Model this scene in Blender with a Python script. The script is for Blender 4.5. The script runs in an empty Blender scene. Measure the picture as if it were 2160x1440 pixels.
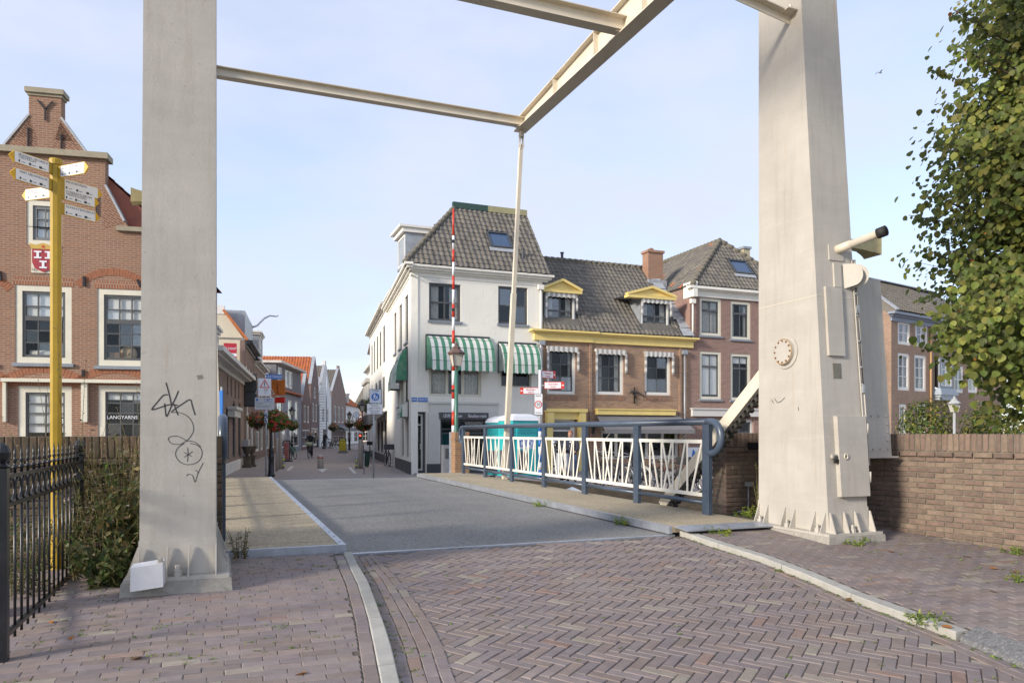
import bpy, math, random
from mathutils import Vector, Matrix, noise as mnoise

# ------------------------------------------------------------------ camera, sky, sun, exposure
R = math.radians
rnd = random.Random(11)
sc = bpy.context.scene
COL = sc.collection
F, HY, CX, EYE = 1560.0, 912.0, 1080.0, 1.2          # focal length in px of a 2160 px wide frame, horizon row
cam_d = bpy.data.cameras.new('camera')
cam = bpy.data.objects.new('camera', cam_d)
COL.objects.link(cam)
cam.location = (0, 0, EYE)
cam.rotation_euler = (R(90), 0, 0)
cam_d.sensor_width = 36
cam_d.lens = F / 2160 * 36
cam_d.shift_y = (HY - 720) / 2160
cam_d.clip_end = 3000
cam_d.clip_start = 0.05
sc.camera = cam

SUN_EL, SUN_AZ = R(20), math.atan2(-0.62, -0.785)      # the sun stands low, to the left and a little behind
sd = Vector((math.cos(SUN_EL) * math.cos(SUN_AZ), math.cos(SUN_EL) * math.sin(SUN_AZ), math.sin(SUN_EL)))
world = bpy.data.worlds.new('World')
sc.world = world
world.use_nodes = True
wn, wl = world.node_tree.nodes, world.node_tree.links
wn.clear()
w_out = wn.new('ShaderNodeOutputWorld')
w_bg = wn.new('ShaderNodeBackground')
w_sky = wn.new('ShaderNodeTexSky')
w_sky.sky_type = 'NISHITA'
w_sky.sun_disc = False
w_sky.sun_elevation = SUN_EL
w_sky.sun_rotation = math.atan2(sd.x, sd.y)
w_sky.air_density = 1.0
w_sky.dust_density = 0.6
w_sky.ozone_density = 1.5
w_bg.inputs['Strength'].default_value = 0.15
# thin veil of high cloud over the clear sky
w_tc = wn.new('ShaderNodeTexCoord')
w_map = wn.new('ShaderNodeMapping')
w_map.inputs['Scale'].default_value = (1.0, 1.0, 2.6)
w_no = wn.new('ShaderNodeTexNoise')
w_no.inputs['Scale'].default_value = 2.3
w_no.inputs['Detail'].default_value = 5
w_no.inputs['Roughness'].default_value = 0.52
w_rmp = wn.new('ShaderNodeMapRange')
w_rmp.inputs[1].default_value = 0.34
w_rmp.inputs[2].default_value = 0.66
w_rmp.inputs[3].default_value = 0.45
w_rmp.inputs[4].default_value = 1.0
w_mix = wn.new('ShaderNodeMix')
w_mix.data_type = 'RGBA'
w_mix.inputs[7].default_value = (2.52, 2.70, 3.34, 1)
wl.new(w_tc.outputs['Generated'], w_map.inputs['Vector'])
wl.new(w_map.outputs['Vector'], w_no.inputs['Vector'])
wl.new(w_no.outputs['Fac'], w_rmp.inputs[0])
wl.new(w_rmp.outputs[0], w_mix.inputs[0])
wl.new(w_sky.outputs['Color'], w_mix.inputs[6])
wl.new(w_mix.outputs[2], w_bg.inputs['Color'])
wl.new(w_bg.outputs['Background'], w_out.inputs['Surface'])

sun_d = bpy.data.lights.new('sun', 'SUN')
sun_d.energy = 2.5
sun_d.angle = R(9)
sun_d.color = (1.0, 0.90, 0.77)
sun = bpy.data.objects.new('sun', sun_d)
COL.objects.link(sun)
sun.rotation_euler = sd.to_track_quat('Z', 'Y').to_euler()
sun.location = (-20, -15, 20)
sc.view_settings.view_transform = 'Standard'
sc.view_settings.look = 'None'
sc.view_settings.gamma = 1
sc.view_settings.exposure = 1.05
sc.view_settings.use_curve_mapping = False

# ------------------------------------------------------------------ frames of reference
BA = math.atan2(610, F)                              # the bridge runs 21.4 degrees to the left of the view
SA = math.atan2(410, F)                              # the street beyond it 14.7 degrees
RAMP = 0.06


class Frame:
    def __init__(s, x, y, rot, z=0.0):
        s.rot = rot
        s.M = Matrix.Translation((x, y, z)) @ Matrix.Rotation(rot, 4, 'Z')
        s.I = s.M.inverted()

    def w(s, p):
        return s.M @ Vector(p)

    def hit(s, px, py, y=0.0, lean=0.0):
        """where the line of sight through a point of the photograph meets this frame's plane y (+ lean*z)"""
        o = s.I @ Vector((0, 0, EYE))
        d = s.I.to_3x3() @ Vector(((px - CX) / F, 1, -(py - HY) / F))
        t = (y + lean * o.z - o.y) / (d.y - lean * d.z)
        return o + d * t

    def rect(s, x0, y0, x1, y1, y=0.0, lean=0.0):
        a = s.hit(x0, (y0 + y1) / 2, y, lean); b = s.hit(x1, (y0 + y1) / 2, y, lean)
        c = s.hit((x0 + x1) / 2, y0, y, lean); d = s.hit((x0 + x1) / 2, y1, y, lean)
        return a.x, b.x, d.z, c.z


WORLD = Frame(0, 0, 0)
BR = Frame(0, 0, BA)                                 # bridge: x across to the right, y along it


def at(px, py, Y):
    return Vector(((px - CX) / F * Y, Y, EYE - (py - HY) / F * Y))


def on_z(px, py, z):
    return at(px, py, F * (EYE - z) / (py - HY))


def zr(v):
    return -RAMP * max(0.0, 7.35 - v)


def ground(px, py, lift=0.0):
    rx, rz = (px - CX) / F, (py - HY) / F
    ca, sa = math.cos(BA), math.sin(BA)
    Y = (EYE + RAMP * 7.35 - lift) / (rz + RAMP * (ca - sa * rx))
    p = Vector((rx * Y, Y, 0))
    if (BR.I @ p).y > 7.35:
        p = on_z(px, py, lift)
    p.z = zr((BR.I @ p).y) + lift
    return p


def zfar(v):
    return -min(0.5, max(0.0, (v - 19.4) * 0.065))


# ------------------------------------------------------------------ objects
def tag(o, label=None, cat=None, group=None, kind=None):
    if label: o['label'] = label
    if cat: o['category'] = cat
    if group: o['group'] = group
    if kind: o['kind'] = kind
    return o


def thing(fr, name, label, cat, base=(0, 0, 0), group=None, rot=0.0):
    o = bpy.data.objects.new(name, None)
    COL.objects.link(o)
    o.empty_display_size = 0.1
    o.location = fr.w(base)
    o.rotation_euler = (0, 0, fr.rot + rot)
    tag(o, label, cat, group)
    return o


def link(name, me, parent=None):
    o = bpy.data.objects.new(name, me)
    COL.objects.link(o)
    if parent is not None: o.parent = parent
    return o


def copy_tree(o, parent=None):
    c = o.copy()
    COL.objects.link(c)
    c.parent = parent
    if parent is not None: c.matrix_parent_inverse = o.matrix_parent_inverse.copy()
    for ch in list(o.children): copy_tree(ch, c)
    return c


class MB:
    """collects shapes for one mesh"""
    def __init__(s, off=(0, 0, 0), xf=None):
        s.v, s.f, s.mi, s.sm = [], [], [], []
        s.off = Vector(off); s.xf = xf; s.m = 0; s.smooth = False

    def add(s, vs, fs):
        n = len(s.v)
        for p in vs:
            p = Vector(p) - s.off
            if s.xf is not None: p = s.xf @ p
            s.v.append(p)
        for f in fs:
            s.f.append([i + n for i in f]); s.mi.append(s.m); s.sm.append(s.smooth)
        return s

    def box(s, x0, x1, y0, y1, z0, z1):
        return s.add([(x0, y0, z0), (x1, y0, z0), (x1, y1, z0), (x0, y1, z0), (x0, y0, z1), (x1, y0, z1), (x1, y1, z1), (x0, y1, z1)],
                     [(0, 3, 2, 1), (4, 5, 6, 7), (0, 1, 5, 4), (1, 2, 6, 5), (2, 3, 7, 6), (3, 0, 4, 7)])

    def hull8(s, a, b):
        """two rings of four points"""
        return s.add(list(a) + list(b), [(0, 3, 2, 1), (4, 5, 6, 7), (0, 1, 5, 4), (1, 2, 6, 5), (2, 3, 7, 6), (3, 0, 4, 7)])

    def bar(s, p, q, w, h, up=(0, 0, 1)):
        p, q = Vector(p), Vector(q)
        d = (q - p).normalized()
        sx = d.cross(Vector(up))
        if sx.length < 1e-4: sx = d.cross(Vector((0, 1, 0)))
        sx.normalize(); sy = sx.cross(d)
        k = [sx * (w / 2) * a + sy * (h / 2) * b for a, b in ((-1, -1), (1, -1), (1, 1), (-1, 1))]
        return s.hull8([p + e for e in k], [q + e for e in k])

    def tube(s, pts, r, n=8, cap=True):
        pts = [Vector(p) for p in pts]
        rs = r if isinstance(r, (list, tuple)) else [r] * len(pts)
        rings = []
        prev = None
        for i, p in enumerate(pts):
            d = (pts[min(i + 1, len(pts) - 1)] - pts[max(i - 1, 0)])
            if d.length < 1e-9: d = Vector((0, 0, 1))
            d.normalize()
            if prev is None:
                a = d.orthogonal().normalized()
            else:
                a = prev - d * prev.dot(d)
                if a.length < 1e-6: a = d.orthogonal()
                a.normalize()
            prev = a
            b = d.cross(a)
            rings.append([p + (a * math.cos(2 * math.pi * k / n) + b * math.sin(2 * math.pi * k / n)) * rs[i] for k in range(n)])
        vs = [v for ring in rings for v in ring]
        fs = []
        for i in range(len(pts) - 1):
            for k in range(n):
                fs.append((i * n + k, i * n + (k + 1) % n, (i + 1) * n + (k + 1) % n, (i + 1) * n + k))
        if cap:
            fs.append(tuple(range(n - 1, -1, -1))); fs.append(tuple((len(pts) - 1) * n + k for k in range(n)))
        return s.add(vs, fs)

    def lathe(s, prof, c=(0, 0, 0), n=16, axis='Z'):
        vs, fs = [], []
        for r, z in prof:
            for k in range(n):
                a = 2 * math.pi * k / n
                x, y = r * math.cos(a), r * math.sin(a)
                if axis == 'Z': vs.append((c[0] + x, c[1] + y, c[2] + z))
                elif axis == 'Y': vs.append((c[0] + x, c[1] + z, c[2] + y))
                else: vs.append((c[0] + z, c[1] + x, c[2] + y))
        for i in range(len(prof) - 1):
            for k in range(n):
                fs.append((i * n + k, i * n + (k + 1) % n, (i + 1) * n + (k + 1) % n, (i + 1) * n + k))
        fs.append(tuple(range(n - 1, -1, -1))); fs.append(tuple((len(prof) - 1) * n + k for k in range(n)))
        return s.add(vs, fs)

    def prism(s, poly, y0, y1):
        """polygon in (x, z) carried from y0 to y1"""
        n = len(poly)
        vs = [(x, y0, z) for x, z in poly] + [(x, y1, z) for x, z in poly]
        fs = [tuple(range(n)), tuple(range(2 * n - 1, n - 1, -1))] + [(i, i + n, (i + 1) % n + n, (i + 1) % n) for i in range(n)]
        return s.add(vs, fs)

    def slab(s, poly, z0, z1):
        """polygon in (x, y) carried from z0 to z1"""
        n = len(poly)
        vs = [(x, y, z0) for x, y in poly] + [(x, y, z1) for x, y in poly]
        fs = [tuple(range(n - 1, -1, -1)), tuple(range(n, 2 * n))] + [(i, (i + 1) % n, (i + 1) % n + n, i + n) for i in range(n)]
        return s.add(vs, fs)

    def poly3(s, pts, d):
        """a flat polygon of 3-D points thickened by the vector d"""
        n = len(pts)
        d = Vector(d)
        pts = [Vector(p) for p in pts]
        return s.add(pts + [p + d for p in pts], [tuple(range(n)), tuple(range(2 * n - 1, n - 1, -1))] +
                     [(i, i + n, (i + 1) % n + n, (i + 1) % n) for i in range(n)])

    def ribbon(s, pts, w, nrm, lift=0.002):
        nrm = Vector(nrm).normalized()
        pts = [Vector(p) for p in pts]
        L = []
        for i, p in enumerate(pts):
            d = (pts[min(i + 1, len(pts) - 1)] - pts[max(i - 1, 0)]).normalized()
            sd_ = d.cross(nrm) * w / 2
            L += [p + nrm * lift + sd_, p + nrm * lift - sd_]
        return s.add(L, [(2 * i, 2 * i + 1, 2 * i + 3, 2 * i + 2) for i in range(len(pts) - 1)])

    def mesh(s, name, mats):
        me = bpy.data.meshes.new(name)
        me.from_pydata([tuple(p) for p in s.v], [], s.f)
        for m in (mats if isinstance(mats, (list, tuple)) else [mats]): me.materials.append(m)
        me.polygons.foreach_set('material_index', s.mi)
        me.polygons.foreach_set('use_smooth', s.sm)
        me.update()
        return me

    def build(s, name, mats, parent=None):
        return link(name, s.mesh(name, mats), parent)


def pieces(parent, name, variants, items, limit=300, rest=None):
    """items: (matrix in the parent's frame, variant); the first `limit` become parts, the rest one joined part"""
    for M, k in items[:limit]:
        o = link(name, variants[k], parent)
        o.matrix_local = M
    left = items[limit:]
    if left:
        mats = []
        for me in variants:
            for m in me.materials:
                if m not in mats: mats.append(m)
        vs, fs, mi = [], [], []
        cache = [([v.co.copy() for v in me.vertices], [tuple(p.vertices) for p in me.polygons],
                  [mats.index(me.materials[p.material_index]) for p in me.polygons]) for me in variants]
        for M, k in left:
            a, b, c = cache[k]
            n = len(vs)
            vs += [tuple(M @ p) for p in a]
            fs += [tuple(i + n for i in f) for f in b]
            mi += c
        me = bpy.data.meshes.new(rest or name)
        me.from_pydata(vs, [], fs)
        for m in mats: me.materials.append(m)
        me.polygons.foreach_set('material_index', mi)
        o = link(rest or name, me, parent)
        o['kind'] = 'stuff'


def text(parent, s, size, M, mat, name='lettering', align='CENTER', sx=1.0, ext=0.002):
    """flat lettering; M places it: x reading direction, y up, z out of the board"""
    cu = bpy.data.curves.new(name, 'FONT')
    cu.body = s
    cu.size = size
    cu.align_x = align
    cu.align_y = 'CENTER'
    cu.extrude = ext
    cu.resolution_u = 3
    cu.materials.append(mat)
    o = link(name, cu, parent)
    o.matrix_local = M @ Matrix.Diagonal((sx, 1, 1, 1))
    return o


UPRIGHT = Matrix.Rotation(R(90), 4, 'X')            # text plane -> facade plane facing -y


# ------------------------------------------------------------------ materials
MATS = {}


def nodes_of(name):
    m = bpy.data.materials.new(name)
    m.use_nodes = True
    nt = m.node_tree
    b = nt.nodes['Principled BSDF']
    return m, nt.nodes, nt.links, b


def coords(N, L, rand=True, scale=(1, 1, 1)):
    tc = N.new('ShaderNodeTexCoord')
    src = tc.outputs['Object']
    if rand:
        oi = N.new('ShaderNodeObjectInfo')
        mul = N.new('ShaderNodeMath'); mul.operation = 'MULTIPLY'; mul.inputs[1].default_value = 53.0
        L.new(oi.outputs['Random'], mul.inputs[0])
        ad = N.new('ShaderNodeVectorMath'); ad.operation = 'ADD'
        L.new(src, ad.inputs[0]); L.new(mul.outputs[0], ad.inputs[1])
        src = ad.outputs[0]
    if scale != (1, 1, 1):
        mp = N.new('ShaderNodeMapping'); mp.inputs['Scale'].default_value = scale
        L.new(src, mp.inputs['Vector']); src = mp.outputs['Vector']
    return src


def noise(N, L, src, scale, detail=4, rough=0.6):
    n = N.new('ShaderNodeTexNoise')
    n.inputs['Scale'].default_value = scale
    n.inputs['Detail'].default_value = detail
    n.inputs['Roughness'].default_value = rough
    L.new(src, n.inputs['Vector'])
    return n.outputs['Fac']


def rng(N, L, src, a, b, c, d):
    r = N.new('ShaderNodeMapRange')
    for i, x in enumerate((a, b, c, d)): r.inputs[i + 1].default_value = x
    L.new(src, r.inputs[0])
    return r.outputs[0]


def mixc(N, L, fac, a, b, mode='MIX'):
    m = N.new('ShaderNodeMix'); m.data_type = 'RGBA'; m.blend_type = mode
    for i, x in ((0, fac), (6, a), (7, b)):
        if isinstance(x, (int, float)): m.inputs[i].default_value = x
        elif isinstance(x, tuple): m.inputs[i].default_value = (*x[:3], 1)
        else: L.new(x, m.inputs[i])
    return m.outputs[2]


def bumpn(N, L, b, h, strength, dist=0.01, prev=None):
    bu = N.new('ShaderNodeBump')
    bu.inputs['Strength'].default_value = strength
    bu.inputs['Distance'].default_value = dist
    L.new(h, bu.inputs['Height'])
    if prev is not None: L.new(prev, bu.inputs['Normal'])
    L.new(bu.outputs['Normal'], b.inputs['Normal'])
    return bu.outputs['Normal']


def dk(c, k): return tuple(x * k for x in c)


def mat(name, col, rough=0.6, var=0.12, scale=3.0, fine=40.0, bump=0.15, metal=0.0, streak=0.0, stain=None, stain_amt=0.0, rand=0.0, spec=0.5, dust=None):
    """painted / plain material with mottling, optional vertical streaks, stains and per-object tone"""
    if name in MATS: return MATS[name]
    m, N, L, b = nodes_of(name)
    src = coords(N, L)
    n1 = noise(N, L, src, scale, 5, 0.62)
    n2 = noise(N, L, src, fine, 3, 0.6)
    c = mixc(N, L, rng(N, L, n1, 0.3, 0.7, 0, 1), dk(col, 1 - var), tuple(min(1, x * (1 + var * 0.6)) for x in col))
    c = mixc(N, L, rng(N, L, n2, 0.35, 0.75, 0, 0.5 * var / 0.12 * 0.35), c, dk(col, 0.62))
    if streak:
        s2 = coords(N, L, True, (9, 9, 0.5))
        n3 = noise(N, L, s2, 1.6, 4, 0.65)
        c = mixc(N, L, rng(N, L, n3, 0.55, 0.8, 0, streak), c, dk(col, 0.55))
    if stain:
        n4 = noise(N, L, src, scale * 1.9 + 0.7, 6, 0.7)
        c = mixc(N, L, rng(N, L, n4, 0.56, 0.74, 0, stain_amt), c, stain)
    if dust:                                          # stains that run across many pieces, fixed in the place
        ge = N.new('ShaderNodeNewGeometry')
        n5 = noise(N, L, ge.outputs['Position'], 0.9, 6, 0.68)
        c = mixc(N, L, rng(N, L, n5, 0.46, 0.72, 0, 0.55), c, dust)
        n6 = noise(N, L, ge.outputs['Position'], 2.1, 4, 0.6)
        c = mixc(N, L, rng(N, L, n6, 0.55, 0.75, 0, 0.4), c, dk(col, 0.6))
    if rand:
        oi = N.new('ShaderNodeObjectInfo')
        hs = N.new('ShaderNodeHueSaturation')
        L.new(rng(N, L, oi.outputs['Random'], 0, 1, 1 - rand, 1 + rand), hs.inputs['Value'])
        L.new(c, hs.inputs['Color']); c = hs.outputs['Color']
    L.new(c, b.inputs['Base Color'])
    L.new(rng(N, L, n1, 0.2, 0.8, max(0, rough - 0.12), min(1, rough + 0.12)), b.inputs['Roughness'])
    b.inputs['Metallic'].default_value = metal
    b.inputs['Specular IOR Level'].default_value = spec
    if bump:
        pr = bumpn(N, L, b, n2, bump, 0.004)
        bumpn(N, L, b, n1, bump * 0.8, 0.012, pr)
    MATS[name] = m
    return m


def brick(name, c1, c2, mortar, bw=0.215, bh=0.062, mort=0.009, tone=(0.5, 0.2, 0.1), tone_amt=0.25, dirt=0.25):
    """brickwork too far away to tell the bricks' edges apart"""
    if name in MATS: return MATS[name]
    m, N, L, b = nodes_of(name)
    tc = N.new('ShaderNodeTexCoord')
    sp = N.new('ShaderNodeSeparateXYZ'); L.new(tc.outputs['Object'], sp.inputs[0])
    ad = N.new('ShaderNodeMath'); L.new(sp.outputs[0], ad.inputs[0]); L.new(sp.outputs[1], ad.inputs[1])
    cb = N.new('ShaderNodeCombineXYZ'); L.new(ad.outputs[0], cb.inputs[0]); L.new(sp.outputs[2], cb.inputs[1])
    br = N.new('ShaderNodeTexBrick')
    br.inputs['Scale'].default_value = 1
    br.inputs['Brick Width'].default_value = bw
    br.inputs['Row Height'].default_value = bh
    br.inputs['Mortar Size'].default_value = mort
    br.inputs['Mortar Smooth'].default_value = 0.2
    br.inputs['Color1'].default_value = (*c1, 1)
    br.inputs['Color2'].default_value = (*c2, 1)
    br.inputs['Mortar'].default_value = (*mortar, 1)
    L.new(cb.outputs[0], br.inputs['Vector'])
    mp = N.new('ShaderNodeMapping'); mp.inputs['Scale'].default_value = (1 / bw, 1 / bh, 1)
    L.new(cb.outputs[0], mp.inputs['Vector'])
    wn_ = N.new('ShaderNodeTexWhiteNoise'); wn_.noise_dimensions = '2D'
    fl = N.new('ShaderNodeVectorMath'); fl.operation = 'FLOOR'; L.new(mp.outputs[0], fl.inputs[0]); L.new(fl.outputs[0], wn_.inputs['Vector'])
    src = coords(N, L, False)
    n1 = noise(N, L, src, 0.8, 5, 0.65)
    n2 = noise(N, L, src, 30, 3)
    inv = rng(N, L, br.outputs['Fac'], 0, 1, 1, 0)
    k = N.new('ShaderNodeMath'); k.operation = 'MULTIPLY'; L.new(rng(N, L, wn_.outputs['Value'], 0.45, 1, 0, tone_amt * 2), k.inputs[0]); L.new(inv, k.inputs[1])
    c = mixc(N, L, k.outputs[0], br.outputs['Color'], tone)
    c = mixc(N, L, rng(N, L, n1, 0.45, 0.75, 0, dirt), c, dk(c1, 0.45))
    c = mixc(N, L, rng(N, L, n2, 0.4, 0.8, 0, 0.35), c, dk(c2, 0.6))
    L.new(c, b.inputs['Base Color'])
    b.inputs['Roughness'].default_value = 0.9
    b.inputs['Specular IOR Level'].default_value = 0.2
    bumpn(N, L, b, inv, 0.6, 0.01)
    MATS[name] = m
    return m


def glass(name='window_glass', tint=(0.94, 0.95, 0.95), gl=0.022):
    if name in MATS: return MATS[name]
    m = bpy.data.materials.new(name); m.use_nodes = True
    N, L = m.node_tree.nodes, m.node_tree.links
    N.clear()
    o = N.new('ShaderNodeOutputMaterial')
    t = N.new('ShaderNodeBsdfTransparent'); t.inputs[0].default_value = (*tint, 1)
    g = N.new('ShaderNodeBsdfGlossy'); g.inputs['Roughness'].default_value = 0.03; g.inputs['Color'].default_value = (0.85, 0.9, 0.95, 1)
    tcs = coords(N, L)
    bu = N.new('ShaderNodeBump'); bu.inputs['Strength'].default_value = 0.25; bu.inputs['Distance'].default_value = 0.02
    L.new(noise(N, L, tcs, 2.5, 2), bu.inputs['Height']); L.new(bu.outputs[0], g.inputs['Normal'])
    lw = N.new('ShaderNodeLayerWeight'); lw.inputs['Blend'].default_value = 0.5
    pw = N.new('ShaderNodeMath'); pw.operation = 'POWER'; pw.inputs[1].default_value = 4; L.new(lw.outputs['Facing'], pw.inputs[0])
    mr = N.new('ShaderNodeMapRange'); mr.inputs[4].default_value = 0.9
    oi = N.new('ShaderNodeObjectInfo'); p3 = N.new('ShaderNodeMath'); p3.operation = 'POWER'; p3.inputs[1].default_value = 3; L.new(oi.outputs['Random'], p3.inputs[0])
    L.new(rng(N, L, p3.outputs[0], 0, 1, gl * 0.6, gl + 0.11), mr.inputs[3])
    L.new(pw.outputs[0], mr.inputs[0])
    x = N.new('ShaderNodeMixShader')
    L.new(mr.outputs[0], x.inputs[0]); L.new(t.outputs[0], x.inputs[1]); L.new(g.outputs[0], x.inputs[2])
    L.new(x.outputs[0], o.inputs['Surface'])
    MATS[name] = m
    return m


def leafmat(name, col, var=0.35, trans=0.35, rough=0.55):
    if name in MATS: return MATS[name]
    m, N, L, b = nodes_of(name)
    g = N.new('ShaderNodeNewGeometry')
    tc = N.new('ShaderNodeTexCoord')
    n1 = noise(N, L, tc.outputs['Object'], 3.1, 3)
    v = rng(N, L, g.outputs['Random Per Island'], 0, 1, 1 - var, 1 + var)
    v2 = rng(N, L, n1, 0.3, 0.7, 0.8, 1.2)
    mu = N.new('ShaderNodeMath'); mu.operation = 'MULTIPLY'; L.new(v, mu.inputs[0]); L.new(v2, mu.inputs[1])
    hs = N.new('ShaderNodeHueSaturation'); hs.inputs['Color'].default_value = (*col, 1)
    L.new(mu.outputs[0], hs.inputs['Value'])
    L.new(rng(N, L, g.outputs['Random Per Island'], 0, 1, 0.48, 0.52), hs.inputs['Hue'])
    L.new(hs.outputs[0], b.inputs['Base Color'])
    b.inputs['Roughness'].default_value = rough
    t = N.new('ShaderNodeBsdfTranslucent'); L.new(hs.outputs[0], t.inputs['Color'])
    x = N.new('ShaderNodeMixShader'); x.inputs[0].default_value = trans
    out = [n for n in N if n.type == 'OUTPUT_MATERIAL'][0]
    L.new(b.outputs[0], x.inputs[1]); L.new(t.outputs[0], x.inputs[2]); L.new(x.outputs[0], out.inputs['Surface'])
    MATS[name] = m
    return m


def stripes(name, ca, cb, period, axis=0, rough=0.8):
    if name in MATS: return MATS[name]
    m, N, L, b = nodes_of(name)
    tc = N.new('ShaderNodeTexCoord')
    sp = N.new('ShaderNodeSeparateXYZ'); L.new(tc.outputs['Object'], sp.inputs[0])
    fr_ = N.new('ShaderNodeMath'); fr_.operation = 'PINGPONG'; fr_.inputs[1].default_value = period / 2
    L.new(sp.outputs[axis], fr_.inputs[0])
    gt = N.new('ShaderNodeMath'); gt.operation = 'GREATER_THAN'; gt.inputs[1].default_value = period / 4
    L.new(fr_.outputs[0], gt.inputs[0])
    n1 = noise(N, L, tc.outputs['Object'], 5, 4)
    c = mixc(N, L, gt.outputs[0], ca, cb)
    c = mixc(N, L, rng(N, L, n1, 0.4, 0.8, 0, 0.35), c, dk(cb, 0.6))
    L.new(c, b.inputs['Base Color'])
    b.inputs['Roughness'].default_value = rough
    MATS[name] = m
    return m


def asphalt(name, col, speck=0.5, sc_=150, rough=0.9):
    if name in MATS: return MATS[name]
    m, N, L, b = nodes_of(name)
    src = coords(N, L, False)
    n1 = noise(N, L, src, 0.9, 5, 0.6)
    n0 = noise(N, L, coords(N, L, False, (2.6, 0.22, 1)), 1.0, 4, 0.6)
    n2 = noise(N, L, src, sc_, 2, 0.7)
    n3 = noise(N, L, src, sc_ * 0.35, 2, 0.7)
    c = mixc(N, L, rng(N, L, n1, 0.3, 0.7, 0, 1), dk(col, 0.82), dk(col, 1.12))
    c = mixc(N, L, rng(N, L, n0, 0.42, 0.7, 0, 0.4), c, dk(col, 0.68))
    c = mixc(N, L, rng(N, L, n2, 0.5, 0.72, 0, speck), c, dk(col, 2.1))
    c = mixc(N, L, rng(N, L, n3, 0.5, 0.75, 0, speck * 0.8), c, dk(col, 0.45))
    L.new(c, b.inputs['Base Color'])
    b.inputs['Roughness'].default_value = rough
    b.inputs['Specular IOR Level'].default_value = 0.25
    bumpn(N, L, b, n2, 0.5, 0.004)
    MATS[name] = m
    return m


# shared materials
def tower_paint(name, col):
    m, N, L, b = nodes_of(name)
    src = coords(N, L, False)
    n1 = noise(N, L, src, 1.1, 6, 0.65)
    n2 = noise(N, L, src, 55, 3, 0.6)
    pits = noise(N, L, src, 38, 2, 0.5)
    runs = noise(N, L, coords(N, L, False, (7, 7, 0.45)), 1.7, 5, 0.7)
    runs2 = noise(N, L, coords(N, L, False, (15, 15, 0.7)), 1.3, 3, 0.6)
    brush = noise(N, L, coords(N, L, False, (1.2, 1.2, 9)), 1.5, 4, 0.6)
    c = mixc(N, L, rng(N, L, n1, 0.32, 0.68, 0, 1), dk(col, 0.84), dk(col, 1.07))
    c = mixc(N, L, rng(N, L, brush, 0.5, 0.75, 0, 0.35), c, dk(col, 1.12))
    c = mixc(N, L, rng(N, L, runs, 0.5, 0.78, 0, 0.5), c, (0.30, 0.27, 0.215))
    c = mixc(N, L, rng(N, L, runs2, 0.66, 0.8, 0, 0.45), c, (0.34, 0.22, 0.11))
    c = mixc(N, L, rng(N, L, pits, 0.68, 0.74, 0, 0.4), c, dk(col, 0.5))
    L.new(c, b.inputs['Base Color'])
    L.new(rng(N, L, n1, 0.2, 0.8, 0.42, 0.7), b.inputs['Roughness'])
    pr = bumpn(N, L, b, n2, 0.2, 0.004)
    pr = bumpn(N, L, b, pits, 0.25, 0.004, pr)
    bumpn(N, L, b, n1, 0.2, 0.02, pr)
    return m


M_tower = tower_paint('weathered_grey_white_bridge_paint', (0.44, 0.413, 0.366))
M_beam = mat('cream_beam_paint', (0.68, 0.61, 0.49), 0.45, 0.10, 2.0, 30, 0.08, streak=0.2)
M_conc = mat('weathered_concrete', (0.36, 0.34, 0.30), 0.9, 0.3, 6, 60, 0.4, stain=(0.10, 0.11, 0.06), stain_amt=0.7)
M_navy = mat('dark_blue_rail_paint', (0.060, 0.085, 0.125), 0.34, 0.18, 4, 60, 0.06, streak=0.15)
M_cream = mat('cream_bar_paint', (0.80, 0.765, 0.675), 0.45, 0.08, 4, 50, 0.05)
M_galv = mat('galvanised_steel', (0.42, 0.45, 0.50), 0.4, 0.18, 8, 60, 0.08, metal=0.55)
M_steel = mat('brushed_stainless_steel', (0.50, 0.46, 0.42), 0.42, 0.08, 2, 30, 0.0, metal=0.45)
M_black = mat('black_iron_paint', (0.014, 0.015, 0.018), 0.35, 0.2, 8, 70, 0.1)
M_yellow = mat('ochre_yellow_post_paint', (0.40, 0.26, 0.014), 0.45, 0.12, 5, 50, 0.04, streak=0.35, stain=(0.22, 0.15, 0.03), stain_amt=0.4)
M_signwhite = mat('white_sign_face', (0.74, 0.76, 0.80), 0.35, 0.04, 3, 40, 0.0)
M_ink = mat('dark_sign_lettering', (0.02, 0.024, 0.035), 0.5, 0.05, 3, 40, 0.0)
M_red = mat('red_sign_paint', (0.58, 0.035, 0.02), 0.4, 0.08, 4, 40, 0.0)
M_blue = mat('blue_sign_enamel', (0.03, 0.16, 0.50), 0.35, 0.08, 4, 40, 0.0)
M_rust = mat('rust', (0.22, 0.09, 0.03), 0.9, 0.3, 20, 80, 0.4)
M_glass = glass()
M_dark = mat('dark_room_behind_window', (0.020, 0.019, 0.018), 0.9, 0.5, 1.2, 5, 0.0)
M_white = mat('white_joinery_paint', (0.74, 0.72, 0.67), 0.5, 0.06, 3, 30, 0.04, streak=0.12)
M_offw = mat('cream_joinery_paint', (0.66, 0.63, 0.52), 0.5, 0.07, 3, 30, 0.04, streak=0.15)
M_stucco = mat('white_stucco', (0.80, 0.775, 0.70), 0.9, 0.05, 1.1, 30, 0.10, streak=0.3, stain=(0.50, 0.47, 0.40), stain_amt=0.35)
M_sash = mat('dark_grey_sash_paint', (0.085, 0.088, 0.09), 0.4, 0.1, 4, 40, 0.03)
M_sill = mat('blue_grey_stone_sill', (0.22, 0.25, 0.29), 0.6, 0.12, 5, 50, 0.1)
M_blind = mat('white_roller_blind', (0.80, 0.79, 0.76), 0.9, 0.04, 1.5, 20, 0.02)
M_curtain = mat('grey_white_curtain', (0.52, 0.50, 0.46), 0.95, 0.25, 9, 20, 0.1)
M_mortar = mat('grey_mortar', (0.25, 0.225, 0.19), 0.95, 0.2, 8, 60, 0.3)
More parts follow.
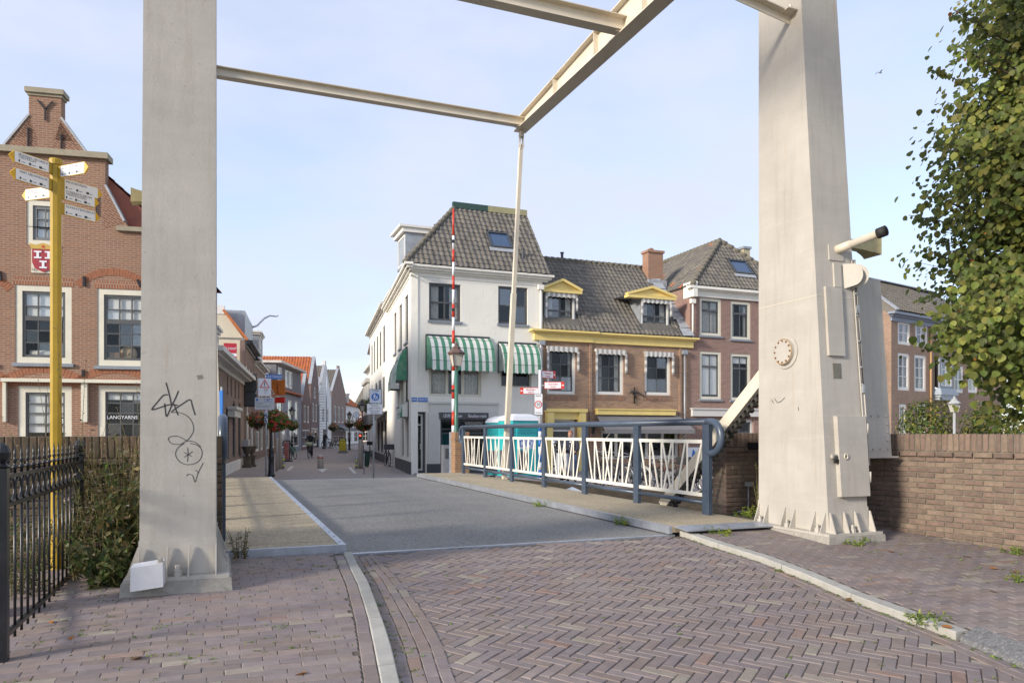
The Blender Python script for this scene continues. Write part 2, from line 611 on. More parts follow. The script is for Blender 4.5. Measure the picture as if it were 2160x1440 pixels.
M_zinc = mat('zinc_sheet', (0.36, 0.39, 0.42), 0.5, 0.2, 3, 30, 0.06, metal=0.35)
M_rubber = mat('black_rubber', (0.018, 0.018, 0.018), 0.75, 0.1, 9, 60, 0.05)
M_chrome = mat('bright_metal', (0.6, 0.6, 0.6), 0.25, 0.05, 9, 60, 0.0, metal=0.9)
M_wood = mat('weathered_bark', (0.11, 0.085, 0.06), 0.95, 0.3, 8, 40, 0.5)
M_stem = mat('dry_stem', (0.20, 0.17, 0.07), 0.8, 0.2, 10, 40, 0.1)
# ------------------------------------------------------------------ ground on this side, water, far ground
def interp(pts):
    pts = sorted(pts)
    def f(v):
        if v <= pts[0][0]:
            a, b = pts[0], pts[1]
        elif v >= pts[-1][0]:
            a, b = pts[-2], pts[-1]
        else:
            for a, b in zip(pts, pts[1:]):
                if a[0] <= v <= b[0]: break
        k = (v - a[0]) / (b[0] - a[0])
        k = max(-1.5, min(1.5, k))
        return a[1] + (b[1] - a[1]) * k
    return f


def edge(px, lift=0.0):
    q = [BR.I @ ground(x, y, lift) for x, y in px]
    return interp([(p.y, p.x) for p in q])


LIFT = 0.05
LL = 0.03                                             # the left pavement lies almost flush with the road
KLl = edge([(717, 1154), (735, 1191), (754, 1229), (776, 1299), (789, 1363), (802, 1430)], LL)
KLr = edge([(736, 1154), (754, 1188), (776, 1223), (805, 1299), (824, 1354), (842, 1430)], LL)
HBl = edge([(790, 1172), (834, 1213), (875, 1264), (907, 1309), (933, 1357), (962, 1437)])
KRl = edge([(1415, 1124), (1500, 1152), (1600, 1183), (1700, 1223), (1800, 1268), (1900, 1305), (1990, 1338), (2080, 1375), (2180, 1418)])
KRr = lambda v: KRl(v) + 0.13
WALL_U = 7.86                                        # inner face of the right garden wall
V0 = 7.32


def inview(u, v, m=260):
    p = BR.M @ Vector((u, v, 0))
    if p.y < 0.8: return False
    x, y = CX + p.x / p.y * F, HY + (EYE - zr(v)) / p.y * F
    return -m < x < 2160 + m and y < 1440 + m


M_sand = mat('sandy_joint_soil', (0.115, 0.098, 0.076), 0.95, 0.35, 9, 90, 0.5, stain=(0.07, 0.085, 0.03), stain_amt=0.5)
PAV = [mat('violet_brown_paver', (0.230, 0.183, 0.172), 0.8, 0.2, 9, 120, 0.35, dust=(0.275, 0.238, 0.205), rand=0.16, stain=(0.165, 0.135, 0.125), stain_amt=0.5),
       mat('purple_grey_paver', (0.214, 0.178, 0.176), 0.8, 0.2, 9, 120, 0.35, dust=(0.275, 0.238, 0.205), rand=0.14, stain=(0.26, 0.21, 0.19), stain_amt=0.35),
       mat('brown_paver', (0.235, 0.183, 0.160), 0.85, 0.2, 9, 120, 0.35, dust=(0.275, 0.238, 0.205), rand=0.16, stain=(0.17, 0.14, 0.12), stain_amt=0.5),
       mat('pale_beige_paver', (0.30, 0.262, 0.212), 0.85, 0.2, 9, 120, 0.35, dust=(0.275, 0.238, 0.205), rand=0.14, stain=(0.19, 0.16, 0.13), stain_amt=0.5),
       mat('reddish_paver', (0.255, 0.172, 0.140), 0.85, 0.2, 9, 120, 0.35, dust=(0.275, 0.238, 0.205), rand=0.12, stain=(0.15, 0.11, 0.10), stain_amt=0.5)]


def block(name, l, w, t, m, bev=0.0038, jit=0.002):
    """a worn brick lying flat, top face at z = 0"""
    b = MB()
    j = lambda: rnd.uniform(-jit, jit)
    lo, mi, to = [], [], []
    for sx, sy in ((-1, -1), (1, -1), (1, 1), (-1, 1)):
        x, y = sx * l / 2 + j(), sy * w / 2 + j()
        lo.append((x, y, -t)); mi.append((x, y, -bev))
        to.append((x - sx * bev * 1.3, y - sy * bev * 1.2, j() * 0.5))
    f = [(8, 9, 10, 11)]
    for i in range(4):
        k = (i + 1) % 4
        f += [(i, k, 4 + k, 4 + i), (4 + i, 4 + k, 8 + k, 8 + i)]
    b.add(lo + mi + to, f)
    return b.mesh(name, m)


PAVW, PAVL = 0.079, 0.212
PV = [block('brick', PAVL - 0.005, PAVW - 0.005, 0.05, m) for m in (PAV * 2)]
PICK = [0] * 30 + [1] * 30 + [2] * 20 + [3] * 4 + [4] * 2


def pick(): return rnd.choice(PICK) + 5 * rnd.randint(0, 1)


TILT = math.atan(RAMP)


def lay(u, v, ang, lift=0.0, sx=1.0, sy=1.0):
    M = Matrix.Translation((u, v, zr(v) + lift + rnd.uniform(-0.0012, 0.0012))) @ Matrix.Rotation(TILT if v < 7.3 else 0, 4, 'X') @ \
        Matrix.Rotation(ang + R(rnd.uniform(-1.3, 1.3)), 4, 'Z') @ Matrix.Rotation(R(rnd.uniform(-0.7, 0.7)), 4, 'X') @ Matrix.Rotation(R(rnd.uniform(-0.4, 0.4)), 4, 'Y')
    return M @ Matrix.Diagonal((sx, sy, 1, 1)), pick()


def sheet(name, us, vs, zf, m, label=None):
    b = MB()
    n = len(us)
    V = [(u(v) if callable(u) else u, v, zf(v)) for v in vs for u in us]
    Fc = [(j * n + i, j * n + i + 1, (j + 1) * n + i + 1, (j + 1) * n + i) for j in range(len(vs) - 1) for i in range(n - 1)]
    b.add(V, Fc)
    o = b.build(name, m)
    o.rotation_euler = (0, 0, BA)
    return tag(o, label, None, None, 'structure')


VS = [-9, -4, -1, 0, 1, 2, 3, 4, 5, 6, 7, V0]
road = sheet('road', [lambda v: KLr(v) - 0.05, lambda v: KRl(v) + 0.06], VS, lambda v: zr(v) - 0.0065, M_sand)
pav_l = sheet('pavement_left', [-4.0, lambda v: KLl(v) + 0.05], VS, lambda v: zr(v) + LL - 0.0065, M_sand)
pav_r = sheet('pavement_right', [lambda v: KRr(v) - 0.05, 9.5], VS, lambda v: zr(v) + LIFT - 0.0065, M_sand)

key = lambda it: it[0].translation.x ** 2 + it[0].translation.y ** 2
# herringbone carriageway
items = []
th = R(60) - BA
hx, hy = Vector((math.cos(th - R(90)), math.sin(th - R(90)))), Vector((math.cos(th), math.sin(th)))
for i in range(-90, 140):
    for k in range(-30, 40):
        for kind in (0, 1):
            if kind == 0:
                a, b_ = i * PAVW + k * PAVL + PAVL / 2, i * PAVW - k * PAVL + PAVW / 2
            else:
                a, b_ = PAVL + i * PAVW + k * PAVL + PAVW / 2, (i + 1) * PAVW - PAVL / 2 - k * PAVL
            p = hx * a + hy * b_ + Vector((2.5, 3.5))
            if p.y > V0 - 0.02 or p.y < 0.8: continue
            if p.x < HBl(p.y) - 0.06 or p.x > KRl(p.y) - 0.12: continue
            if not inview(p.x, p.y): continue
            items.append(lay(p.x, p.y, th - R(90) if kind == 0 else th, -0.005 if p.x < HBl(p.y) + 0.06 or p.x > KRl(p.y) - 0.2 else 0))
for c in range(2):                                    # edging rows along the right kerb
    v = 0.9
    while v < V0 - 0.1:
        u = KRl(v) - 0.045 - c * 0.085
        if inview(u, v): items.append(lay(u, v, math.atan2(0.2, KRl(v + 0.2) - KRl(v))))
        v += PAVL + 0.002
for c in range(4):                                    # gutter rows along the left kerb
    v = 0.9 + c * 0.07
    while v < V0 - 0.05:
        w = (HBl(v) - KLr(v)) / 4
        u = KLr(v) + (c + 0.5) * w
        if inview(u, v): items.append(lay(u, v, math.atan2(0.2, KLr(v + 0.2) - KLr(v)), 0, 0.93, max(0.6, min(1.5, w / PAVW))))
        v += PAVL * 0.93 + 0.001
items.sort(key=key)
pieces(road, 'brick', PV, items, 300, 'brick_paving')
# left pavement, rows across
items = []
v = 0.9
row = 0
while v < V0 - 0.02:
    ue = KLl(v) - 0.10
    u = -1.9 + (row % 2) * PAVL / 2 + rnd.uniform(-0.02, 0.02)
    while u < ue + PAVL / 2:
        if inview(u, v) and not (-0.62 < u < -0.04 and 6.32 < v < 7.5):
            a_, c_ = u - PAVL / 2, min(u + PAVL / 2, ue)
            if c_ - a_ > 0.05: items.append(lay((a_ + c_) / 2, v, 0, LL, (c_ - a_) / PAVL * 1.014))
        u += PAVL
    v += PAVW; row += 1
v = 0.95
while v < V0 - 0.1:
    items.append(lay(KLl(v) - 0.048, v, math.atan2(0.2, KLl(v + 0.2) - KLl(v)), LL, 0.9, 1.15))
    v += PAVL * 0.9 + 0.002
items.sort(key=key)
pieces(pav_l, 'brick', PV, items, 300, 'brick_paving')
# right pavement
items = []
v, row = 1.2, 0
while v < V0 + 0.9:
    u0 = KRr(v) + 0.06
    u = u0 + (row % 2) * PAVL / 2
    while u < 7.17 + 0.231 * (8.62 - v) + 0.1:
        if inview(u, v, 700) and not (6.24 < u < 6.84 and 6.32 < v < 7.5) and (v < V0 or u > 6.3):
            items.append(lay(u, v, R(-4), LIFT))
        u += PAVL
    v += PAVW; row += 1
items.sort(key=lambda it: (it[0].translation.x - 4.3) ** 2 + (it[0].translation.y - 3.5) ** 2)
pieces(pav_r, 'brick', PV, items, 300, 'brick_paving')

# kerbs
M_kerb = mat('pale_concrete_kerb', (0.38, 0.37, 0.335), 0.9, 0.15, 6, 90, 0.35, stain=(0.24, 0.23, 0.18), stain_amt=0.5, rand=0.08)


def kerb(name, fl, fr_, va, vb, top, step=0.95):
    o = MB().add([(0, 0, -0.3), (0.01, 0, -0.3), (0, 0.01, -0.3)], [(0, 1, 2)]).build(name, M_kerb)
    o.rotation_euler = (0, 0, BA)
    tag(o, None, None, None, 'structure')
    v = va
    while v < vb - 0.05:
        w = min(vb, v + step + rnd.uniform(-0.05, 0.05))
        b = MB()
        ks = [v + 0.004 + (w - v - 0.008) * t for t in (0, 0.33, 0.66, 1)]
        for q, r_ in zip(ks, ks[1:]):
            dz = 0
            for bev, z0, z1 in ((0, -0.12, top - 0.008), (0.008, top - 0.008, top)):
                b.hull8([(fl(q), q, zr(q) + z0), (fr_(q), q, zr(q) + z0), (fr_(r_), r_, zr(r_) + z0), (fl(r_), r_, zr(r_) + z0)],
                        [(fl(q) + bev, q, zr(q) + z1), (fr_(q) - bev, q, zr(q) + z1), (fr_(r_) - bev, r_, zr(r_) + z1), (fl(r_) + bev, r_, zr(r_) + z1)])
        k = b.build('kerb_stone', M_kerb, o)
        v = w
    return o


kerb('kerb_left', KLl, KLr, 0.5, V0 + 0.02, LL + 0.004)
kerb('kerb_right', KRl, KRr, 3.62, V0 + 0.02, LIFT + 0.004)
# the last stretch of the right kerb is patched with asphalt
M_asph = asphalt('grey_asphalt', (0.215, 0.21, 0.198), 0.85, 42)
pt = MB()
for q in range(10):
    a, b_ = 0.7 + q * 0.29, 0.7 + (q + 1) * 0.29
    pt.hull8([(KRl(a) - 0.02, a, zr(a) - 0.1), (KRr(a) + 0.05, a, zr(a) - 0.1), (KRr(b_) + 0.05, b_, zr(b_) - 0.1), (KRl(b_) - 0.02, b_, zr(b_) - 0.1)],
             [(KRl(a) + 0.02, a, zr(a) + 0.03), (KRr(a) + 0.05, a, zr(a) + 0.088), (KRr(b_) + 0.05, b_, zr(b_) + 0.088), (KRl(b_) + 0.02, b_, zr(b_) + 0.03)])
o = pt.build('kerb_asphalt_patch', asphalt('dark_patch_asphalt', (0.15, 0.15, 0.152), 0.8, 60)); o.rotation_euler = (0, 0, BA); tag(o, kind='structure')

# canal
M_water, N, L, b = nodes_of('canal_water')
b.inputs['Base Color'].default_value = (0.018, 0.026, 0.018, 1)
b.inputs['Roughness'].default_value = 0.08
bumpn(N, L, b, noise(N, L, coords(N, L, False), 2.2, 3), 0.15, 0.03)
o = MB().add([(-60, 7.2, -1.9), (70, 7.2, -1.9), (70, 19.6, -1.9), (-60, 19.6, -1.9)], [(0, 1, 2, 3)]).build('canal_water', M_water)
o.rotation_euler = (0, 0, BA); tag(o, kind='structure')
B_quay = brick('mossy_quay_brick', (0.16, 0.12, 0.085), (0.22, 0.16, 0.11), (0.12, 0.11, 0.085), tone=(0.10, 0.10, 0.06), tone_amt=0.4, dirt=0.7)
for nm, y0, y1, x0, x1, zt in (('quay_wall_near', 6.9, 7.33, -60, 9.4, -0.14), ('quay_wall_far', 19.06, 19.6, -60, 7.1, -0.06)):
    o = MB().box(x0, x1, y0, y1, -3, zt).build(nm, B_quay); o.rotation_euler = (0, 0, BA); tag(o, kind='structure')
# far bank: quay and street, one sheet to the horizon, with the ramp off the bridge laid over it
M_far = brick('street_brick_paving', (0.37, 0.315, 0.30), (0.41, 0.35, 0.315), (0.25, 0.22, 0.195), 0.21, 0.10, 0.012, tone=(0.26, 0.22, 0.18), tone_amt=0.2, dirt=0.25)
# the paving texture runs in the ground plane: swap its height axis
for nd in list(M_far.node_tree.nodes):
    if nd.type == 'SEPXYZ':
        lk = M_far.node_tree.links
        ad = [n for n in M_far.node_tree.nodes if n.type == 'MATH'][0]
        cb = [n for n in M_far.node_tree.nodes if n.type == 'COMBXYZ'][0]
        for l in list(lk):
            if l.to_node == ad or (l.to_node == cb and l.to_socket == cb.inputs[1]): lk.remove(l)
        lk.new(nd.outputs[0], ad.inputs[0]); ad.inputs[1].default_value = 0
        lk.new(nd.outputs[1], cb.inputs[1])
b_ = MB()
b_.add([(-400, 19.25, -0.5), (7.1, 19.25, -0.5), (7.1, 27.5, -0.5), (60, 27.5, -0.5), (400, 27.5, -0.5), (400, 1500, -0.5), (-400, 1500, -0.5), (-400, 27.5, -0.5)], [(0, 1, 2, 7), (7, 2, 3, 4, 5, 6)])
street = b_.build('street', M_far); street.rotation_euler = (0, 0, BA); tag(street, kind='structure')
b_ = MB()
vs = [19.42, 20, 21, 22, 23, 24, 25, 26, 27.2]
P = [(u, v, zfar(v) + (0.004 if v < 27 else -0.002)) for v in vs for u in (-0.9, 7.1)]
b_.add(P, [(2 * i, 2 * i + 1, 2 * i + 3, 2 * i + 2) for i in range(len(vs) - 1)])
for u in (-0.9, 7.1):
    b_.add([(u, v, zfar(v) + 0.004) for v in vs] + [(u, v, -0.6) for v in reversed(vs)], [tuple(range(2 * len(vs)))])
o = b_.build('street_ramp', M_far); o.rotation_euler = (0, 0, BA); tag(o, kind='structure')
def zq(u, v):
    e = max(-0.8, min(0.0, -0.05 - 0.1 * (u - 7)))
    k = max(0.0, min(1.0, (v - 22) / 5))
    return e * (1 - k) - 0.5 * k


us, vs = [7.1 + 0.8 * i for i in range(12)] + [22, 40, 70], [19.02, 19.5, 20.2, 21, 22, 23, 24, 25, 26, 27, 27.6]
b_ = MB().add([(u, v, zq(u, v)) for v in vs for u in us], [(j * len(us) + i, j * len(us) + i + 1, (j + 1) * len(us) + i + 1, (j + 1) * len(us) + i) for j in range(len(vs) - 1) for i in range(len(us) - 1)])
o = b_.build('quay', M_far); o.rotation_euler = (0, 0, BA); tag(o, kind='structure')
b_ = MB()
for i in range(len(us) - 1):
    a, c = us[i], us[i + 1]
    b_.hull8([(a, 18.75, -3), (c, 18.75, -3), (c, 19.05, -3), (a, 19.05, -3)], [(a, 18.75, zq(a, 19) + .02), (c, 18.75, zq(c, 19) + .02), (c, 19.05, zq(c, 19) + .02), (a, 19.05, zq(a, 19) + .02)])
o = b_.build('quay_wall_right', B_quay); o.rotation_euler = (0, 0, BA); tag(o, kind='structure')
# near bank beyond the garden walls, so that nothing floats
M_soil = mat('bare_soil_and_grass', (0.09, 0.085, 0.045), 0.95, 0.4, 2, 30, 0.5)
for nm, x0, x1, y1 in (('ground_left', -60, -3.9, 7.0), ('ground_right', 9.4, 70, 6.95)):
    o = MB().add([(x0, -60, -0.62), (x1, -60, -0.62), (x1, y1, -0.02), (x0, y1, -0.02)], [(0, 1, 2, 3)]).build(nm, M_soil)
    o.rotation_euler = (0, 0, BA); tag(o, kind='structure')
o = MB().add([(-60, -60, -0.66), (70, -60, -0.66), (70, 0.8, -0.60), (-60, 0.8, -0.60)], [(0, 1, 2, 3)]).build('ground', M_soil)
o.rotation_euler = (0, 0, BA); tag(o, kind='structure')

# ------------------------------------------------------------------ bridge deck
DV0, DV1 = 7.36, 19.36
M_walk = asphalt('sand_coloured_grit_coating', (0.36, 0.305, 0.215), 0.7, 48)
deck = thing(BR, 'bridge_deck', 'grey asphalt bridge deck with raised sand coloured footways on both sides', 'bridge deck', (3.0, DV0, 0))
O = (3.0, DV0, 0)
MB(O).box(1.0, 5.02, DV0 + 0.07, DV1 - 0.07, -0.3, 0.0).build('roadway', M_asph, deck)
for v in (DV0, DV1 - 0.07):
    MB(O).box(1.16, 4.92, v, v + 0.07, -0.2, 0.006).build('end_strip', M_galv, deck)
# left footway of cross boards with a bolted steel edge
boards = MB(O)
n = 46
for i in range(n):
    a = DV0 + 0.05 + (DV1 - DV0 - 0.06) * i / n
    z = 0.1 + rnd.uniform(-0.0015, 0.0015)
    q = MB(O)
    q.box(0.02, 1.06, a + 0.004, a + (DV1 - DV0 - 0.06) / n, 0.03, z)
    q.build('board', M_walk, deck)
es = MB(O).box(1.06, 1.13, DV0 + 0.001, DV1, -0.02, 0.103).build('edge_strip', M_galv, deck)
for i in range(30): MB(O).lathe([(0.014, 0.103), (0.012, 0.109)], (1.095, DV0 + 0.2 + i * 0.4, 0), 6).build('bolt', M_zinc, es)
MB(O).box(0.0, 1.059, DV0, DV0 + 0.045, 0.0, 0.102).build('end_strip', M_galv, deck)
MB(O).box(-0.05, 1.05, DV0 + 0.02, DV1, -0.25, 0.028).build('footway_beam', M_conc, deck)
# right footway: one slab that overhangs the roadway
MB(O).box(4.90, 6.22, DV0 + 0.02, DV1 + 0.1, 0.03, 0.102).build('footway', M_walk, deck)
MB(O).box(4.86, 4.899, DV0 + 0.02, DV1 + 0.1, 0.015, 0.106).build('edge_strip', M_galv, deck)
MB(O).box(4.98, 6.2, DV0 + 0.05, DV1, -0.35, 0.029).build('footway_beam', mat('dark_steel_underside', (0.035, 0.032, 0.03), 0.8), deck)
MB(O).add([(4.93, DV0 + 0.018, 0.108), (6.2, DV0 + 0.018, 0.108), (6.2, DV0 - 0.24, 0.084), (4.93, DV0 - 0.24, 0.084),
           (4.93, DV0 + 0.018, 0.09), (6.2, DV0 + 0.018, 0.09), (6.2, DV0 - 0.24, 0.07), (4.93, DV0 - 0.24, 0.07)],
          [(0, 1, 2, 3), (7, 6, 5, 4), (0, 4, 5, 1), (1, 5, 6, 2), (2, 6, 7, 3), (3, 7, 4, 0)]).build('ramp_plate', M_galv, deck)

# ------------------------------------------------------------------ railings
PICKETS = [(.02, .145), (.168, .168), (.208, .335), (.362, .362), (.395, .54), (.526, .395), (.563, .563), (.73, .6), (.78, .78), (.965, .815)]


def railing(u, label, base_z=0.1, sgn=1):
    v0, dv, n = 8.27, 1.797, 6
    t = thing(BR, 'bridge_railing', label, 'railing', (u, v0, base_z), 'railings on both sides of the bridge')
    O = (u, v0, base_z)
    zt = 1.345
    for k in range(n + 1):
        v = v0 + dv * k
        MB(O).box(u - 0.028, u + 0.028, v - 0.075, v + 0.075, base_z - 0.02, zt - 0.03).build('post', M_navy, t)
    r = 0.047
    tb = MB(O); tb.smooth = True
    pts = [(u, v0, zt), (u, v0 + dv * n, zt)]
    tb.tube(pts, r, 14)
    tb.build('top_rail', M_navy, t)
    for v, s in ((v0, -1), (v0 + dv * n, 1)):          # the rail curls round and back into the post
        c = MB(O); c.smooth = True
        h = 0.21
        pts = [(u, v + s * 0.0, zt), (u, v + s * 0.09, zt)]
        pts += [(u, v + s * (0.09 + h * math.sin(a)), zt - h + h * math.cos(a)) for a in [math.pi * i / 12 for i in range(1, 13)]]
        pts += [(u, v + s * 0.06, zt - 2 * h)]
        c.tube(pts, r, 14)
        c.build('rail_end_loop', M_navy, t)
    for k in range(n):
        a, b = v0 + dv * k + 0.075, v0 + dv * (k + 1) - 0.075
        z1, z0 = 1.055, 0.385
        p = MB(O).box(u - 0.012, u + 0.012, a, b, z1, z1 + 0.05).box(u - 0.012, u + 0.012, a, b, z0 - 0.05, z0).build('panel_frame', M_cream, t)
        for i, (x0, x1) in enumerate(PICKETS):
            off = 0.0125 if i % 2 else -0.0125
            MB(O).bar((u + off, b - (b - a) * x0, z1 + 0.028), (u + off, b - (b - a) * x1, z0 - 0.03), 0.037, 0.008, (1, 0, 0)).build('picket', M_cream, p)
        tt = MB(O); tt.smooth = True
        tt.tube([(u, a, 0.26), (u, b, 0.26)], 0.03, 10)
        tt.build('bottom_rail', M_navy, t)
    return t


railing(6.04, 'dark blue bridge railing with slanted cream bars before the brick houses')
railing(0.0, 'dark blue bridge railing seen end-on beside the graffitied tower')

# ------------------------------------------------------------------ towers
LEAN = 0.069
VF, VB, TOP = 6.34, 7.5, 7.9
PT = 0.06


def tower_shell(side, label):
    if side > 0: ua, ub, ub1 = 6.25, 6.83, 6.78
    else: ua, ub, ub1 = -0.60, -0.052, -0.056
    t = thing(BR, 'bridge_tower', label, 'bridge tower', ((ua + ub) / 2, 6.9, zr(6.3) + LIFT - 0.02), 'towers of the drawbridge')
    O = ((ua + ub) / 2, 6.9, zr(6.3) + LIFT - 0.02)
    MB(O).hull8([(ua, VF + LEAN * PT, PT), (ub, VF + LEAN * PT, PT), (ub, VB, PT), (ua, VB, PT)],
                [(ua, VF + LEAN * TOP, TOP), (ub1, VF + LEAN * TOP, TOP), (ub1, VB, TOP), (ua, VB, TOP)]).build('shaft', M_tower, t)
    p = 0.006
    MB(O).hull8([(ua - p, VF - p, PT + 0.03), (ub + p, VF - p, PT + 0.03), (ub + p, VB + p, PT + 0.03), (ua - p, VB + p, PT + 0.03)],
                [(ua - p, VF - p + LEAN * .36, .36), (ub + p, VF - p + LEAN * .36, .36), (ub + p, VB + p, .36), (ua - p, VB + p, .36)]).build('base_sleeve', M_tower, t)
    MB(O).box(ua - 0.1, ub + 0.1, VF - 0.1, VB + 0.1, PT, PT + 0.028).build('base_plate', M_tower, t)
    pl = MB(O)
    z0 = zr(6.2) + LIFT - 0.12
    pl.hull8([(ua - 0.13, VF - 0.13, z0), (ub + 0.13, VF - 0.13, z0), (ub + 0.13, VB + 0.12, z0), (ua - 0.13, VB + 0.12, z0)],
             [(ua - 0.115, VF - 0.115, PT - 0.001), (ub + 0.115, VF - 0.115, PT - 0.001), (ub + 0.115, VB + 0.11, PT - 0.001), (ua - 0.115, VB + 0.11, PT - 0.001)])
    pl.build('plinth', M_conc, t)
    # gussets and anchor bolts
    def gus(p, d, side_):
        p, d, side_ = Vector(p), Vector(d), Vector(side_)
        z = Vector((0, 0, 1))
        g = MB(O)
        a = p + z * (PT + 0.028)
        g.poly3([a - side_ * 0.006, a + d * 0.092 - side_ * 0.006, a + d * 0.086 + z * 0.02 - side_ * 0.006, a + z * 0.23 + d * (0.012) - side_ * 0.006, a + z * 0.23 - side_ * 0.006], side_ * 0.012)
        g.build('gusset', M_tower, t)
    def bolt(x, y):
        g = MB(O)
        g.lathe([(0.036, PT + 0.028), (0.036, PT + 0.075), (0.02, PT + 0.076), (0.02, PT + 0.115)], (x, y, 0), 6)
        g.build('anchor_bolt', M_tower, t)
    W = ub - ua
    for f in ((0.36, 0.64) if side < 0 else (0.34, 0.62)): gus((ua + W * f, VF - 0.004, 0), (0, -1, 0), (1, 0, 0))
    for f in (0.0, 1.0): gus((ua + W * f, VF - 0.004, 0), (0, -1, 0), (1, 0, 0))
    bolt(ua + W * (0.5 if side < 0 else 0.48), VF - 0.055)
    xs, d = (ua, (-1, 0, 0)) if side > 0 else (ub, (1, 0, 0))
    xo, do = (ub, (1, 0, 0)) if side > 0 else (ua, (-1, 0, 0))
    for v in (VF + 0.05, VF + 0.20, VF + 0.52, VF + 0.68, VF + 0.98, VB - 0.02): gus((xs, v, 0), d, (0, 1, 0))
    for v in (VF + 0.12, VF + 0.60, VB - 0.09): bolt(xs + d[0] * 0.055, v)
    for v in (VF + 0.02, VF + 0.3, VF + 0.7): gus((xo, v, 0), do, (0, 1, 0))
    return t, O, ua, ub


def front(px, py, out=0.0):
    return BR.hit(px, py, VF - out, LEAN)


def hit_u(px, py, u):
    o = BR.I @ Vector((0, 0, EYE)); d = BR.I.to_3x3() @ Vector(((px - CX) / F, 1, -(py - HY) / F))
    return o + d * ((u - o.x) / d.x)


# right tower
tw, O, ua, ub = tower_shell(1, 'grey white steel bridge tower with locker door beside the brick garden wall')
seam = MB(O)
z = hit_u(1650, 600, 6.25).z


def plate(px0, py0, px1, py1, th_, name, m, shrink=0.0, par=None):
    """a flat plate standing th_ proud of the leaning front face"""
    a, b, c, d = [front(*q) for q in ((px0, py1), (px1, py1), (px1, py0), (px0, py0))]
    xs0, xs1 = (a.x + d.x) / 2, (b.x + c.x) / 2
    z0, z1 = (a.z + b.z) / 2, (c.z + d.z) / 2
    g = MB(O)
    y = lambda z, k: VF + LEAN * z - k
    g.hull8([(xs0, y(z0, -.02), z0), (xs1, y(z0, -.02), z0), (xs1, y(z1, -.02), z1), (xs0, y(z1, -.02), z1)],
            [(xs0 + shrink, y(z0, th_), z0 + shrink), (xs1 - shrink, y(z0, th_), z0 + shrink), (xs1 - shrink, y(z1, th_), z1 - shrink), (xs0 + shrink, y(z1, th_), z1 - shrink)])
    return g.build(name, m, par or tw), xs0, xs1, z0, z1


door, x0, x1, z0, z1 = plate(1762, 877, 1824, 1047, 0.055, 'locker_door', M_tower, 0.006)
for f in (0.16, 0.76):
    g = MB(O); g.smooth = True
    zz = z1 - (z1 - z0) * f
    g.tube([(x1 + 0.014, VF + LEAN * zz - 0.05, zz + 0.06), (x1 + 0.014, VF + LEAN * zz - 0.05, zz - 0.06)], 0.012, 8)
    g.build('hinge', M_tower, door)
zz = z1 - (z1 - z0) * 0.5
rg = MB(O); rg.smooth = True
rg.tube([(x0 + 0.09 + 0.026 * math.cos(a), VF + LEAN * zz - 0.066, zz + 0.03 * math.sin(a)) for a in [2 * math.pi * i / 14 for i in range(15)]], 0.006, 6)
rg.build('ring_handle', M_beam, door)
lk = MB(O).box(x0 - 0.05, x0 - 0.005, VF + LEAN * zz - 0.055, VF + LEAN * zz - 0.025, zz - 0.075, zz - 0.03)
lk.tube([(x0 - 0.045, VF + LEAN * zz - 0.04, zz - 0.03), (x0 - 0.045, VF + LEAN * zz - 0.04, zz + 0.005), (x0 - 0.012, VF + LEAN * zz - 0.04, zz + 0.005), (x0 - 0.012, VF + LEAN * zz - 0.04, zz - 0.03)], 0.006, 6)
tag(lk.build('padlock', M_black, tw), 'black padlock with steel shackle')
MB(O).box(x0 - 0.07, x0 - 0.001, VF + LEAN * zz - 0.03, VF + LEAN * zz, zz - 0.02, zz + 0.025).build('hasp', M_tower, tw)
plate(1741, 606, 1776, 751, 0.03, 'cover_plate', M_tower, 0.004)
plate(1757, 766, 1774, 798, 0.004, 'dark_patch', mat('dark_grey_patch', (0.16, 0.155, 0.13), 0.8, 0.2, 12), 0.0)
# round flange on the road side
c = hit_u(1658, 742, 6.25)
fl = MB(O)
fl.lathe([(0.20, 0.0), (0.20, -0.014), (0.155, -0.0145), (0.155, -0.05), (0.135, -0.056)], (6.25, c.y, c.z), 28, 'X')
fo = fl.build('round_flange', M_tower, tw)
ru = MB(O)
for i in range(12):
    a = 2 * math.pi * i / 12
    ru.lathe([(0.013, -0.05), (0.011, -0.066)], (6.25, c.y + 0.128 * math.cos(a), c.z + 0.128 * math.sin(a)), 6, 'X')
ru.build('bolt', M_rust, fo)
st = MB(O)
st.tube([(6.25 - 0.052, c.y + 0.148 * math.cos(a), c.z + 0.148 * math.sin(a)) for a in [R(60 + 8 * i) for i in range(33)]], 0.006, 5)
st.build('rust_line', mat('flaking_rusty_paint', (0.36, 0.23, 0.10), 0.9, 0.4, 30, 90, 0.3), fo)
wl_ = MB(O)
for px, py, qx, qy in ((1602, 697, 1716, 664),):
    a, b = hit_u(px, py, 6.25), hit_u(qx, qy, 6.25)
wl_.bar((6.2495, VB, 2.75), (6.2495, VF + LEAN * 2.75, 2.75), 0.004, 0.006)
wl_.bar((6.25, VF + LEAN * 2.75 - 0.0015, 2.75), (6.81, VF + LEAN * 2.75 - 0.0015, 2.75), 0.004, 0.006)
wl_.build('weld_seam', M_beam, tw)
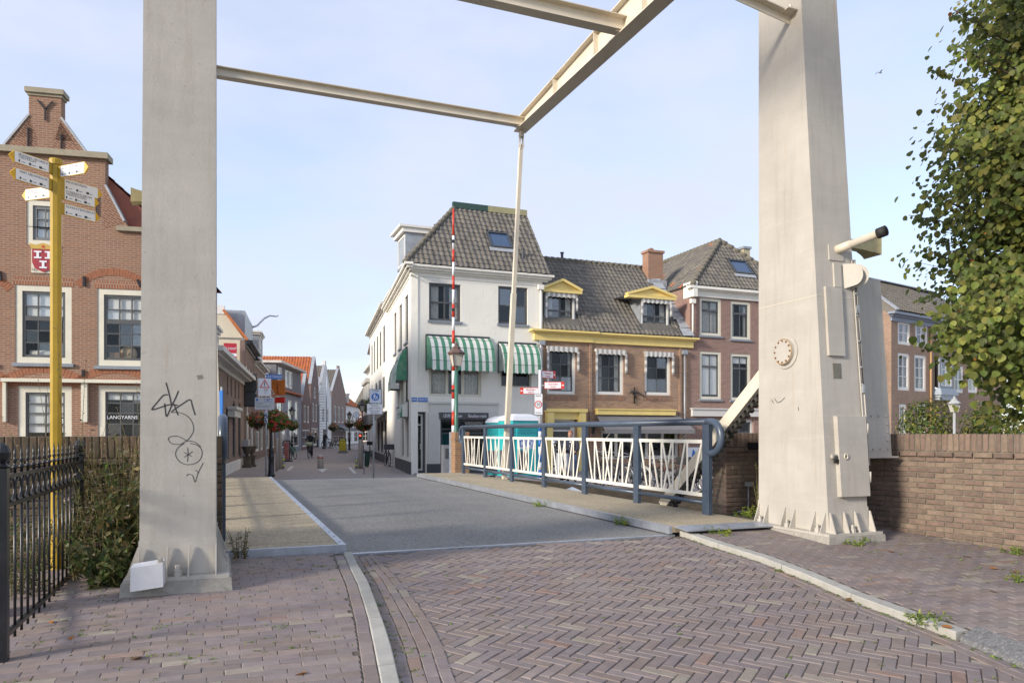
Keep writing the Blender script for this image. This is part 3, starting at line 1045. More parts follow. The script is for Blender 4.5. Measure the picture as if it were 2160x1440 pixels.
# machine casing behind the tower, with a riveted inspection panel
cs = MB(O)
y = lambda z, k=0.17: VF + LEAN * z + k
z0, z1 = 0.92, 3.05
cs.hull8([(6.80, y(z0), z0), (7.44, y(z0), z0), (7.44, y(z0) + 0.75, z0), (6.80, y(z0) + 0.75, z0)],
         [(6.76, y(z1), z1), (7.42, y(z1), z1), (7.42, y(z1) + 0.68, z1 - 0.03), (6.76, y(z1) + 0.68, z1 - 0.03)])
cs.box(6.82, 7.53, y(z0) - 0.02, y(z0) + 0.7, z0 - 0.02, z0)
casing = cs.build('machine_casing', M_tower, tw)
ip = MB(O)
ip.hull8([(6.88, y(0.98) - 0.001, 0.98), (7.40, y(0.98) - 0.001, 0.98), (7.40, y(1.42) - 0.001, 1.42), (6.88, y(1.42) - 0.001, 1.42)],
         [(6.88, y(0.98) - 0.008, 0.98), (7.40, y(0.98) - 0.008, 0.98), (7.40, y(1.42) - 0.008, 1.42), (6.88, y(1.42) - 0.008, 1.42)])
ipo = ip.build('inspection_panel', M_tower, casing)
rv = MB(O); rv.smooth = True
for i in range(5):
    for zz in (1.005, 1.395):
        rv.lathe([(0.013, -0.008), (0.010, -0.018), (0.003, -0.021)], (6.91 + i * 0.115, y(zz), zz), 8, 'Y')
for i in range(1, 4):
    for xx in (6.905, 7.375):
        zz = 1.005 + i * 0.0975
        rv.lathe([(0.013, -0.008), (0.010, -0.018), (0.003, -0.021)], (xx, y(zz), zz), 8, 'Y')
rv.build('rivet', M_tower, ipo)
# guide strip with clamps up the tower's edge
gs = MB(O)
gs.bar((6.845, y(0.82, -0.012), 0.82), (6.80, y(3.2, -0.012), 3.2), 0.04, 0.012)
gs.bar((6.868, y(0.82, 0.02), 0.82), (6.82, y(3.2, 0.02), 3.2), 0.008, 0.09)
gso = gs.build('guide_strip', M_tower, tw)
cl = MB(O)
for zz in (0.86, 1.06, 1.38, 1.75, 1.95, 2.25, 2.55, 2.8, 3.0):
    cl.lathe([(0.014, -0.03), (0.011, -0.042)], (6.84 - 0.018 * (zz - 0.8), y(zz, 0), zz), 8, 'Y')
for zz in (1.7, 2.62):
    xx = 6.85 - 0.018 * (zz - 0.8)
    cl.box(xx - 0.015, xx + 0.015, y(zz, -0.045), y(zz, -0.02), zz - 0.045, zz + 0.045)
cl.build('clamp', M_zinc, gso)
cb_ = MB(O); cb_.smooth = True
cb_.tube([(6.835, y(1.75, -0.035), 1.75), (6.81, y(2.4, -0.04), 2.4), (6.795, y(3.05, -0.035), 3.05)], 0.006, 6)
cb_.build('cable', M_black, gso)
# bumper pipe with rubber end
bp = front(1765, 527)
pp = MB(O); pp.smooth = True
e = Vector((6.73, 6.02, 3.40))
d_ = (e - bp)
pp.tube([bp, bp + d_ * 0.3, bp + d_ * 0.3, bp + d_ * 0.86], [0.05, 0.05, 0.044, 0.044], 14)
ppo = pp.build('bumper_pipe', M_beam, tw)
pe = MB(O); pe.smooth = True
pe.tube([bp + d_ * 0.84, bp + d_ * 1.0, bp + d_ * 1.0, bp + d_ * 0.9], [0.058, 0.058, 0.036, 0.034], 16)
tag(pe.build('rubber_end', M_rubber, ppo), 'black rubber end cap')
plate(1747, 517, 1777, 550, 0.012, 'mounting_plate', M_tower, 0.001)
# hinge bracket: two rounded cheeks on an angle
hc = front(1775, 582)
for k, dx in ((0, 0.0), (1, 0.09)):
    g = MB(O)
    pts = []
    bx = hc.x + dx + 0.02
    for yy, zz in ((0.0, 0.14), (0.13, 0.13)):
        pts.append((yy, zz))
    for i in range(9):
        a = R(70 - i * 19)
        pts.append((0.12 + 0.11 * math.cos(a), 0.0 + 0.12 * math.sin(a)))
    pts += [(0.0, -0.15)]
    yb = VF + LEAN * hc.z
    g.poly3([(bx + yv * 0.55, yb - yv * 0.75, hc.z + zv) for yv, zv in pts], (0.012, 0.012, 0))
    g.build('hinge_cheek', M_tower, tw)
plate(1757, 556, 1772, 606, 0.02, 'hinge_angle', M_tower, 0.001)


# signal horns on both towers
def horn(side):
    u = 6.78 if side > 0 else -0.60
    s = side
    g = MB(O_h := (u, 7.1, 3.4))
    g.smooth = False
    z = 3.52 if side > 0 else 3.28
    v = 7.35 if side > 0 else 7.3
    if side > 0: v = 6.98; u += 0.33
    if side < 0: u += 0.32
    def ring(x, hw, hh): return [(x, v - hw, z - hh), (x, v + hw, z - hh), (x, v + hw, z + hh), (x, v - hw, z + hh)]
    seq = [(0.02, 0.06, 0.06), (0.26, 0.075, 0.08), (0.36, 0.11, 0.11), (0.43, 0.15, 0.13), (0.47, 0.17, 0.155)]
    rr = [ring(u + s * x, a * (0.8 if s > 0 else 0.4), b * (0.8 if s > 0 else 0.4)) for x, a, b in seq]
    for p, q in zip(rr, rr[1:]):
        g.add(p + q, [(0, 1, 5, 4), (1, 2, 6, 5), (2, 3, 7, 6), (3, 0, 4, 7)])
    for p, q in zip(rr[1:], rr[2:]):
        ii = lambda r_: [(a, v + (b - v) * 0.9, z + (c - z) * 0.9) for a, b, c in r_]
        g.add(ii(p) + ii(q), [(0, 1, 5, 4), (1, 2, 6, 5), (2, 3, 7, 6), (3, 0, 4, 7)])
    g.tube([(u - s * (0.40 if s > 0 else 0.08), v, z), (u + s * 0.03, v, z)], 0.05, 10)
    return g, O_h


tl, Ol, ua_, ub_ = tower_shell(-1, 'grey white steel bridge tower with black graffiti beside the black iron fence')
M_horn = mat('yellowed_horn_paint', (0.50, 0.43, 0.22), 0.5, 0.2, 8)
for side, par, Oo in ((1, tw, O), (-1, tl, Ol)):
    g, oh = horn(side)
    g.v = [Vector(p) + Vector(oh) - Vector(Oo) for p in g.v]
    g.build('signal_horn', M_horn, par)
# braces between the towers
for u0, s in ((6.25, -1), (-0.052, 1)):
    g = MB(O if s < 0 else Ol)
    p = Vector((u0, 6.92, 6.12)); q = Vector((3.1, 6.95, 6.12 + 0.17 * 3.15))
    off = Vector((0, 0, 0.0))
    g.bar(p, q, 0.09, 0.012); g.bar(p + Vector((0, 0.039, -0.05)), q + Vector((0, 0.039, -0.05)), 0.012, 0.088)
    g.box(u0 + s * 0.0, u0 + s * 0.14, 6.82, 6.98, 6.128, 6.14) if s > 0 else g.box(u0 - 0.14, u0, 6.82, 6.98, 6.128, 6.14)
    g.lathe([(0.03, 6.14), (0.03, 6.17), (0.015, 6.171), (0.015, 6.2)], (u0 + s * 0.07, 6.87, 0), 6)
    g.build('brace', M_beam, tw if s < 0 else tl)
# graffiti and marks on the left tower
M_mark = mat('black_marker', (0.035, 0.034, 0.036), 0.7, 0.3, 40)


def scribble(strokes, w):
    g = MB(Ol)
    for st_ in strokes:
        pts = [front(*q) for q in st_]
        # smooth by Catmull-Rom
        out = []
        for i in range(len(pts) - 1):
            p0, p1, p2, p3 = pts[max(i - 1, 0)], pts[i], pts[i + 1], pts[min(i + 2, len(pts) - 1)]
            for k in range(5):
                t = k / 5
                out.append(0.5 * ((2 * p1) + (p2 - p0) * t + (2 * p0 - 5 * p1 + 4 * p2 - p3) * t * t + (3 * p1 - p0 - 3 * p2 + p3) * t ** 3))
        out.append(pts[-1])
        g.ribbon(out, w, (0, -1, LEAN), 0.0015)
    return g


Z2 = lambda x, y: (x / 3.6, 560 + y / 3.6)
Z3 = lambda x, y: (x / 2.572, 880 + y / 2.572)
scribble([[Z2(1260, 888), Z2(1275, 940), Z2(1290, 1000), Z2(1300, 1050)],
          [Z2(1275, 980), Z2(1240, 985), Z2(1200, 1030), Z2(1155, 1085), Z2(1165, 1092), Z2(1220, 1075), Z2(1290, 1055), Z2(1350, 1060)],
          [Z2(1250, 1045), Z2(1255, 1090), Z2(1265, 1145), Z2(1300, 1070), Z2(1335, 1000), Z2(1355, 950)],
          [Z2(1320, 1050), Z2(1335, 1090), Z2(1352, 1135)],
          [Z2(1300, 1110), Z2(1340, 1080), Z2(1400, 1040), Z2(1445, 1018), Z2(1462, 1070), Z2(1482, 1135)]], 0.0095).build('graffiti', M_mark, tl)
scribble([[Z2(1300, 1115), Z2(1360, 1115), Z2(1420, 1140), Z2(1460, 1190), Z2(1470, 1250), Z2(1445, 1300), Z2(1415, 1330)],
          [Z2(1420, 1330), Z2(1350, 1295), Z2(1290, 1300), Z2(1280, 1325), Z2(1310, 1352), Z2(1370, 1355), Z2(1420, 1330), Z2(1480, 1340), Z2(1525, 1375)],
          [Z3(1000, 140), Z3(965, 165), Z3(952, 200), Z3(970, 235), Z3(1010, 255), Z3(1060, 248), Z3(1090, 220), Z3(1095, 180), Z3(1070, 150), Z3(1030, 140)],
          [Z3(1018, 165), Z3(1020, 200), Z3(1017, 240)], [Z3(1000, 215), Z3(1045, 185)], [Z3(1000, 190), Z3(1040, 210)],
          [Z3(1012, 318), Z3(1020, 308), Z3(1045, 315), Z3(1058, 350), Z3(1075, 300), Z3(1103, 245)],
          [Z3(1060, 285), Z3(1080, 300)]], 0.005).build('graffiti', M_mark, tl)
scribble([[(415, 793), (427, 791)], [(416, 796), (428, 794)], [(417, 799), (429, 797)]], 0.008).build('scratched_patch', mat('scratched_grey', (0.22, 0.2, 0.17), 0.8, 0.4, 40), tl)
g = MB(O)
for st_ in ([(1628, 843), (1632, 850)], [(1634, 840), (1640, 849), (1648, 846), (1656, 838)], [(1684, 858), (1685, 866)]):
    g.ribbon([hit_u(*q, 6.25) for q in st_], 0.009, (-1, 0, 0), 0.0015)
g.build('scuff_mark', M_mark, tw)
# loose sheet-metal cover lying against the foot of the left tower
cv = thing(BR, 'metal_cover', 'loose white sheet metal cover leaning on the foot of the graffitied tower', 'cover', (-0.62, 6.17, zr(6.2) + LL))
Oc = (-0.62, 6.17, zr(6.2) + LL)
a, b, c, d = [BR.hit(x, y, 6.13) for x, y in ((274, 1248), (344, 1237), (343, 1187), (275, 1198))]
MB(Oc).poly3([a, b, c, d], (0.01, 0.085, 0.02)).build('sheet', mat('chalky_white_sheet', (0.66, 0.67, 0.69), 0.5, 0.08, 9, 50, 0.05), cv)
MB(Oc).box(c.x - 0.035, c.x + 0.002, 6.14, 6.16, c.z - 0.01, c.z + 0.05).build('lug', M_tower, cv)
MB(Oc).lathe([(0.012, -0.01), (0.012, 0.01)], (c.x - 0.017, 6.14, c.z + 0.025), 6, 'Y').build('bolt', M_steel, cv)

# ------------------------------------------------------------------ balance frame over the bridge
bf = thing(BR, 'balance_frame', 'cream steel balance frame of two long arms and cross beams overhead', 'bridge beam', (3.1, 7.1, TOP))
Ob = (3.1, 7.1, TOP)
for u in (6.5, -0.33):
    a0, a1 = 3.0, 16.15
    bot = lambda v: 8.03 + (v - 10.0) * 0.036
    dep = lambda v: 0.62 if v < 10.5 else 0.62 - (v - 10.5) / 5.65 * 0.36
    g = MB(Ob)
    vs = [a0, 10.5, a1]
    for p, q in zip(vs, vs[1:]):
        for x0, x1, zlo, zhi in ((u - 0.012, u + 0.012, lambda v: bot(v) + 0.02, lambda v: bot(v) + dep(v) - 0.02),
                                 (u - 0.15, u + 0.15, bot, lambda v: bot(v) + 0.02),
                                 (u - 0.12, u + 0.12, lambda v: bot(v) + dep(v) - 0.02, lambda v: bot(v) + dep(v))):
            g.hull8([(x0, p, zlo(p)), (x1, p, zlo(p)), (x1, q, zlo(q)), (x0, q, zlo(q))], [(x0, p, zhi(p)), (x1, p, zhi(p)), (x1, q, zhi(q)), (x0, q, zhi(q))])
    arm = g.build('arm', M_beam, bf)
    for v in (4.5, 6.2, 7.8, 9.3, 10.5, 12.2, 14.0):
        for s in (-1, 1):
            x0, x1 = sorted((u + s * 0.0125, u + s * 0.115))
            MB(Ob).box(x0, x1, v - 0.006, v + 0.006, bot(v) + 0.021, bot(v) + dep(v) - 0.021).build('stiffener', M_beam, arm)
    MB(Ob).box(u - 0.04, u + 0.04, a1 - 0.2, a1 - 0.06, bot(a1) - 0.16, bot(a1)).build('hanger_lug', M_beam, arm)


def ibeam(v, z, u0, u1, h, w, name):
    g = MB(Ob)
    g.box(u0, u1, v - w / 2, v + w / 2, z, z + 0.014)
    g.box(u0, u1, v - w / 2, v + w / 2, z + h - 0.014, z + h)
    g.box(u0, u1, v - 0.006, v + 0.006, z + 0.014, z + h - 0.014)
    return g.build(name, M_beam, bf)


ibeam(15.85, 8.27, -0.318, 6.488, 0.20, 0.18, 'cross_beam')
ibeam(11.25, 8.12, -0.318, 6.488, 0.26, 0.22, 'cross_beam')
for v, z in ((15.85, 8.25), (11.25, 8.095)):
    for u, s in ((6.488, -1), (-0.318, 1)):
        x = sorted((u + s * 0.02, u + s * 0.2))
        MB(Ob).box(x[0], x[1], v - 0.07, v + 0.07, z, z + 0.018).build('bracket', M_beam, bf)
MB(Ob).box(-0.6, 6.8, 6.95, 7.4, TOP + 0.002, TOP + 0.13).build('portal_beam', M_beam, bf)
MB(Ob).box(-0.8, 7.0, 2.2, 3.0, 7.55, 8.5).build('counterweight', M_tower, bf)
for u, ub2, lab in ((6.5, 6.24, 'thin cream hanger rod before the white corner house'), (-0.33, -0.06, 'cream hanger rod hidden behind the graffitied tower')):
    h = thing(BR, 'hanger_rod', lab, 'rod', (ub2, 16.45, 0.05), 'hanger rods of the bridge')
    Oh = (ub2, 16.45, 0.05)
    p, q = Vector((ub2, 16.45, 0.05)), Vector((u, 16.02, 8.1))
    g = MB(Oh)
    g.bar(p, p + (q - p) * 0.55, 0.11, 0.11, (0, 1, 0)); g.build('lower_rod', M_beam, h)
    g = MB(Oh); g.bar(p + (q - p) * 0.55, q - (q - p) * 0.03, 0.085, 0.085, (0, 1, 0)); g.build('upper_rod', M_beam, h)
    g = MB(Oh)
    for s in (-1, 1): g.box(q.x + s * 0.035 - 0.008, q.x + s * 0.035 + 0.008, q.y - 0.04, q.y + 0.04, q.z - 0.28, q.z + 0.14)
    g.lathe([(0.025, -0.06), (0.025, 0.06)], (q.x, q.y, q.z + 0.02), 10, 'X')
    g.lathe([(0.025, -0.06), (0.025, 0.06)], (q.x, q.y, q.z - 0.2), 10, 'X')
    g.build('fork', M_beam, h)
# toothed rack that lifts the deck
p, q = hit_u(1405, 1058, 6.36), hit_u(1606, 800, 6.36)
rk = thing(BR, 'toothed_rack', 'long cream toothed rack bar slanting from the deck up behind the tower', 'rack bar', tuple(p))
q2 = p + (q - p) * 1.35
d = (q2 - p).normalized()
nrm = Vector((1, 0, 0)).cross(d).normalized()
g = MB(p)
g.bar(p - d * 0.1, q2, 0.17, 0.10, (1, 0, 0)); g.build('bar', M_beam, rk)
dn = nrm if nrm.z < 0 else -nrm
nt_ = int((q2 - p).length / 0.105)
M_greasy = mat('greasy_dark_steel', (0.05, 0.045, 0.038), 0.45, 0.3, 20)
g = MB(p)
g.bar(p + dn * 0.105, q2 + dn * 0.105, 0.05, 0.09, (1, 0, 0))
rko = g.build('tooth_bed', M_greasy, rk)
tooth = None
for i in range(nt_):
    cpt = p + d * (0.06 + i * 0.105) + dn * 0.15
    if tooth is None:
        g = MB(cpt)
        g.bar(cpt - d * 0.025, cpt + d * 0.025, 0.09, 0.09, (1, 0, 0))
        tooth = g.mesh('tooth', M_greasy)
    o = link('tooth', tooth, rk)
    o.location = cpt - p
# ------------------------------------------------------------------ building kit
def wall(parent, name, m, W, Hh, ops, th=0.28, xf=None, z0=0.0, x0=0.0, reveal=None):
    """a wall in the x-z plane, front face y = 0, with rectangular openings (x0, x1, z0, z1)"""
    b = MB(xf=xf)
    xs = sorted({x0, W} | {min(max(v, x0), W) for o in ops for v in o[:2]})
    zs = sorted({z0, Hh} | {min(max(v, z0), Hh) for o in ops for v in o[2:4]})
    ins = lambda x, z: any(o[0] < x < o[1] and o[2] < z < o[3] for o in ops)
    for i in range(len(xs) - 1):
        for j in range(len(zs) - 1):
            if ins((xs[i] + xs[i + 1]) / 2, (zs[j] + zs[j + 1]) / 2): continue
            for y in (0, th):
                q = [(xs[i], y, zs[j]), (xs[i + 1], y, zs[j]), (xs[i + 1], y, zs[j + 1]), (xs[i], y, zs[j + 1])]
                b.add(q, [(0, 1, 2, 3) if y == 0 else (3, 2, 1, 0)])
    for o in ops:
        a, c, e, f = o[:4]
        for q in ([(a, 0, e), (a, th, e), (a, th, f), (a, 0, f)], [(c, 0, e), (c, th, e), (c, th, f), (c, 0, f)],
                  [(a, 0, e), (c, 0, e), (c, th, e), (a, th, e)], [(a, 0, f), (c, 0, f), (c, th, f), (a, th, f)]):
            b.add(q, [(0, 1, 2, 3)])
    for q in ([(x0, 0, z0), (x0, th, z0), (x0, th, Hh), (x0, 0, Hh)], [(W, 0, z0), (W, th, z0), (W, th, Hh), (W, 0, Hh)],
              [(x0, 0, Hh), (W, 0, Hh), (W, th, Hh), (x0, th, Hh)]):
        b.add(q, [(0, 1, 2, 3)])
    return b.build(name, m, parent)


def window(parent, r, cols=2, rows=(0.5,), fm=None, sm=None, fw=0.09, sw=0.05, mw=0.025, rec=0.06, sill=None, blind=None, curtain=None,
           xf=None, panes=True, proud=0.0, name='window', gm=None, midrail=None):
    """frame, sash, glazing bars; each pane, the sill, blind and curtain are its sub-parts. r = x0, x1, z0, z1"""
    x0, x1, z0, z1 = r
    fm = fm or M_white; sm = sm or M_sash
    y0 = rec - proud
    b = MB(xf=xf)
    b.m = 0
    def ring(a, c, e, f, w, ya, yb):
        b.box(a, a + w, ya, yb, e, f); b.box(c - w, c, ya, yb, e, f)
        b.box(a + w, c - w, ya, yb, e, e + w); b.box(a + w, c - w, ya, yb, f - w, f)
    ring(x0, x1, z0, z1, fw, y0, y0 + 0.10)
    a, c, e, f = x0 + fw, x1 - fw, z0 + fw * 0.7, z1 - fw
    a, c, e, f = x0 + fw, x1 - fw, z0 + fw, z1 - fw
    b.m = 1
    if sw: ring(a, c, e, f, sw, y0 + 0.03, y0 + 0.08)
    a, c, e, f = a + sw, c - sw, e + sw, f - sw
    xs = [a + (c - a) * i / cols for i in range(cols + 1)] if isinstance(cols, int) else [a] + [a + (c - a) * t for t in cols] + [c]
    zs = [e] + [e + (f - e) * t for t in rows] + [f]
    for x in xs[1:-1]: b.box(x - mw / 2, x + mw / 2, y0 + 0.035, y0 + 0.075, e, f)
    for i, z in enumerate(zs[1:-1]):
        w = sw * 0.9 if midrail == i else mw / 2
        b.box(a, c, y0 + 0.033 - (0.012 if midrail == i else 0), y0 + 0.073, z - w, z + w)
    wo = b.build(name, [fm, sm], parent)
    gm = gm or M_glass
    if panes:
        for i in range(len(xs) - 1):
            for j in range(len(zs) - 1):
                MB(xf=xf).box(xs[i], xs[i + 1], y0 + 0.052, y0 + 0.058, zs[j], zs[j + 1]).build('pane', gm, wo)
    else:
        MB(xf=xf).box(a, c, y0 + 0.052, y0 + 0.058, e, f).build('pane', gm, wo)
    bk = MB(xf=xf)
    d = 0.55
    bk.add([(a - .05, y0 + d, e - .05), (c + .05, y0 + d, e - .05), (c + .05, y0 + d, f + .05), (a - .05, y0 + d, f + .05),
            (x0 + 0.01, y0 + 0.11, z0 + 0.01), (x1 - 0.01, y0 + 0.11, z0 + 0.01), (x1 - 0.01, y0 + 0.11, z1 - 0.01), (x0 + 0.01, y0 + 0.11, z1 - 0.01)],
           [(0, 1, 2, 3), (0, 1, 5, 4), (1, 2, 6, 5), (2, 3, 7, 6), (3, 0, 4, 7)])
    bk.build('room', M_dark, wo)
    if sill:
        MB(xf=xf).box(x0 - 0.06, x1 + 0.06, y0 - rec - 0.07, y0 + 0.02, z0 - 0.09, z0 - 0.002).build('sill', sill, wo)
    if blind:                                         # fraction of the height from the top
        MB(xf=xf).box(a, c, y0 + 0.10, y0 + 0.108, f - (f - e) * blind, f).build('blind', M_blind, wo)
    if curtain:
        q = MB(xf=xf)
        n = 12
        for s0, s1 in ((0.0, curtain), (1 - curtain, 1.0)):
            for i in range(n):
                p0, p1 = s0 + (s1 - s0) * i / n, s0 + (s1 - s0) * (i + 1) / n
                k0, k1 = 0.14 + 0.02 * (i % 2), 0.14 + 0.02 * ((i + 1) % 2)
                q.add([(a + (c - a) * p0, y0 + k0, e), (a + (c - a) * p1, y0 + k1, e), (a + (c - a) * p1, y0 + k1, f), (a + (c - a) * p0, y0 + k0, f)], [(0, 1, 2, 3)])
        q.build('curtain', M_curtain, wo)
    return wo


def tile_mesh(name, w, l, m, h=0.035, lip=0.022, n=6):
    """one pantile: x across, y up the slope, z off the roof; its lower edge at y = 0 rides over the tile below"""
    b = MB()
    b.smooth = False
    prof = [(w * (i / n), h * (0.5 + 0.5 * math.sin(2 * math.pi * (i / n) + 0.4))) for i in range(n + 1)]
    lo = [(x, 0, z + lip) for x, z in prof]
    up = [(x, l, z) for x, z in prof]
    lp = [(x, 0.004, z - 0.006) for x, z in prof]
    k = n + 1
    b.add(lo + up + lp, [(i, i + 1, k + i + 1, k + i) for i in range(n)] + [(2 * k + i, 2 * k + i + 1, i + 1, i) for i in range(n)])
    return b.mesh(name, m)


def inpoly(x, y, poly):
    r = False
    for (x0, y0), (x1, y1) in zip(poly, poly[1:] + poly[:1]):
        if (y0 > y) != (y1 > y) and x < (x1 - x0) * (y - y0) / (y1 - y0) + x0: r = not r
    return r


def tiled(roof, M, poly, w, l, mats, weights=None, limit=300, holes=()):
    """tiles over a polygon given in (a along the eaves, b up the slope); M takes (a, b, off the roof) to the roof's frame"""
    var = [tile_mesh('tile', w * 1.06, l * 1.13, m, w * 0.17, l * 0.075) for m in mats]
    items = []
    a0, a1 = min(p[0] for p in poly), max(p[0] for p in poly)
    b0, b1 = min(p[1] for p in poly), max(p[1] for p in poly)
    j = 0
    y = b0
    while y < b1 - l * 0.3:
        x = a0
        while x < a1 - w * 0.3:
            cx, cy = x + w / 2, y + l / 2
            if inpoly(cx, cy, poly) and not any(inpoly(cx, cy, h) for h in holes):
                T = M @ Matrix.Translation((x + rnd.uniform(-.006, .006), y + rnd.uniform(-.012, .012), rnd.uniform(0.0, 0.008))) @ Matrix.Rotation(R(rnd.uniform(-1.2, 1.2)), 4, 'Z')
                items.append((T, rnd.choices(range(len(mats)), weights)[0]))
            x += w
        y += l
    pieces(roof, 'tile', var, items, limit, 'tile_field')


def slope(p, a_dir, up_dir):
    a = Vector(a_dir).normalized(); u = Vector(up_dir).normalized(); n = a.cross(u)
    M = Matrix.Identity(4)
    for i in range(3): M[i][0], M[i][1], M[i][2], M[i][3] = a[i], u[i], n[i], p[i]
    return M


GT = [mat('grey_brown_roof_tile', (0.165, 0.148, 0.125), 0.85, 0.25, 5, 40, 0.3, rand=0.13, stain=(0.11, 0.10, 0.08), stain_amt=0.5),
      mat('dark_grey_roof_tile', (0.140, 0.128, 0.112), 0.85, 0.25, 5, 40, 0.3, rand=0.13, stain=(0.20, 0.18, 0.14), stain_amt=0.4),
      mat('lichen_roof_tile', (0.190, 0.170, 0.138), 0.85, 0.3, 5, 40, 0.3, rand=0.13, stain=(0.12, 0.11, 0.09), stain_amt=0.6)]
OT = [mat('orange_roof_tile', (0.52, 0.155, 0.045), 0.75, 0.2, 5, 40, 0.2, rand=0.18, stain=(0.30, 0.10, 0.05), stain_amt=0.5),
      mat('red_orange_roof_tile', (0.44, 0.125, 0.045), 0.75, 0.2, 5, 40, 0.2, rand=0.18)]
RT = [mat('dull_red_roof_tile', (0.26, 0.085, 0.055), 0.8, 0.25, 5, 40, 0.2, rand=0.2), mat('brown_red_roof_tile', (0.20, 0.075, 0.055), 0.8, 0.25, 5, 40, 0.2, rand=0.2)]
M_lead = mat('lead_flashing', (0.40, 0.42, 0.44), 0.6, 0.25, 4, 30, 0.2, metal=0.2)
M_ridge = mat('mossy_ridge_tile', (0.16, 0.145, 0.115), 0.9, 0.3, 6, 40, 0.4, stain=(0.26, 0.20, 0.05), stain_amt=0.4)
M_yel = mat('pale_yellow_joinery', (0.80, 0.62, 0.22), 0.5, 0.07, 3, 40, 0.05, streak=0.1)
M_pil = mat('pale_grey_pilaster', (0.60, 0.59, 0.55), 0.6, 0.06, 3, 40, 0.04, streak=0.12)
M_char = mat('charcoal_shopfront_paint', (0.055, 0.06, 0.068), 0.45, 0.12, 4, 40, 0.04)
M_shut = mat('black_shutter_paint', (0.028, 0.032, 0.04), 0.45, 0.1, 4, 40, 0.03)


def cornice(parent, x0, x1, z, m, steps=((0.0, 0.10, 0.06), (0.10, 0.05, 0.14), (0.15, 0.09, 0.24)), xf=None, name='cornice', ends=True):
    """stepped moulding: (z offset, height, projection)"""
    b = MB(xf=xf)
    for dz, h, pr in steps:
        e = pr * 0.9 if ends else 0
        b.box(x0 - e, x1 + e, -pr, 0.02, z + dz, z + dz + h - 0.001)
    return b.build(name, m, parent)


def scallop_awning(parent, x0, x1, z0, z1, out, m, xf=None, drop=0.10, n=7, name='awning'):
    """a bonnet awning: quarter-round hood with closed ends and a scalloped skirt"""
    b = MB(xf=xf)
    prof = [(0.0, z1)] + [(-out * math.sin(a), z0 + (z1 - z0) * math.cos(a)) for a in [R(90) * i / n for i in range(1, n + 1)]]
    N_ = len(prof)
    b.add([(x0, y, z) for y, z in prof] + [(x1, y, z) for y, z in prof], [(i, i + 1, N_ + i + 1, N_ + i) for i in range(N_ - 1)])
    for x in (x0, x1): b.add([(x, y, z) for y, z in prof] + [(x, 0, z0)], [tuple(range(N_ + 1))])
    k = max(6, int((x1 - x0) / 0.16))
    for i in range(k):
        a, c = x0 + (x1 - x0) * i / k, x0 + (x1 - x0) * (i + 1) / k
        b.add([(a, -out, z0), (c, -out, z0), (c, -out - .005, z0 - drop * 0.6), ((a + c) / 2, -out - .008, z0 - drop), (a, -out - .005, z0 - drop * 0.6)], [(0, 1, 2, 3, 4)])
    o = b.build(name, m, parent)
    r = MB(xf=xf)
    for k_ in (2, 4, 6):
        r.bar((x0, prof[k_][0] - 0.004, prof[k_][1] + 0.004), (x1, prof[k_][0] - 0.004, prof[k_][1] + 0.004), 0.012, 0.012)
    r.bar((x0 - 0.02, -0.04, z1 + 0.03), (x1 + 0.02, -0.04, z1 + 0.03), 0.08, 0.08)
    for x in (x0, x1): r.bar((x, -0.02, z0), (x, -out, z0), 0.02, 0.02)
    r.bar((x0 - 0.02, -0.02, z0 - 0.05), (x0 - 0.02, -0.02, z1), 0.03, 0.04); r.bar((x1 + 0.02, -0.02, z0 - 0.05), (x1 + 0.02, -0.02, z1), 0.03, 0.04)
    r.build('awning_frame', M_char, o)
    return o


def skylight(parent, M, a, b_, w, h):
    q = MB(xf=M)
    q.box(a - 0.09, a, b_ - 0.09, b_ + h + 0.09, -0.02, 0.13); q.box(a + w, a + w + 0.09, b_ - 0.09, b_ + h + 0.09, -0.02, 0.13)
    q.box(a, a + w, b_ - 0.09, b_, -0.02, 0.125); q.box(a, a + w, b_ + h, b_ + h + 0.09, -0.02, 0.15)
    s = q.build('skylight', M_char, parent)
    MB(xf=M).box(a, a + w, b_, b_ + h, 0.07, 0.09).build('pane', mat('skylight_glass', (0.05, 0.09, 0.17), 0.06, 0.05, 3, 9, 0.0), s)
    MB(xf=M).box(a - 0.15, a + w + 0.15, b_ - 0.32, b_ - 0.09, 0.05, 0.075).build('apron', M_lead, s)


def chimney(parent, x0, x1, y0, y1, z0, z1, m, cap=None, pots=0):
    b = MB().box(x0, x1, y0, y1, z0, z1)
    o = b.build('chimney', m, parent)
    MB().box(x0 - 0.06, x1 + 0.06, y0 - 0.06, y1 + 0.06, z1, z1 + 0.12).build('chimney_cap', cap or m, o)
    for i in range(pots):
        MB().lathe([(0.11, z1 + 0.12), (0.09, z1 + 0.45)], (x0 + (x1 - x0) * (i + 0.5) / pots, (y0 + y1) / 2, 0), 10).build('chimney_pot', OT[0], o)
    return o


def downpipe(parent, x, z0, z1, m, y=-0.09, xf=None, r=0.04):
    b = MB(xf=xf); b.smooth = True
    b.tube([(x, y, z0), (x, y, z1)], r, 8)
    o = b.build('downpipe', m, parent)
    MB(xf=xf).box(x - 0.13, x + 0.13, y - 0.08, y + 0.07, z1, z1 + 0.2).build('hopper', m, o)
    return o


FB = Frame(-4.11, 30.1, BA)                          # row of houses on the far quay: x along the fronts, y into them
GZ = -0.5

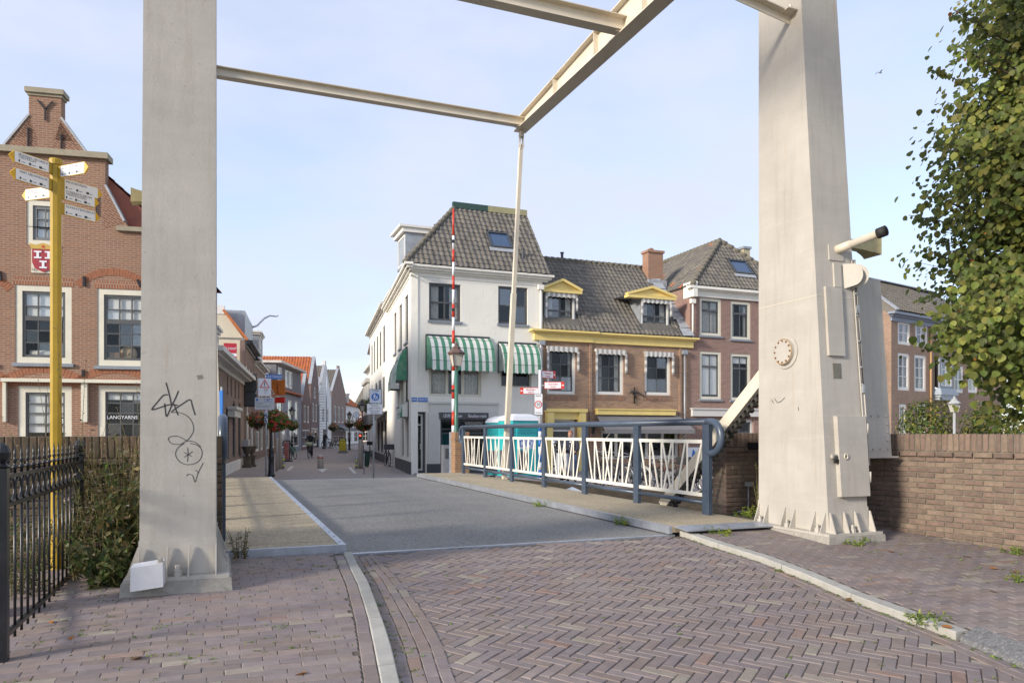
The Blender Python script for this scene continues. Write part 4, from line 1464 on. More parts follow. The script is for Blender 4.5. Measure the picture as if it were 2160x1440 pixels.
# ------------------------------------------------------------------ white corner house
hs = thing(FB, 'corner_house', 'white plastered three storey corner house with green striped awnings', 'house', (0, 0, GZ))
dz = lambda r: (r[0], r[1], r[2] - GZ, r[3] - GZ)
CW, EZ = 5.83, 8.0 - GZ
w1, w2 = dz(FB.rect(905, 598, 972, 677)), dz(FB.rect(1051, 605, 1113, 684))
w3, w4 = dz(FB.rect(905, 716, 1015, 836)), dz(FB.rect(1056, 728, 1121, 817))
door_, shopw = dz(FB.rect(869, 868, 899, 998)), dz(FB.rect(929, 884, 1026, 998))
door_ = (0.12, door_[1], 0.0, door_[3]); shopw = (shopw[0], shopw[1], 0.0, shopw[3])
wall(hs, 'front_wall', M_stucco, CW, EZ, [w1, w2, w3, w4, door_, shopw])
SD = Matrix.Rotation(-(BA - SA), 4, 'Z')             # the side runs along the street, not square to the front
SX = SD @ Matrix.Rotation(R(90), 4, 'Z') @ Matrix.Scale(1, 4)
# side wall: local x from the far end towards the corner, so that y still points into the house
SL = 10.5
SXF = SD @ Matrix.Translation((0, SL, 0)) @ Matrix.Rotation(R(-90), 4, 'Z')
sw_ops = []
for a, c, e, f in ((8.35, 9.45, 5.55, 7.55), (6.0, 7.1, 5.55, 7.55), (3.6, 4.7, 5.55, 7.55)): sw_ops.append((a, c, e, f))
bayw = (7.9, 9.3, 2.75, 4.9)
sm1 = (5.4, 6.2, 2.9, 4.7)
sh1, sh2 = (8.5, 9.6, 0.55, 2.75), (6.6, 7.8, 0.55, 2.75)
wall(hs, 'side_wall', M_stucco, SL, EZ, sw_ops + [bayw, sm1, sh1, sh2], xf=SXF)
MB().box(CW - 0.28, CW - 0.01, 0.281, 9.5, 0, EZ - 0.01).build('party_wall', M_stucco, hs)
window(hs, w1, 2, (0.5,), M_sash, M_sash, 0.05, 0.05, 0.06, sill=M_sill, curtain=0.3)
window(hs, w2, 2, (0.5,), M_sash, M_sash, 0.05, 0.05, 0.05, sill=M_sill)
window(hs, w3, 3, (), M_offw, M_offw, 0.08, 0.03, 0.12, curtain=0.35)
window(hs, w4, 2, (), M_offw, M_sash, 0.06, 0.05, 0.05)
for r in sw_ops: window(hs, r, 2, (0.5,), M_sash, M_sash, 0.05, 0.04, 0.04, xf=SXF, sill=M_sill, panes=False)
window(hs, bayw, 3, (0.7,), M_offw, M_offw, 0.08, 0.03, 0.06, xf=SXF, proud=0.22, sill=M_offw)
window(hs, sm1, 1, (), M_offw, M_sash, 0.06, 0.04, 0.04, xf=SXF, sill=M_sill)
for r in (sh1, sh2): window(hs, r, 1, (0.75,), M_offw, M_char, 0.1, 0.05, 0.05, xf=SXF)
MB(xf=SXF).box(4.5, SL + 0.04, -0.05, 0.0, 0, 0.5).build('side_base', M_char, hs)
M_awn = stripes('green_white_awning_stripe', (0.06, 0.24, 0.14), (0.74, 0.74, 0.68), 0.30)
scallop_awning(hs, w3[0] - 0.12, FB.hit(1041, 750, -0.6).x, FB.hit(970, 777, -0.85).z - GZ, w3[3] + 0.1, 0.85, M_awn)
scallop_awning(hs, w4[0] - 0.10, FB.hit(1139, 760, -0.5).x, FB.hit(1095, 783, -0.7).z - GZ, w4[3] + 0.05, 0.7, M_awn)
M_awn2 = stripes('green_white_side_awning_stripe', (0.06, 0.24, 0.14), (0.74, 0.74, 0.68), 0.22, 1)
scallop_awning(hs, 7.8, 9.4, 3.9, 5.25, 0.5, M_awn2, xf=SXF)
scallop_awning(hs, 5.2, 6.4, 3.7, 5.0, 0.45, M_awn2, xf=SXF)
scallop_awning(hs, 8.4, 9.7, 2.35, 3.0, 0.35, M_awn2, xf=SXF)
cornice(hs, 0, CW + 0.15, EZ - 0.42, M_stucco, ((0, 0.05, 0.03), (0.17, 0.08, 0.10), (0.25, 0.10, 0.22), (0.35, 0.09, 0.32)))
cornice(hs, 0, SL + 0.3, EZ - 0.42, M_stucco, ((0, 0.05, 0.03), (0.17, 0.08, 0.10), (0.25, 0.10, 0.22), (0.35, 0.09, 0.32)), xf=SXF)
downpipe(hs, CW - 0.12, 3.0, EZ - 0.6, M_stucco, -0.1)
# shopfront: fascia, fluted pilasters, window, door
sg = dz(FB.rect(925, 870, 1028, 884))
fz = dz(FB.rect(905, 849, 1049, 870))
MB().box(fz[0], fz[1], -0.10, -0.001, fz[2], fz[3]).box(fz[0] - 0.04, fz[1] + 0.04, -0.16, -0.1005, fz[3] - 0.06, fz[3] + 0.02).build('shop_cornice', M_pil, hs)
si = MB().box(sg[0], sg[1], -0.16, -0.002, sg[2], sg[3]).build('shop_sign', mat('dark_grey_sign_board', (0.075, 0.072, 0.075), 0.5), hs)
zc = (sg[2] + sg[3]) / 2
text(si, 'LEURI  Haerssen', 0.19, Matrix.Translation((sg[0] + 0.57, -0.163, zc)) @ UPRIGHT, M_signwhite, sx=0.62)
text(si, 'Betaalbare mode', 0.19, Matrix.Translation((sg[1] - 0.50, -0.163, zc)) @ UPRIGHT, M_signwhite, sx=0.62)
for px0, px1 in ((902, 927), (1028, 1050)):
    q = FB.rect(px0, 884, px1, 980)
    b = MB().box(q[0], q[1], -0.09, -0.001, 0.42, fz[2])
    for i in range(5):
        xx = q[0] + (q[1] - q[0]) * (i + 0.5) / 5
        b.box(xx - 0.028, xx + 0.028, -0.115, -0.0905, 0.5, fz[2] - 0.1)
    po = b.build('pilaster', M_pil, hs)
    MB().box(q[0] - 0.03, q[1] + 0.03, -0.13, -0.002, 0, 0.42).build('pilaster_base', M_char, po)
window(hs, (shopw[0], shopw[1], 0.35, shopw[3]), (0.30,), (0.72, 0.82), M_char, M_char, 0.07, 0.03, 0.06, rec=0.1)
MB().box(shopw[0], shopw[1], 0.05, 0.2, 0, 0.349).build('shop_plinth', M_char, hs)
dr = window(hs, (door_[0], door_[1], 0.05, door_[3]), 1, (0.83,), M_char, M_pil, 0.09, 0.07, 0.05, rec=0.2, name='door')
MB().box(door_[1] - 0.22, door_[1] - 0.18, 0.16, 0.2, 1.0, 1.25).build('handle', M_steel, dr)
MB().box(door_[0], door_[1], -0.06, 0.28, -0.01, 0.05).build('doorstep', M_conc, hs)
nm = dz(FB.rect(867, 838, 902, 847))
ns = MB().box(nm[0] + 0.02, nm[1], -0.03, -0.001, nm[2], nm[3]).build('street_name_plate', M_blue, hs)
text(ns, 'LANGEGRACHT', 0.14, Matrix.Translation(((nm[0] + nm[1]) / 2, -0.033, (nm[2] + nm[3]) / 2)) @ UPRIGHT, M_signwhite, sx=0.72)
# steep tiled roof, hipped to the street, with a flat top
rise, inset, hip = 3.25, 2.3, 2.55
rf = MB()
E = EZ + 0.02
ex = 0.32
b0, b1, b2, b3 = (-ex, -ex, E), (CW + 0.12, -ex, E), (CW + 0.12, 9.0, E), (-ex + 1.0, 9.0, E)
t0, t1, t2, t3 = (hip, inset, E + rise), (CW + 0.12, inset, E + rise), (CW + 0.12, 7.0, E + rise), (hip + 0.5, 7.0, E + rise)
rf.hull8([b0, b1, b2, b3], [t0, t1, t2, t3])
roof = rf.build('roof', GT[1], hs)
sl = math.hypot(rise, inset + ex)
M1 = slope(Vector(b0) + Vector((0, 0, 0.01)), (1, 0, 0), (0, inset + ex, rise))
poly = [(0, 0), (CW + 0.12 + ex, 0), (CW + 0.12 + ex, sl), (hip + ex, sl)]
sk = FB.rect(1038, 491, 1079, 524)
ska, skb = 4.05, 1.55
tiled(roof, M1, poly, 0.235, 0.30, GT, (5, 4, 3), 300, [[(ska - 0.1, skb - 0.2), (ska + 1.0, skb - 0.2), (ska + 1.0, skb + 1.05), (ska - 0.1, skb + 1.05)]])
skylight(hs, M1, ska, skb, 0.86, 0.86)
rg = MB(); rg.smooth = True
for i in range(14):
    p, q = Vector(b0).lerp(Vector(t0), i / 14), Vector(b0).lerp(Vector(t0), (i + 1.05) / 14)
    rg.tube([p + Vector((0, 0, .03)), q + Vector((0, 0, .0))], [0.13, 0.10], 8)
rg.build('hip_ridge', M_ridge, roof)
xm = 4.1
MB().box(hip - 0.1, xm, inset - 0.1, inset + 0.1, E + rise - 0.02, E + rise + 0.25).build('roof_edge_board', mat('dark_green_board', (0.03, 0.07, 0.055), 0.5), roof)
MB().box(xm + 0.002, CW + 0.2, inset - 0.1, inset + 0.1, E + rise - 0.02, E + rise + 0.25).build('roof_edge_board', mat('olive_cream_board', (0.33, 0.31, 0.17), 0.6), roof)
vp = M1 @ Vector((5.35, 0.95, 0))
MB().lathe([(0.06, -0.05), (0.06, 0.4), (0.08, 0.4), (0.08, 0.46)], tuple(vp), 10).build('vent_pipe', M_char, roof)
# dormer on the street slope
dm = MB()
dm.box(0.15, 1.7, 1.6, 3.2, E + 0.35, E + 1.75).build('dormer', M_zinc, hs)
DX = Matrix.Translation((0.15, 3.2, 0)) @ Matrix.Rotation(R(-90), 4, 'Z')
MB().box(0.0, 1.8, 1.5, 3.3, E + 1.752, E + 1.95).box(-0.14, 1.85, 1.42, 3.38, E + 1.951, E + 2.05).build('dormer_cornice', M_white, hs)
window(hs, (0.15, 1.45, E + 0.45, E + 1.7), 2, (), M_white, M_sash, 0.08, 0.05, 0.05, xf=DX, proud=0.075)
MB().box(0.9, 1.4, 2.1, 2.5, E + 2.052, E + 2.12).build('dormer_cap', M_zinc, hs)

# ------------------------------------------------------------------ brick house with yellow trim
hm = thing(FB, 'brick_house', 'brown brick house with yellow cornice and two pedimented dormers', 'house', (CW, 0, GZ))
LB = Frame(*(FB.w((CW, 0, 0)).xy), BA)
dzb = lambda *q: dz(LB.rect(*q))
MW, ME = 7.62, 5.62 - GZ
B_mid = brick('mixed_orange_brown_brick', (0.42, 0.255, 0.155), (0.33, 0.205, 0.140), (0.33, 0.285, 0.23), 0.21, 0.058, 0.007, (0.16, 0.10, 0.085), 0.3, 0.12)
mws = [dzb(1154, 734, 1214, 831), dzb(1257, 740, 1315, 832), dzb(1360, 745, 1414, 833)]
mdoor = dzb(1158, 880, 1214, 1000); mdoor = (mdoor[0], mdoor[1], 0, mdoor[3])
mshop = dzb(1268, 895, 1432, 1000); mshop = (mshop[0], mshop[1], 0.5, mshop[3] + 0.1)
wall(hm, 'front_wall', B_mid, MW, ME, mws + [mdoor, mshop])
M_awn3 = stripes('grey_white_valance_stripe', (0.34, 0.335, 0.32), (0.70, 0.68, 0.63), 0.24)
M_awn3z = stripes('grey_white_side_valance', (0.34, 0.335, 0.32), (0.70, 0.68, 0.63), 0.34, 2)


def valance(parent, r, out=0.16):
    b = MB()
    x0, x1, z1 = r[0] - 0.07, r[1] + 0.07, r[3] + 0.05
    k = 7
    b.box(x0, x1, -out, -0.01, z1 - 0.1, z1)
    for i in range(k):
        a, c = x0 + (x1 - x0) * i / k, x0 + (x1 - x0) * (i + 1) / k
        b.add([(a, -out - .004, z1), (c, -out - .004, z1), (c, -out - .004, z1 - 0.2), ((a + c) / 2, -out - .004, z1 - 0.25), (a, -out - .004, z1 - 0.2)], [(0, 1, 2, 3, 4)])
    o = b.build('awning', M_awn3, parent)
    s = MB()
    for x in (x0, x1 - 0.05):
        hgt = (r[3] - r[2]) * 0.52
        s.add([(x, -out, z1 - 0.1), (x + 0.05, -0.02, z1 - 0.1), (x + 0.05, -0.02, z1 - hgt), (x, -out, z1 - hgt - 0.05)], [(0, 1, 2, 3)])
        s.box(x - 0.0, x + 0.09, -out - 0.002, -out + 0.01, z1 - hgt, z1 - 0.2)
    s.build('side_flap', M_awn3z, o)
    return o


for i, r in enumerate(mws):
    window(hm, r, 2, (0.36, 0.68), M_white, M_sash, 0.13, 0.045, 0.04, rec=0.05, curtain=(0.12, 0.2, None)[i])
    valance(hm, r)
for r in mws: MB().box(r[0] - 0.1, r[1] + 0.1, -0.012, 0.0, r[2] - 0.26, r[2] - 0.05).build('soldier_course', brick('brown_soldier_brick', (0.21, 0.12, 0.085), (0.26, 0.15, 0.10), (0.27, 0.24, 0.2), 0.062, 0.3, 0.008), hm)
cornice(hm, -0.28, MW + 0.05, ME - 0.42, M_yel, ((0, 0.30, 0.10), (0.30, 0.07, 0.2), (0.37, 0.08, 0.32)))
cornice(hm, -0.30, 2.3, ME - 0.415, M_yel, ((0.005, 0.29, 0.14), (0.31, 0.06, 0.24), (0.375, 0.085, 0.37)), name='cornice_break')
dp = downpipe(hm, MW - 0.35, 0.2, ME - 0.75, M_zinc)
downpipe(hm, -0.06, 3.0, ME - 0.62, M_zinc)
MB().box(2.28, 2.4, -0.06, 0.0, 0, ME - 0.42).build('brick_pier', B_mid, hm)
MB().box(MW - 0.62, MW - 0.5, -0.05, 0.0, 0, ME - 0.42).build('brick_pier', B_mid, hm)
# yellow door case and shop front under a grey awning
yd = MB()
q = dzb(1148, 862, 1233, 868)
yd.box(q[0], q[1], -0.32, -0.001, q[2] - 0.02, q[3]).box(q[0] + 0.08, q[1] - 0.08, -0.14, -0.002, q[2] - 0.34, q[2] - 0.021)
for x in (q[0] + 0.06, q[1] - 0.36): yd.box(x, x + 0.28, -0.18, -0.001, 0.0, q[2] - 0.6).box(x - 0.02, x + 0.3, -0.28, -0.0015, q[2] - 0.6, q[2] - 0.025)
yd.build('door_case', M_yel, hm)
d2 = window(hm, mdoor, 1, (0.06, 0.62, 0.8), M_white, M_white, 0.1, 0.08, 0.06, rec=0.1, name='door')
yl = dzb(1256, 865, 1420, 875)
MB().box(yl[0], yl[1], -0.22, -0.001, yl[2], yl[3]).box(yl[0] - 0.04, yl[1] + 0.04, -0.27, -0.002, yl[3] + 0.001, yl[3] + 0.05).build('shop_lintel', M_yel, hm)
window(hm, mshop, (0.18, 0.40, 0.60, 0.82), (0.78,), M_pil, M_pil, 0.1, 0.04, 0.14, rec=0.08)
aw = MB()
z1, z0 = yl[2] - 0.02, dzb(1300, 902, 1400, 914)[2]
x0, x1 = yl[0] + 0.02, yl[1] + 0.3
aw.add([(x0, -0.05, z1), (x1, -0.05, z1), (x1 + 0.1, -1.15, z0 + 0.18), (x0 - 0.1, -1.15, z0 + 0.18), (x0 - 0.1, -1.15, z0), (x1 + 0.1, -1.15, z0)],
       [(0, 1, 2, 3), (3, 2, 5, 4), (0, 3, 4), (1, 2, 5)])
awo = aw.build('awning', mat('grey_awning_cloth', (0.20, 0.195, 0.20), 0.85, 0.12, 3, 30, 0.05, streak=0.2), hm)
ar = MB()
for x in (x0 + 0.2, x1 - 0.2): ar.bar((x, -0.05, z0 - 0.6), (x, -1.1, z0 + 0.12), 0.03, 0.03)
ar.build('awning_arm', M_pil, awo)
wl2 = MB()
q = dzb(1240, 880, 1252, 915)
wl2.lathe([(0.05, q[2]), (0.11, q[2] + 0.3), (0.15, q[2] + 0.32), (0.03, q[2] + 0.5)], ((q[0] + q[1]) / 2, -0.25, 0), 6)
wl2.bar(((q[0] + q[1]) / 2, 0, q[2] + 0.1), ((q[0] + q[1]) / 2, -0.25, q[2] + 0.05), 0.03, 0.03)
wl2.build('wall_lamp', M_black, hm)
ia = dzb(1332, 815, 1356, 850)
g = MB(); g.smooth = True
cx_, cz_ = ia[0] + 0.12, (ia[2] + ia[3]) / 2
g.tube([(cx_, -0.05, cz_ - 0.4), (cx_, -0.05, cz_ + 0.35)], 0.03, 6)
g.tube([(cx_ - 0.25, -0.08, cz_ + 0.1), (cx_ + 0.2, -0.08, cz_ + 0.1), (cx_ + 0.45, -0.2, cz_ - 0.1), (cx_ + 0.5, -0.25, cz_ + 0.12), (cx_ + 0.42, -0.25, cz_ + 0.16)], 0.03, 6)
g.tube([(cx_ - 0.2, -0.06, cz_ + 0.25), (cx_ + 0.1, -0.06, cz_ - 0.15)], 0.025, 6)
g.build('iron_wall_ornament', M_black, hm)
lo = dzb(1447, 943, 1475, 968)
lg = MB().box(lo[0], lo[1], -0.05, -0.002, lo[2], lo[3]).build('shop_plaque', M_signwhite, hm)
lt = MB()
xx = (lo[0] + lo[1]) / 2
lt.add([(xx - 0.10, -0.054, lo[2] + 0.12), (xx + 0.12, -0.054, lo[2] + 0.14), (xx + 0.10, -0.054, lo[3] - 0.2), (xx - 0.02, -0.054, lo[3] - 0.08)], [(0, 1, 2, 3)])
lt.box(xx - 0.2, xx + 0.2, -0.055, -0.052, lo[2] + 0.05, lo[2] + 0.09)
lt.build('plaque_emblem', M_blue, lg)
# roof, pitched 50 degrees
mr, mi_ = 3.95, 3.3
rf = MB()
rf.prism([(0, 0)], 0, 0) if False else None
E = ME + 0.04
rf.add([(0.02, -0.3, E), (MW - 0.02, -0.3, E), (MW - 0.02, mi_, E + mr), (0.02, mi_, E + mr), (0.02, 2 * mi_, E), (MW - 0.02, 2 * mi_, E)],
       [(0, 1, 2, 3), (3, 2, 5, 4), (0, 3, 4), (1, 5, 2), (0, 4, 5, 1)])
roof = rf.build('roof', GT[1], hm)
sl = math.hypot(mr, mi_ + 0.3)
M2 = slope(Vector((0.02, -0.3, E + 0.01)), (1, 0, 0), (0, mi_ + 0.3, mr))
holes = []
dorm = []
for (px0, px1, py0, py1, ped0, ped1, pt_) in ((1151, 1211, 620, 691, 1143, 1226, 591), (1352, 1409, 633, 702, 1321, 1424, 606)):
    r = dz(LB.rect(px0, py0, px1, py1, 0.25))
    top_ = LB.hit((ped0 + ped1) / 2, pt_, 0.15).z - GZ
    p0 = LB.hit(ped0, py0 - 5, 0.15).x; p1 = LB.hit(ped1, py0 - 5, 0.15).x
    dorm.append((r, p0, p1, top_))
    bb_ = lambda z: (z - E) / mr * sl
    holes.append([(r[0] - 0.12, 0.15), (r[1] + 0.12, 0.15), (r[1] + 0.12, bb_(r[3] + 0.25)), (r[0] - 0.12, bb_(r[3] + 0.25))])
zb_ = [(MW - 0.7, 0), (MW, 0), (MW, sl), (MW - 0.5, sl)]
tiled(roof, M2, [(0, 0), (MW - 0.04, 0), (MW - 0.04, sl), (0, sl)], 0.232, 0.285, GT, (4, 5, 3), 300, holes + [zb_])
rg = MB(); rg.smooth = True
for i in range(24):
    x = 0.02 + (MW - 0.04) * i / 24
    rg.tube([(x, mi_, E + mr + 0.03), (x + (MW - 0.04) / 24 * 1.06, mi_, E + mr + 0.01)], [0.13, 0.11], 8)
rg.build('ridge_tiles', M_ridge, roof)
for r, p0, p1, top_ in dorm:
    d = MB()
    y0 = 0.25
    dep = (r[3] - E) / mr * (mi_ + 0.3) + 0.2
    d.box(r[0] - 0.05, r[0] - 0.005, y0, dep + 0.3, r[2] - 0.1, r[3] + 0.12).box(r[1] + 0.005, r[1] + 0.05, y0, dep + 0.3, r[2] - 0.1, r[3] + 0.12)
    d.box(r[0] - 0.05, r[1] + 0.05, y0 - 0.02, y0 + 0.2, r[2] - 0.12, r[2] - 0.001)
    do = d.build('dormer', M_zinc, hm)
    pm = (p0 + p1) / 2
    zb = r[3] + 0.02
    pd = MB()
    pd.add([(p0, y0 - 0.25, zb + 0.12), (p1, y0 - 0.25, zb + 0.12), (pm, y0 - 0.25, top_ + 0.05), (p0, 2.6, zb + 0.12), (p1, 2.6, zb + 0.12), (pm, 2.6, top_ + 0.05)],
           [(0, 3, 5, 2), (1, 2, 5, 4), (0, 1, 4, 3)])
    pd.build('dormer_roof', M_lead, do)
    pf = MB()
    pf.prism([(p0 + 0.12, zb + 0.14), (p1 - 0.12, zb + 0.14), (pm, top_ - 0.06)], y0 - 0.12, y0 + 0.1)
    pf.box(p0 + 0.02, p1 - 0.02, y0 - 0.24, y0 + 0.12, zb, zb + 0.139)
    for a, c in ((p0, pm), (p1, pm)):
        pf.bar((a, y0 - 0.14, zb + 0.16), (c, y0 - 0.14, top_), 0.24, 0.11)
    pf.build('pediment', M_yel, do)
    window(hm, (r[0], r[1], r[2], r[3]), 2, (0.5,), M_white, M_sash, 0.08, 0.05, 0.07, xf=Matrix.Translation((0, y0, 0)), rec=0.0, proud=0.01, curtain=0.22, name='dormer_window')
    o = valance(hm, r, 0.14)
    o.location = (0, y0 - 0.03, 0)
B_chim = brick('orange_chimney_brick', (0.36, 0.15, 0.08), (0.28, 0.12, 0.07), (0.40, 0.33, 0.26), 0.21, 0.06, 0.012, (0.25, 0.09, 0.05), 0.3, 0.3)
q0, q1 = LB.hit(1363, 560, 2.6), LB.hit(1403, 560, 2.6)
zc1 = LB.hit(1383, 533, 2.6).z - GZ
q0.x += 0.12; q1.x -= 0.12
ch = chimney(hm, q0.x, q1.x, 2.6, 3.15, E + 2.0, zc1, B_chim)
MB().box(q0.x + 0.3, q0.x + 0.5, 2.9, 3.1, zc1 + 0.12, zc1 + 0.3).build('chimney_pot', B_chim, ch)
MB().box(q0.x - 0.1, q1.x + 0.1, 2.4, 2.6, E + 2.6, E + 3.2).build('lead_flashing', M_lead, ch)
fla = MB()
for i in range(9):
    a0 = sl * i / 9; a1 = sl * (i + 1.04) / 9
    w0 = 0.62 - 0.1 * (i % 2)
    fla.add([M2 @ Vector((MW - w0, a0, 0.07)), M2 @ Vector((MW + 0.0, a0, 0.10)), M2 @ Vector((MW + 0.0, a1, 0.06)), M2 @ Vector((MW - w0 + 0.05, a1, 0.05))], [(0, 1, 2, 3)])
fla.build('lead_gutter', M_lead, roof)
MB().lathe([(0.07, 0), (0.07, 0.5), (0.1, 0.5), (0.1, 0.56)], (2.6, mi_ + 0.2, E + mr - 0.1), 8).build('vent_pipe', M_char, roof)
MB().box(0.02, MW - 0.02, 0.3, 6.5, 0.0, ME).build('house_body', B_mid, hm) if False else None

# ------------------------------------------------------------------ tall brick house with hipped roof
hr = thing(FB, 'tall_brick_house', 'tall red brown brick house with hipped grey roof behind the bridge tower', 'house', (CW + MW, 0, GZ))
LR = Frame(*(FB.w((CW + MW, 0, 0)).xy), BA)
dzr = lambda *q: dz(LR.rect(*q))
RW, RE = 6.7, 8.1 - GZ
B_tall = brick('red_brown_brick', (0.31, 0.16, 0.12), (0.25, 0.13, 0.105), (0.38, 0.34, 0.30), 0.21, 0.058, 0.008, (0.15, 0.08, 0.065), 0.3, 0.15)
rws = [dzr(1476, 629, 1521, 708), dzr(1541, 636, 1583, 716), dzr(1476, 741, 1521, 842), dzr(1541, 746, 1583, 844)]
rws += [(rws[1][0] + 2.05, rws[1][1] + 2.05, rws[1][2], rws[1][3]), (rws[3][0] + 2.05, rws[3][1] + 2.05, rws[3][2], rws[3][3])]
rsh = dzr(1490, 893, 1590, 1000); rsh = (rsh[0], rsh[1], 0.3, rsh[3] + 0.2)
wall(hr, 'front_wall', B_tall, RW, RE, rws + [rsh])
for i, r in enumerate(rws):
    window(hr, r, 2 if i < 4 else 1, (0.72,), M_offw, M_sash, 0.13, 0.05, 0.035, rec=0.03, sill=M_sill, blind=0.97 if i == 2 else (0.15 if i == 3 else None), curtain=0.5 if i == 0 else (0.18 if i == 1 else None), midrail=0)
window(hr, rsh, 4, (0.74,), M_pil, M_char, 0.12, 0.06, 0.08, rec=0.1)
bnd = dzr(1459, 864, 1600, 878)
MB().box(0.05, RW, -0.16, -0.001, bnd[2], bnd[3]).box(0.0, RW, -0.22, -0.0015, bnd[3] + 0.001, bnd[3] + 0.06).build('shop_fascia', M_pil, hr)
cornice(hr, 0.1, RW, RE - 0.45, M_stucco, ((0, 0.28, 0.08), (0.28, 0.06, 0.2), (0.34, 0.12, 0.34)))
MB().box(-0.02, 0.22, -0.32, 0.5, RE - 0.5, RE + 0.22).build('gutter_return', M_stucco, hr)
MB().box(0.0, 0.28, 0.281, 8, 4, RE - 0.01).build('side_wall', B_tall, hr)
downpipe(hr, 0.08, ME, RE - 0.8, M_stucco, -0.12)
rise, fi, hw = 2.95, 2.15, RW / 2
E = RE + 0.03
ap, ap2 = (hw, fi, E + rise), (hw, 9, E + rise)
rf = MB()
b0, b1, b2, b3 = (-0.05, -0.3, E), (RW, -0.3, E), (RW, 12, E), (-0.05, 12, E)
rf.add([b0, b1, b2, b3, ap, ap2], [(0, 1, 4), (1, 2, 5, 4), (2, 3, 5), (3, 0, 4, 5), (0, 3, 2, 1)])
roof = rf.build('roof', GT[1], hr)
sl = math.hypot(rise, fi + 0.3)
M3 = slope(Vector(b0) + Vector((0, 0, 0.01)), (1, 0, 0), (0, fi + 0.3, rise))
tiled(roof, M3, [(0, 0), (RW, 0), (hw + 0.05, sl)], 0.225, 0.29, GT, (5, 4, 4), 300, [[(2.9, 0.9), (4.2, 0.9), (4.2, 2.25), (2.9, 2.25)]])
skylight(hr, M3, 3.05, 1.2, 0.95, 0.85)
sl2 = math.hypot(rise, hw)
M4 = slope(Vector((-0.05, 12, E + 0.01)), (0, -1, 0), (hw, 0, rise))
tiled(roof, M4, [(5.5, 0), (12.3, 0), (12.3 - fi - 0.3, sl2), (5.5, sl2)], 0.235, 0.30, GT + [OT[1]], (4, 5, 4, 0.3), 260)
for a, c, k in ((b0, ap, 13), (ap, b1, 13), (ap, ap2, 22)):
    rg = MB(); rg.smooth = True
    a, c = Vector(a), Vector(c)
    if a.z > c.z: a, c = c, a
    for i in range(k):
        rg.tube([a.lerp(c, i / k) + Vector((0, 0, .05)), a.lerp(c, (i + 1.05) / k) + Vector((0, 0, .02))], [0.135, 0.105], 8)
    rg.build('hip_ridge', M_ridge, roof)
q = LR.hit(1576, 560, 2.0)
chimney(hr, q.x - 0.22, q.x + 0.18, 2.0, 2.5, E + 0.4, LR.hit(1576, 525, 2.0).z - GZ, mat('cream_chimney_render', (0.45, 0.40, 0.27), 0.9, 0.2, 4), M_zinc)

# ------------------------------------------------------------------ brick house with white windows, far right
ro = at(1880, 912, 42)
RFr = Frame(ro.x, ro.y, R(34.6))
hf = thing(RFr, 'far_brick_house', 'brick house with white sash windows and grey cornice beyond the garden wall', 'house', (0, 0, GZ))
dzf = lambda *q: dz(RFr.rect(*q))
B_far = brick('warm_brown_far_brick', (0.36, 0.225, 0.15), (0.30, 0.19, 0.135), (0.36, 0.31, 0.26), 0.21, 0.06, 0.009, (0.17, 0.10, 0.08), 0.25, 0.2)
FW, FE = 14.0, RFr.hit(1893, 660, 0).z - GZ
fws = [dzf(1894, 677, 1920, 727), dzf(1931, 681, 1957, 731), dzf(1976, 688, 2000, 735), dzf(1894, 745, 1918, 823), dzf(1929, 749, 1953, 825)]
bay = dzf(1972, 756, 2000, 820)
for px in (2012, 2042): fws.append(dzf(px, 772, px + 20, 828))
for px in (2014, 2046): fws.append(dzf(px, 696, px + 20, 738))
lowf = [dzf(1897, 852, 1912, 930), dzf(1935, 852, 1955, 930)]
wall(hf, 'front_wall', B_far, FW, FE, fws + [bay] + lowf)
for r in fws + lowf: window(hf, r, 2, (0.35, 0.68) if r in fws[3:5] else (0.5,), M_white, M_white, 0.14, 0.05, 0.045, rec=0.03, panes=False, curtain=0.3)
window(hf, bay, 2, (0.33, 0.66), M_sill, M_white, 0.16, 0.06, 0.05, proud=0.35, panes=False, curtain=0.3)
MB().box(bay[0] - 0.15, bay[1] + 0.15, -0.42, 0, bay[2] - 0.7, bay[2] - 0.01).box(bay[0] - 0.25, bay[1] + 0.25, -0.5, 0, bay[2] - 0.4, bay[2] - 0.2).build('bay_base', mat('pale_blue_grey_paint', (0.33, 0.38, 0.44), 0.5), hf)
pp_ = MB(); pp_.smooth = True
pp_.tube([(bay[0] - 0.65, -0.08, 0), (bay[0] - 0.65, -0.08, FE - 0.5)], 0.06, 8)
pp_.build('downpipe', mat('ochre_downpipe', (0.40, 0.24, 0.10), 0.6), hf)
cornice(hf, 0, FW, FE - 0.5, mat('blue_grey_cornice', (0.22, 0.25, 0.31), 0.55, 0.1, 4), ((0, 0.25, 0.08), (0.25, 0.1, 0.22), (0.35, 0.14, 0.42)))
MB().box(0.0, 0.3, 0.281, 9, 0, FE + 0.1).build('side_wall', B_far, hf)
rr_, ri_ = 2.7, 3.2
E = FE + 0.04
rf = MB().add([(0, -0.4, E), (FW, -0.4, E), (FW - 2.6, ri_, E + rr_), (1.3, ri_, E + rr_), (0, 7, E), (FW, 7, E), (FW - 2.6, ri_ + 0.6, E + rr_), (1.3, ri_ + 0.6, E + rr_)],
              [(0, 1, 2, 3), (3, 2, 6, 7), (7, 6, 5, 4), (0, 3, 7, 4), (1, 5, 6, 2)])
roof = rf.build('roof', GT[0], hf)
sl = math.hypot(rr_, ri_ + 0.4)
tiled(roof, slope(Vector((0, -0.4, E + 0.01)), (1, 0, 0), (0, ri_ + 0.4, rr_)), [(0, 0), (8, 0), (8, sl), (1.3, sl)], 0.27, 0.34, [GT[0], GT[2]], (3, 3), 220)
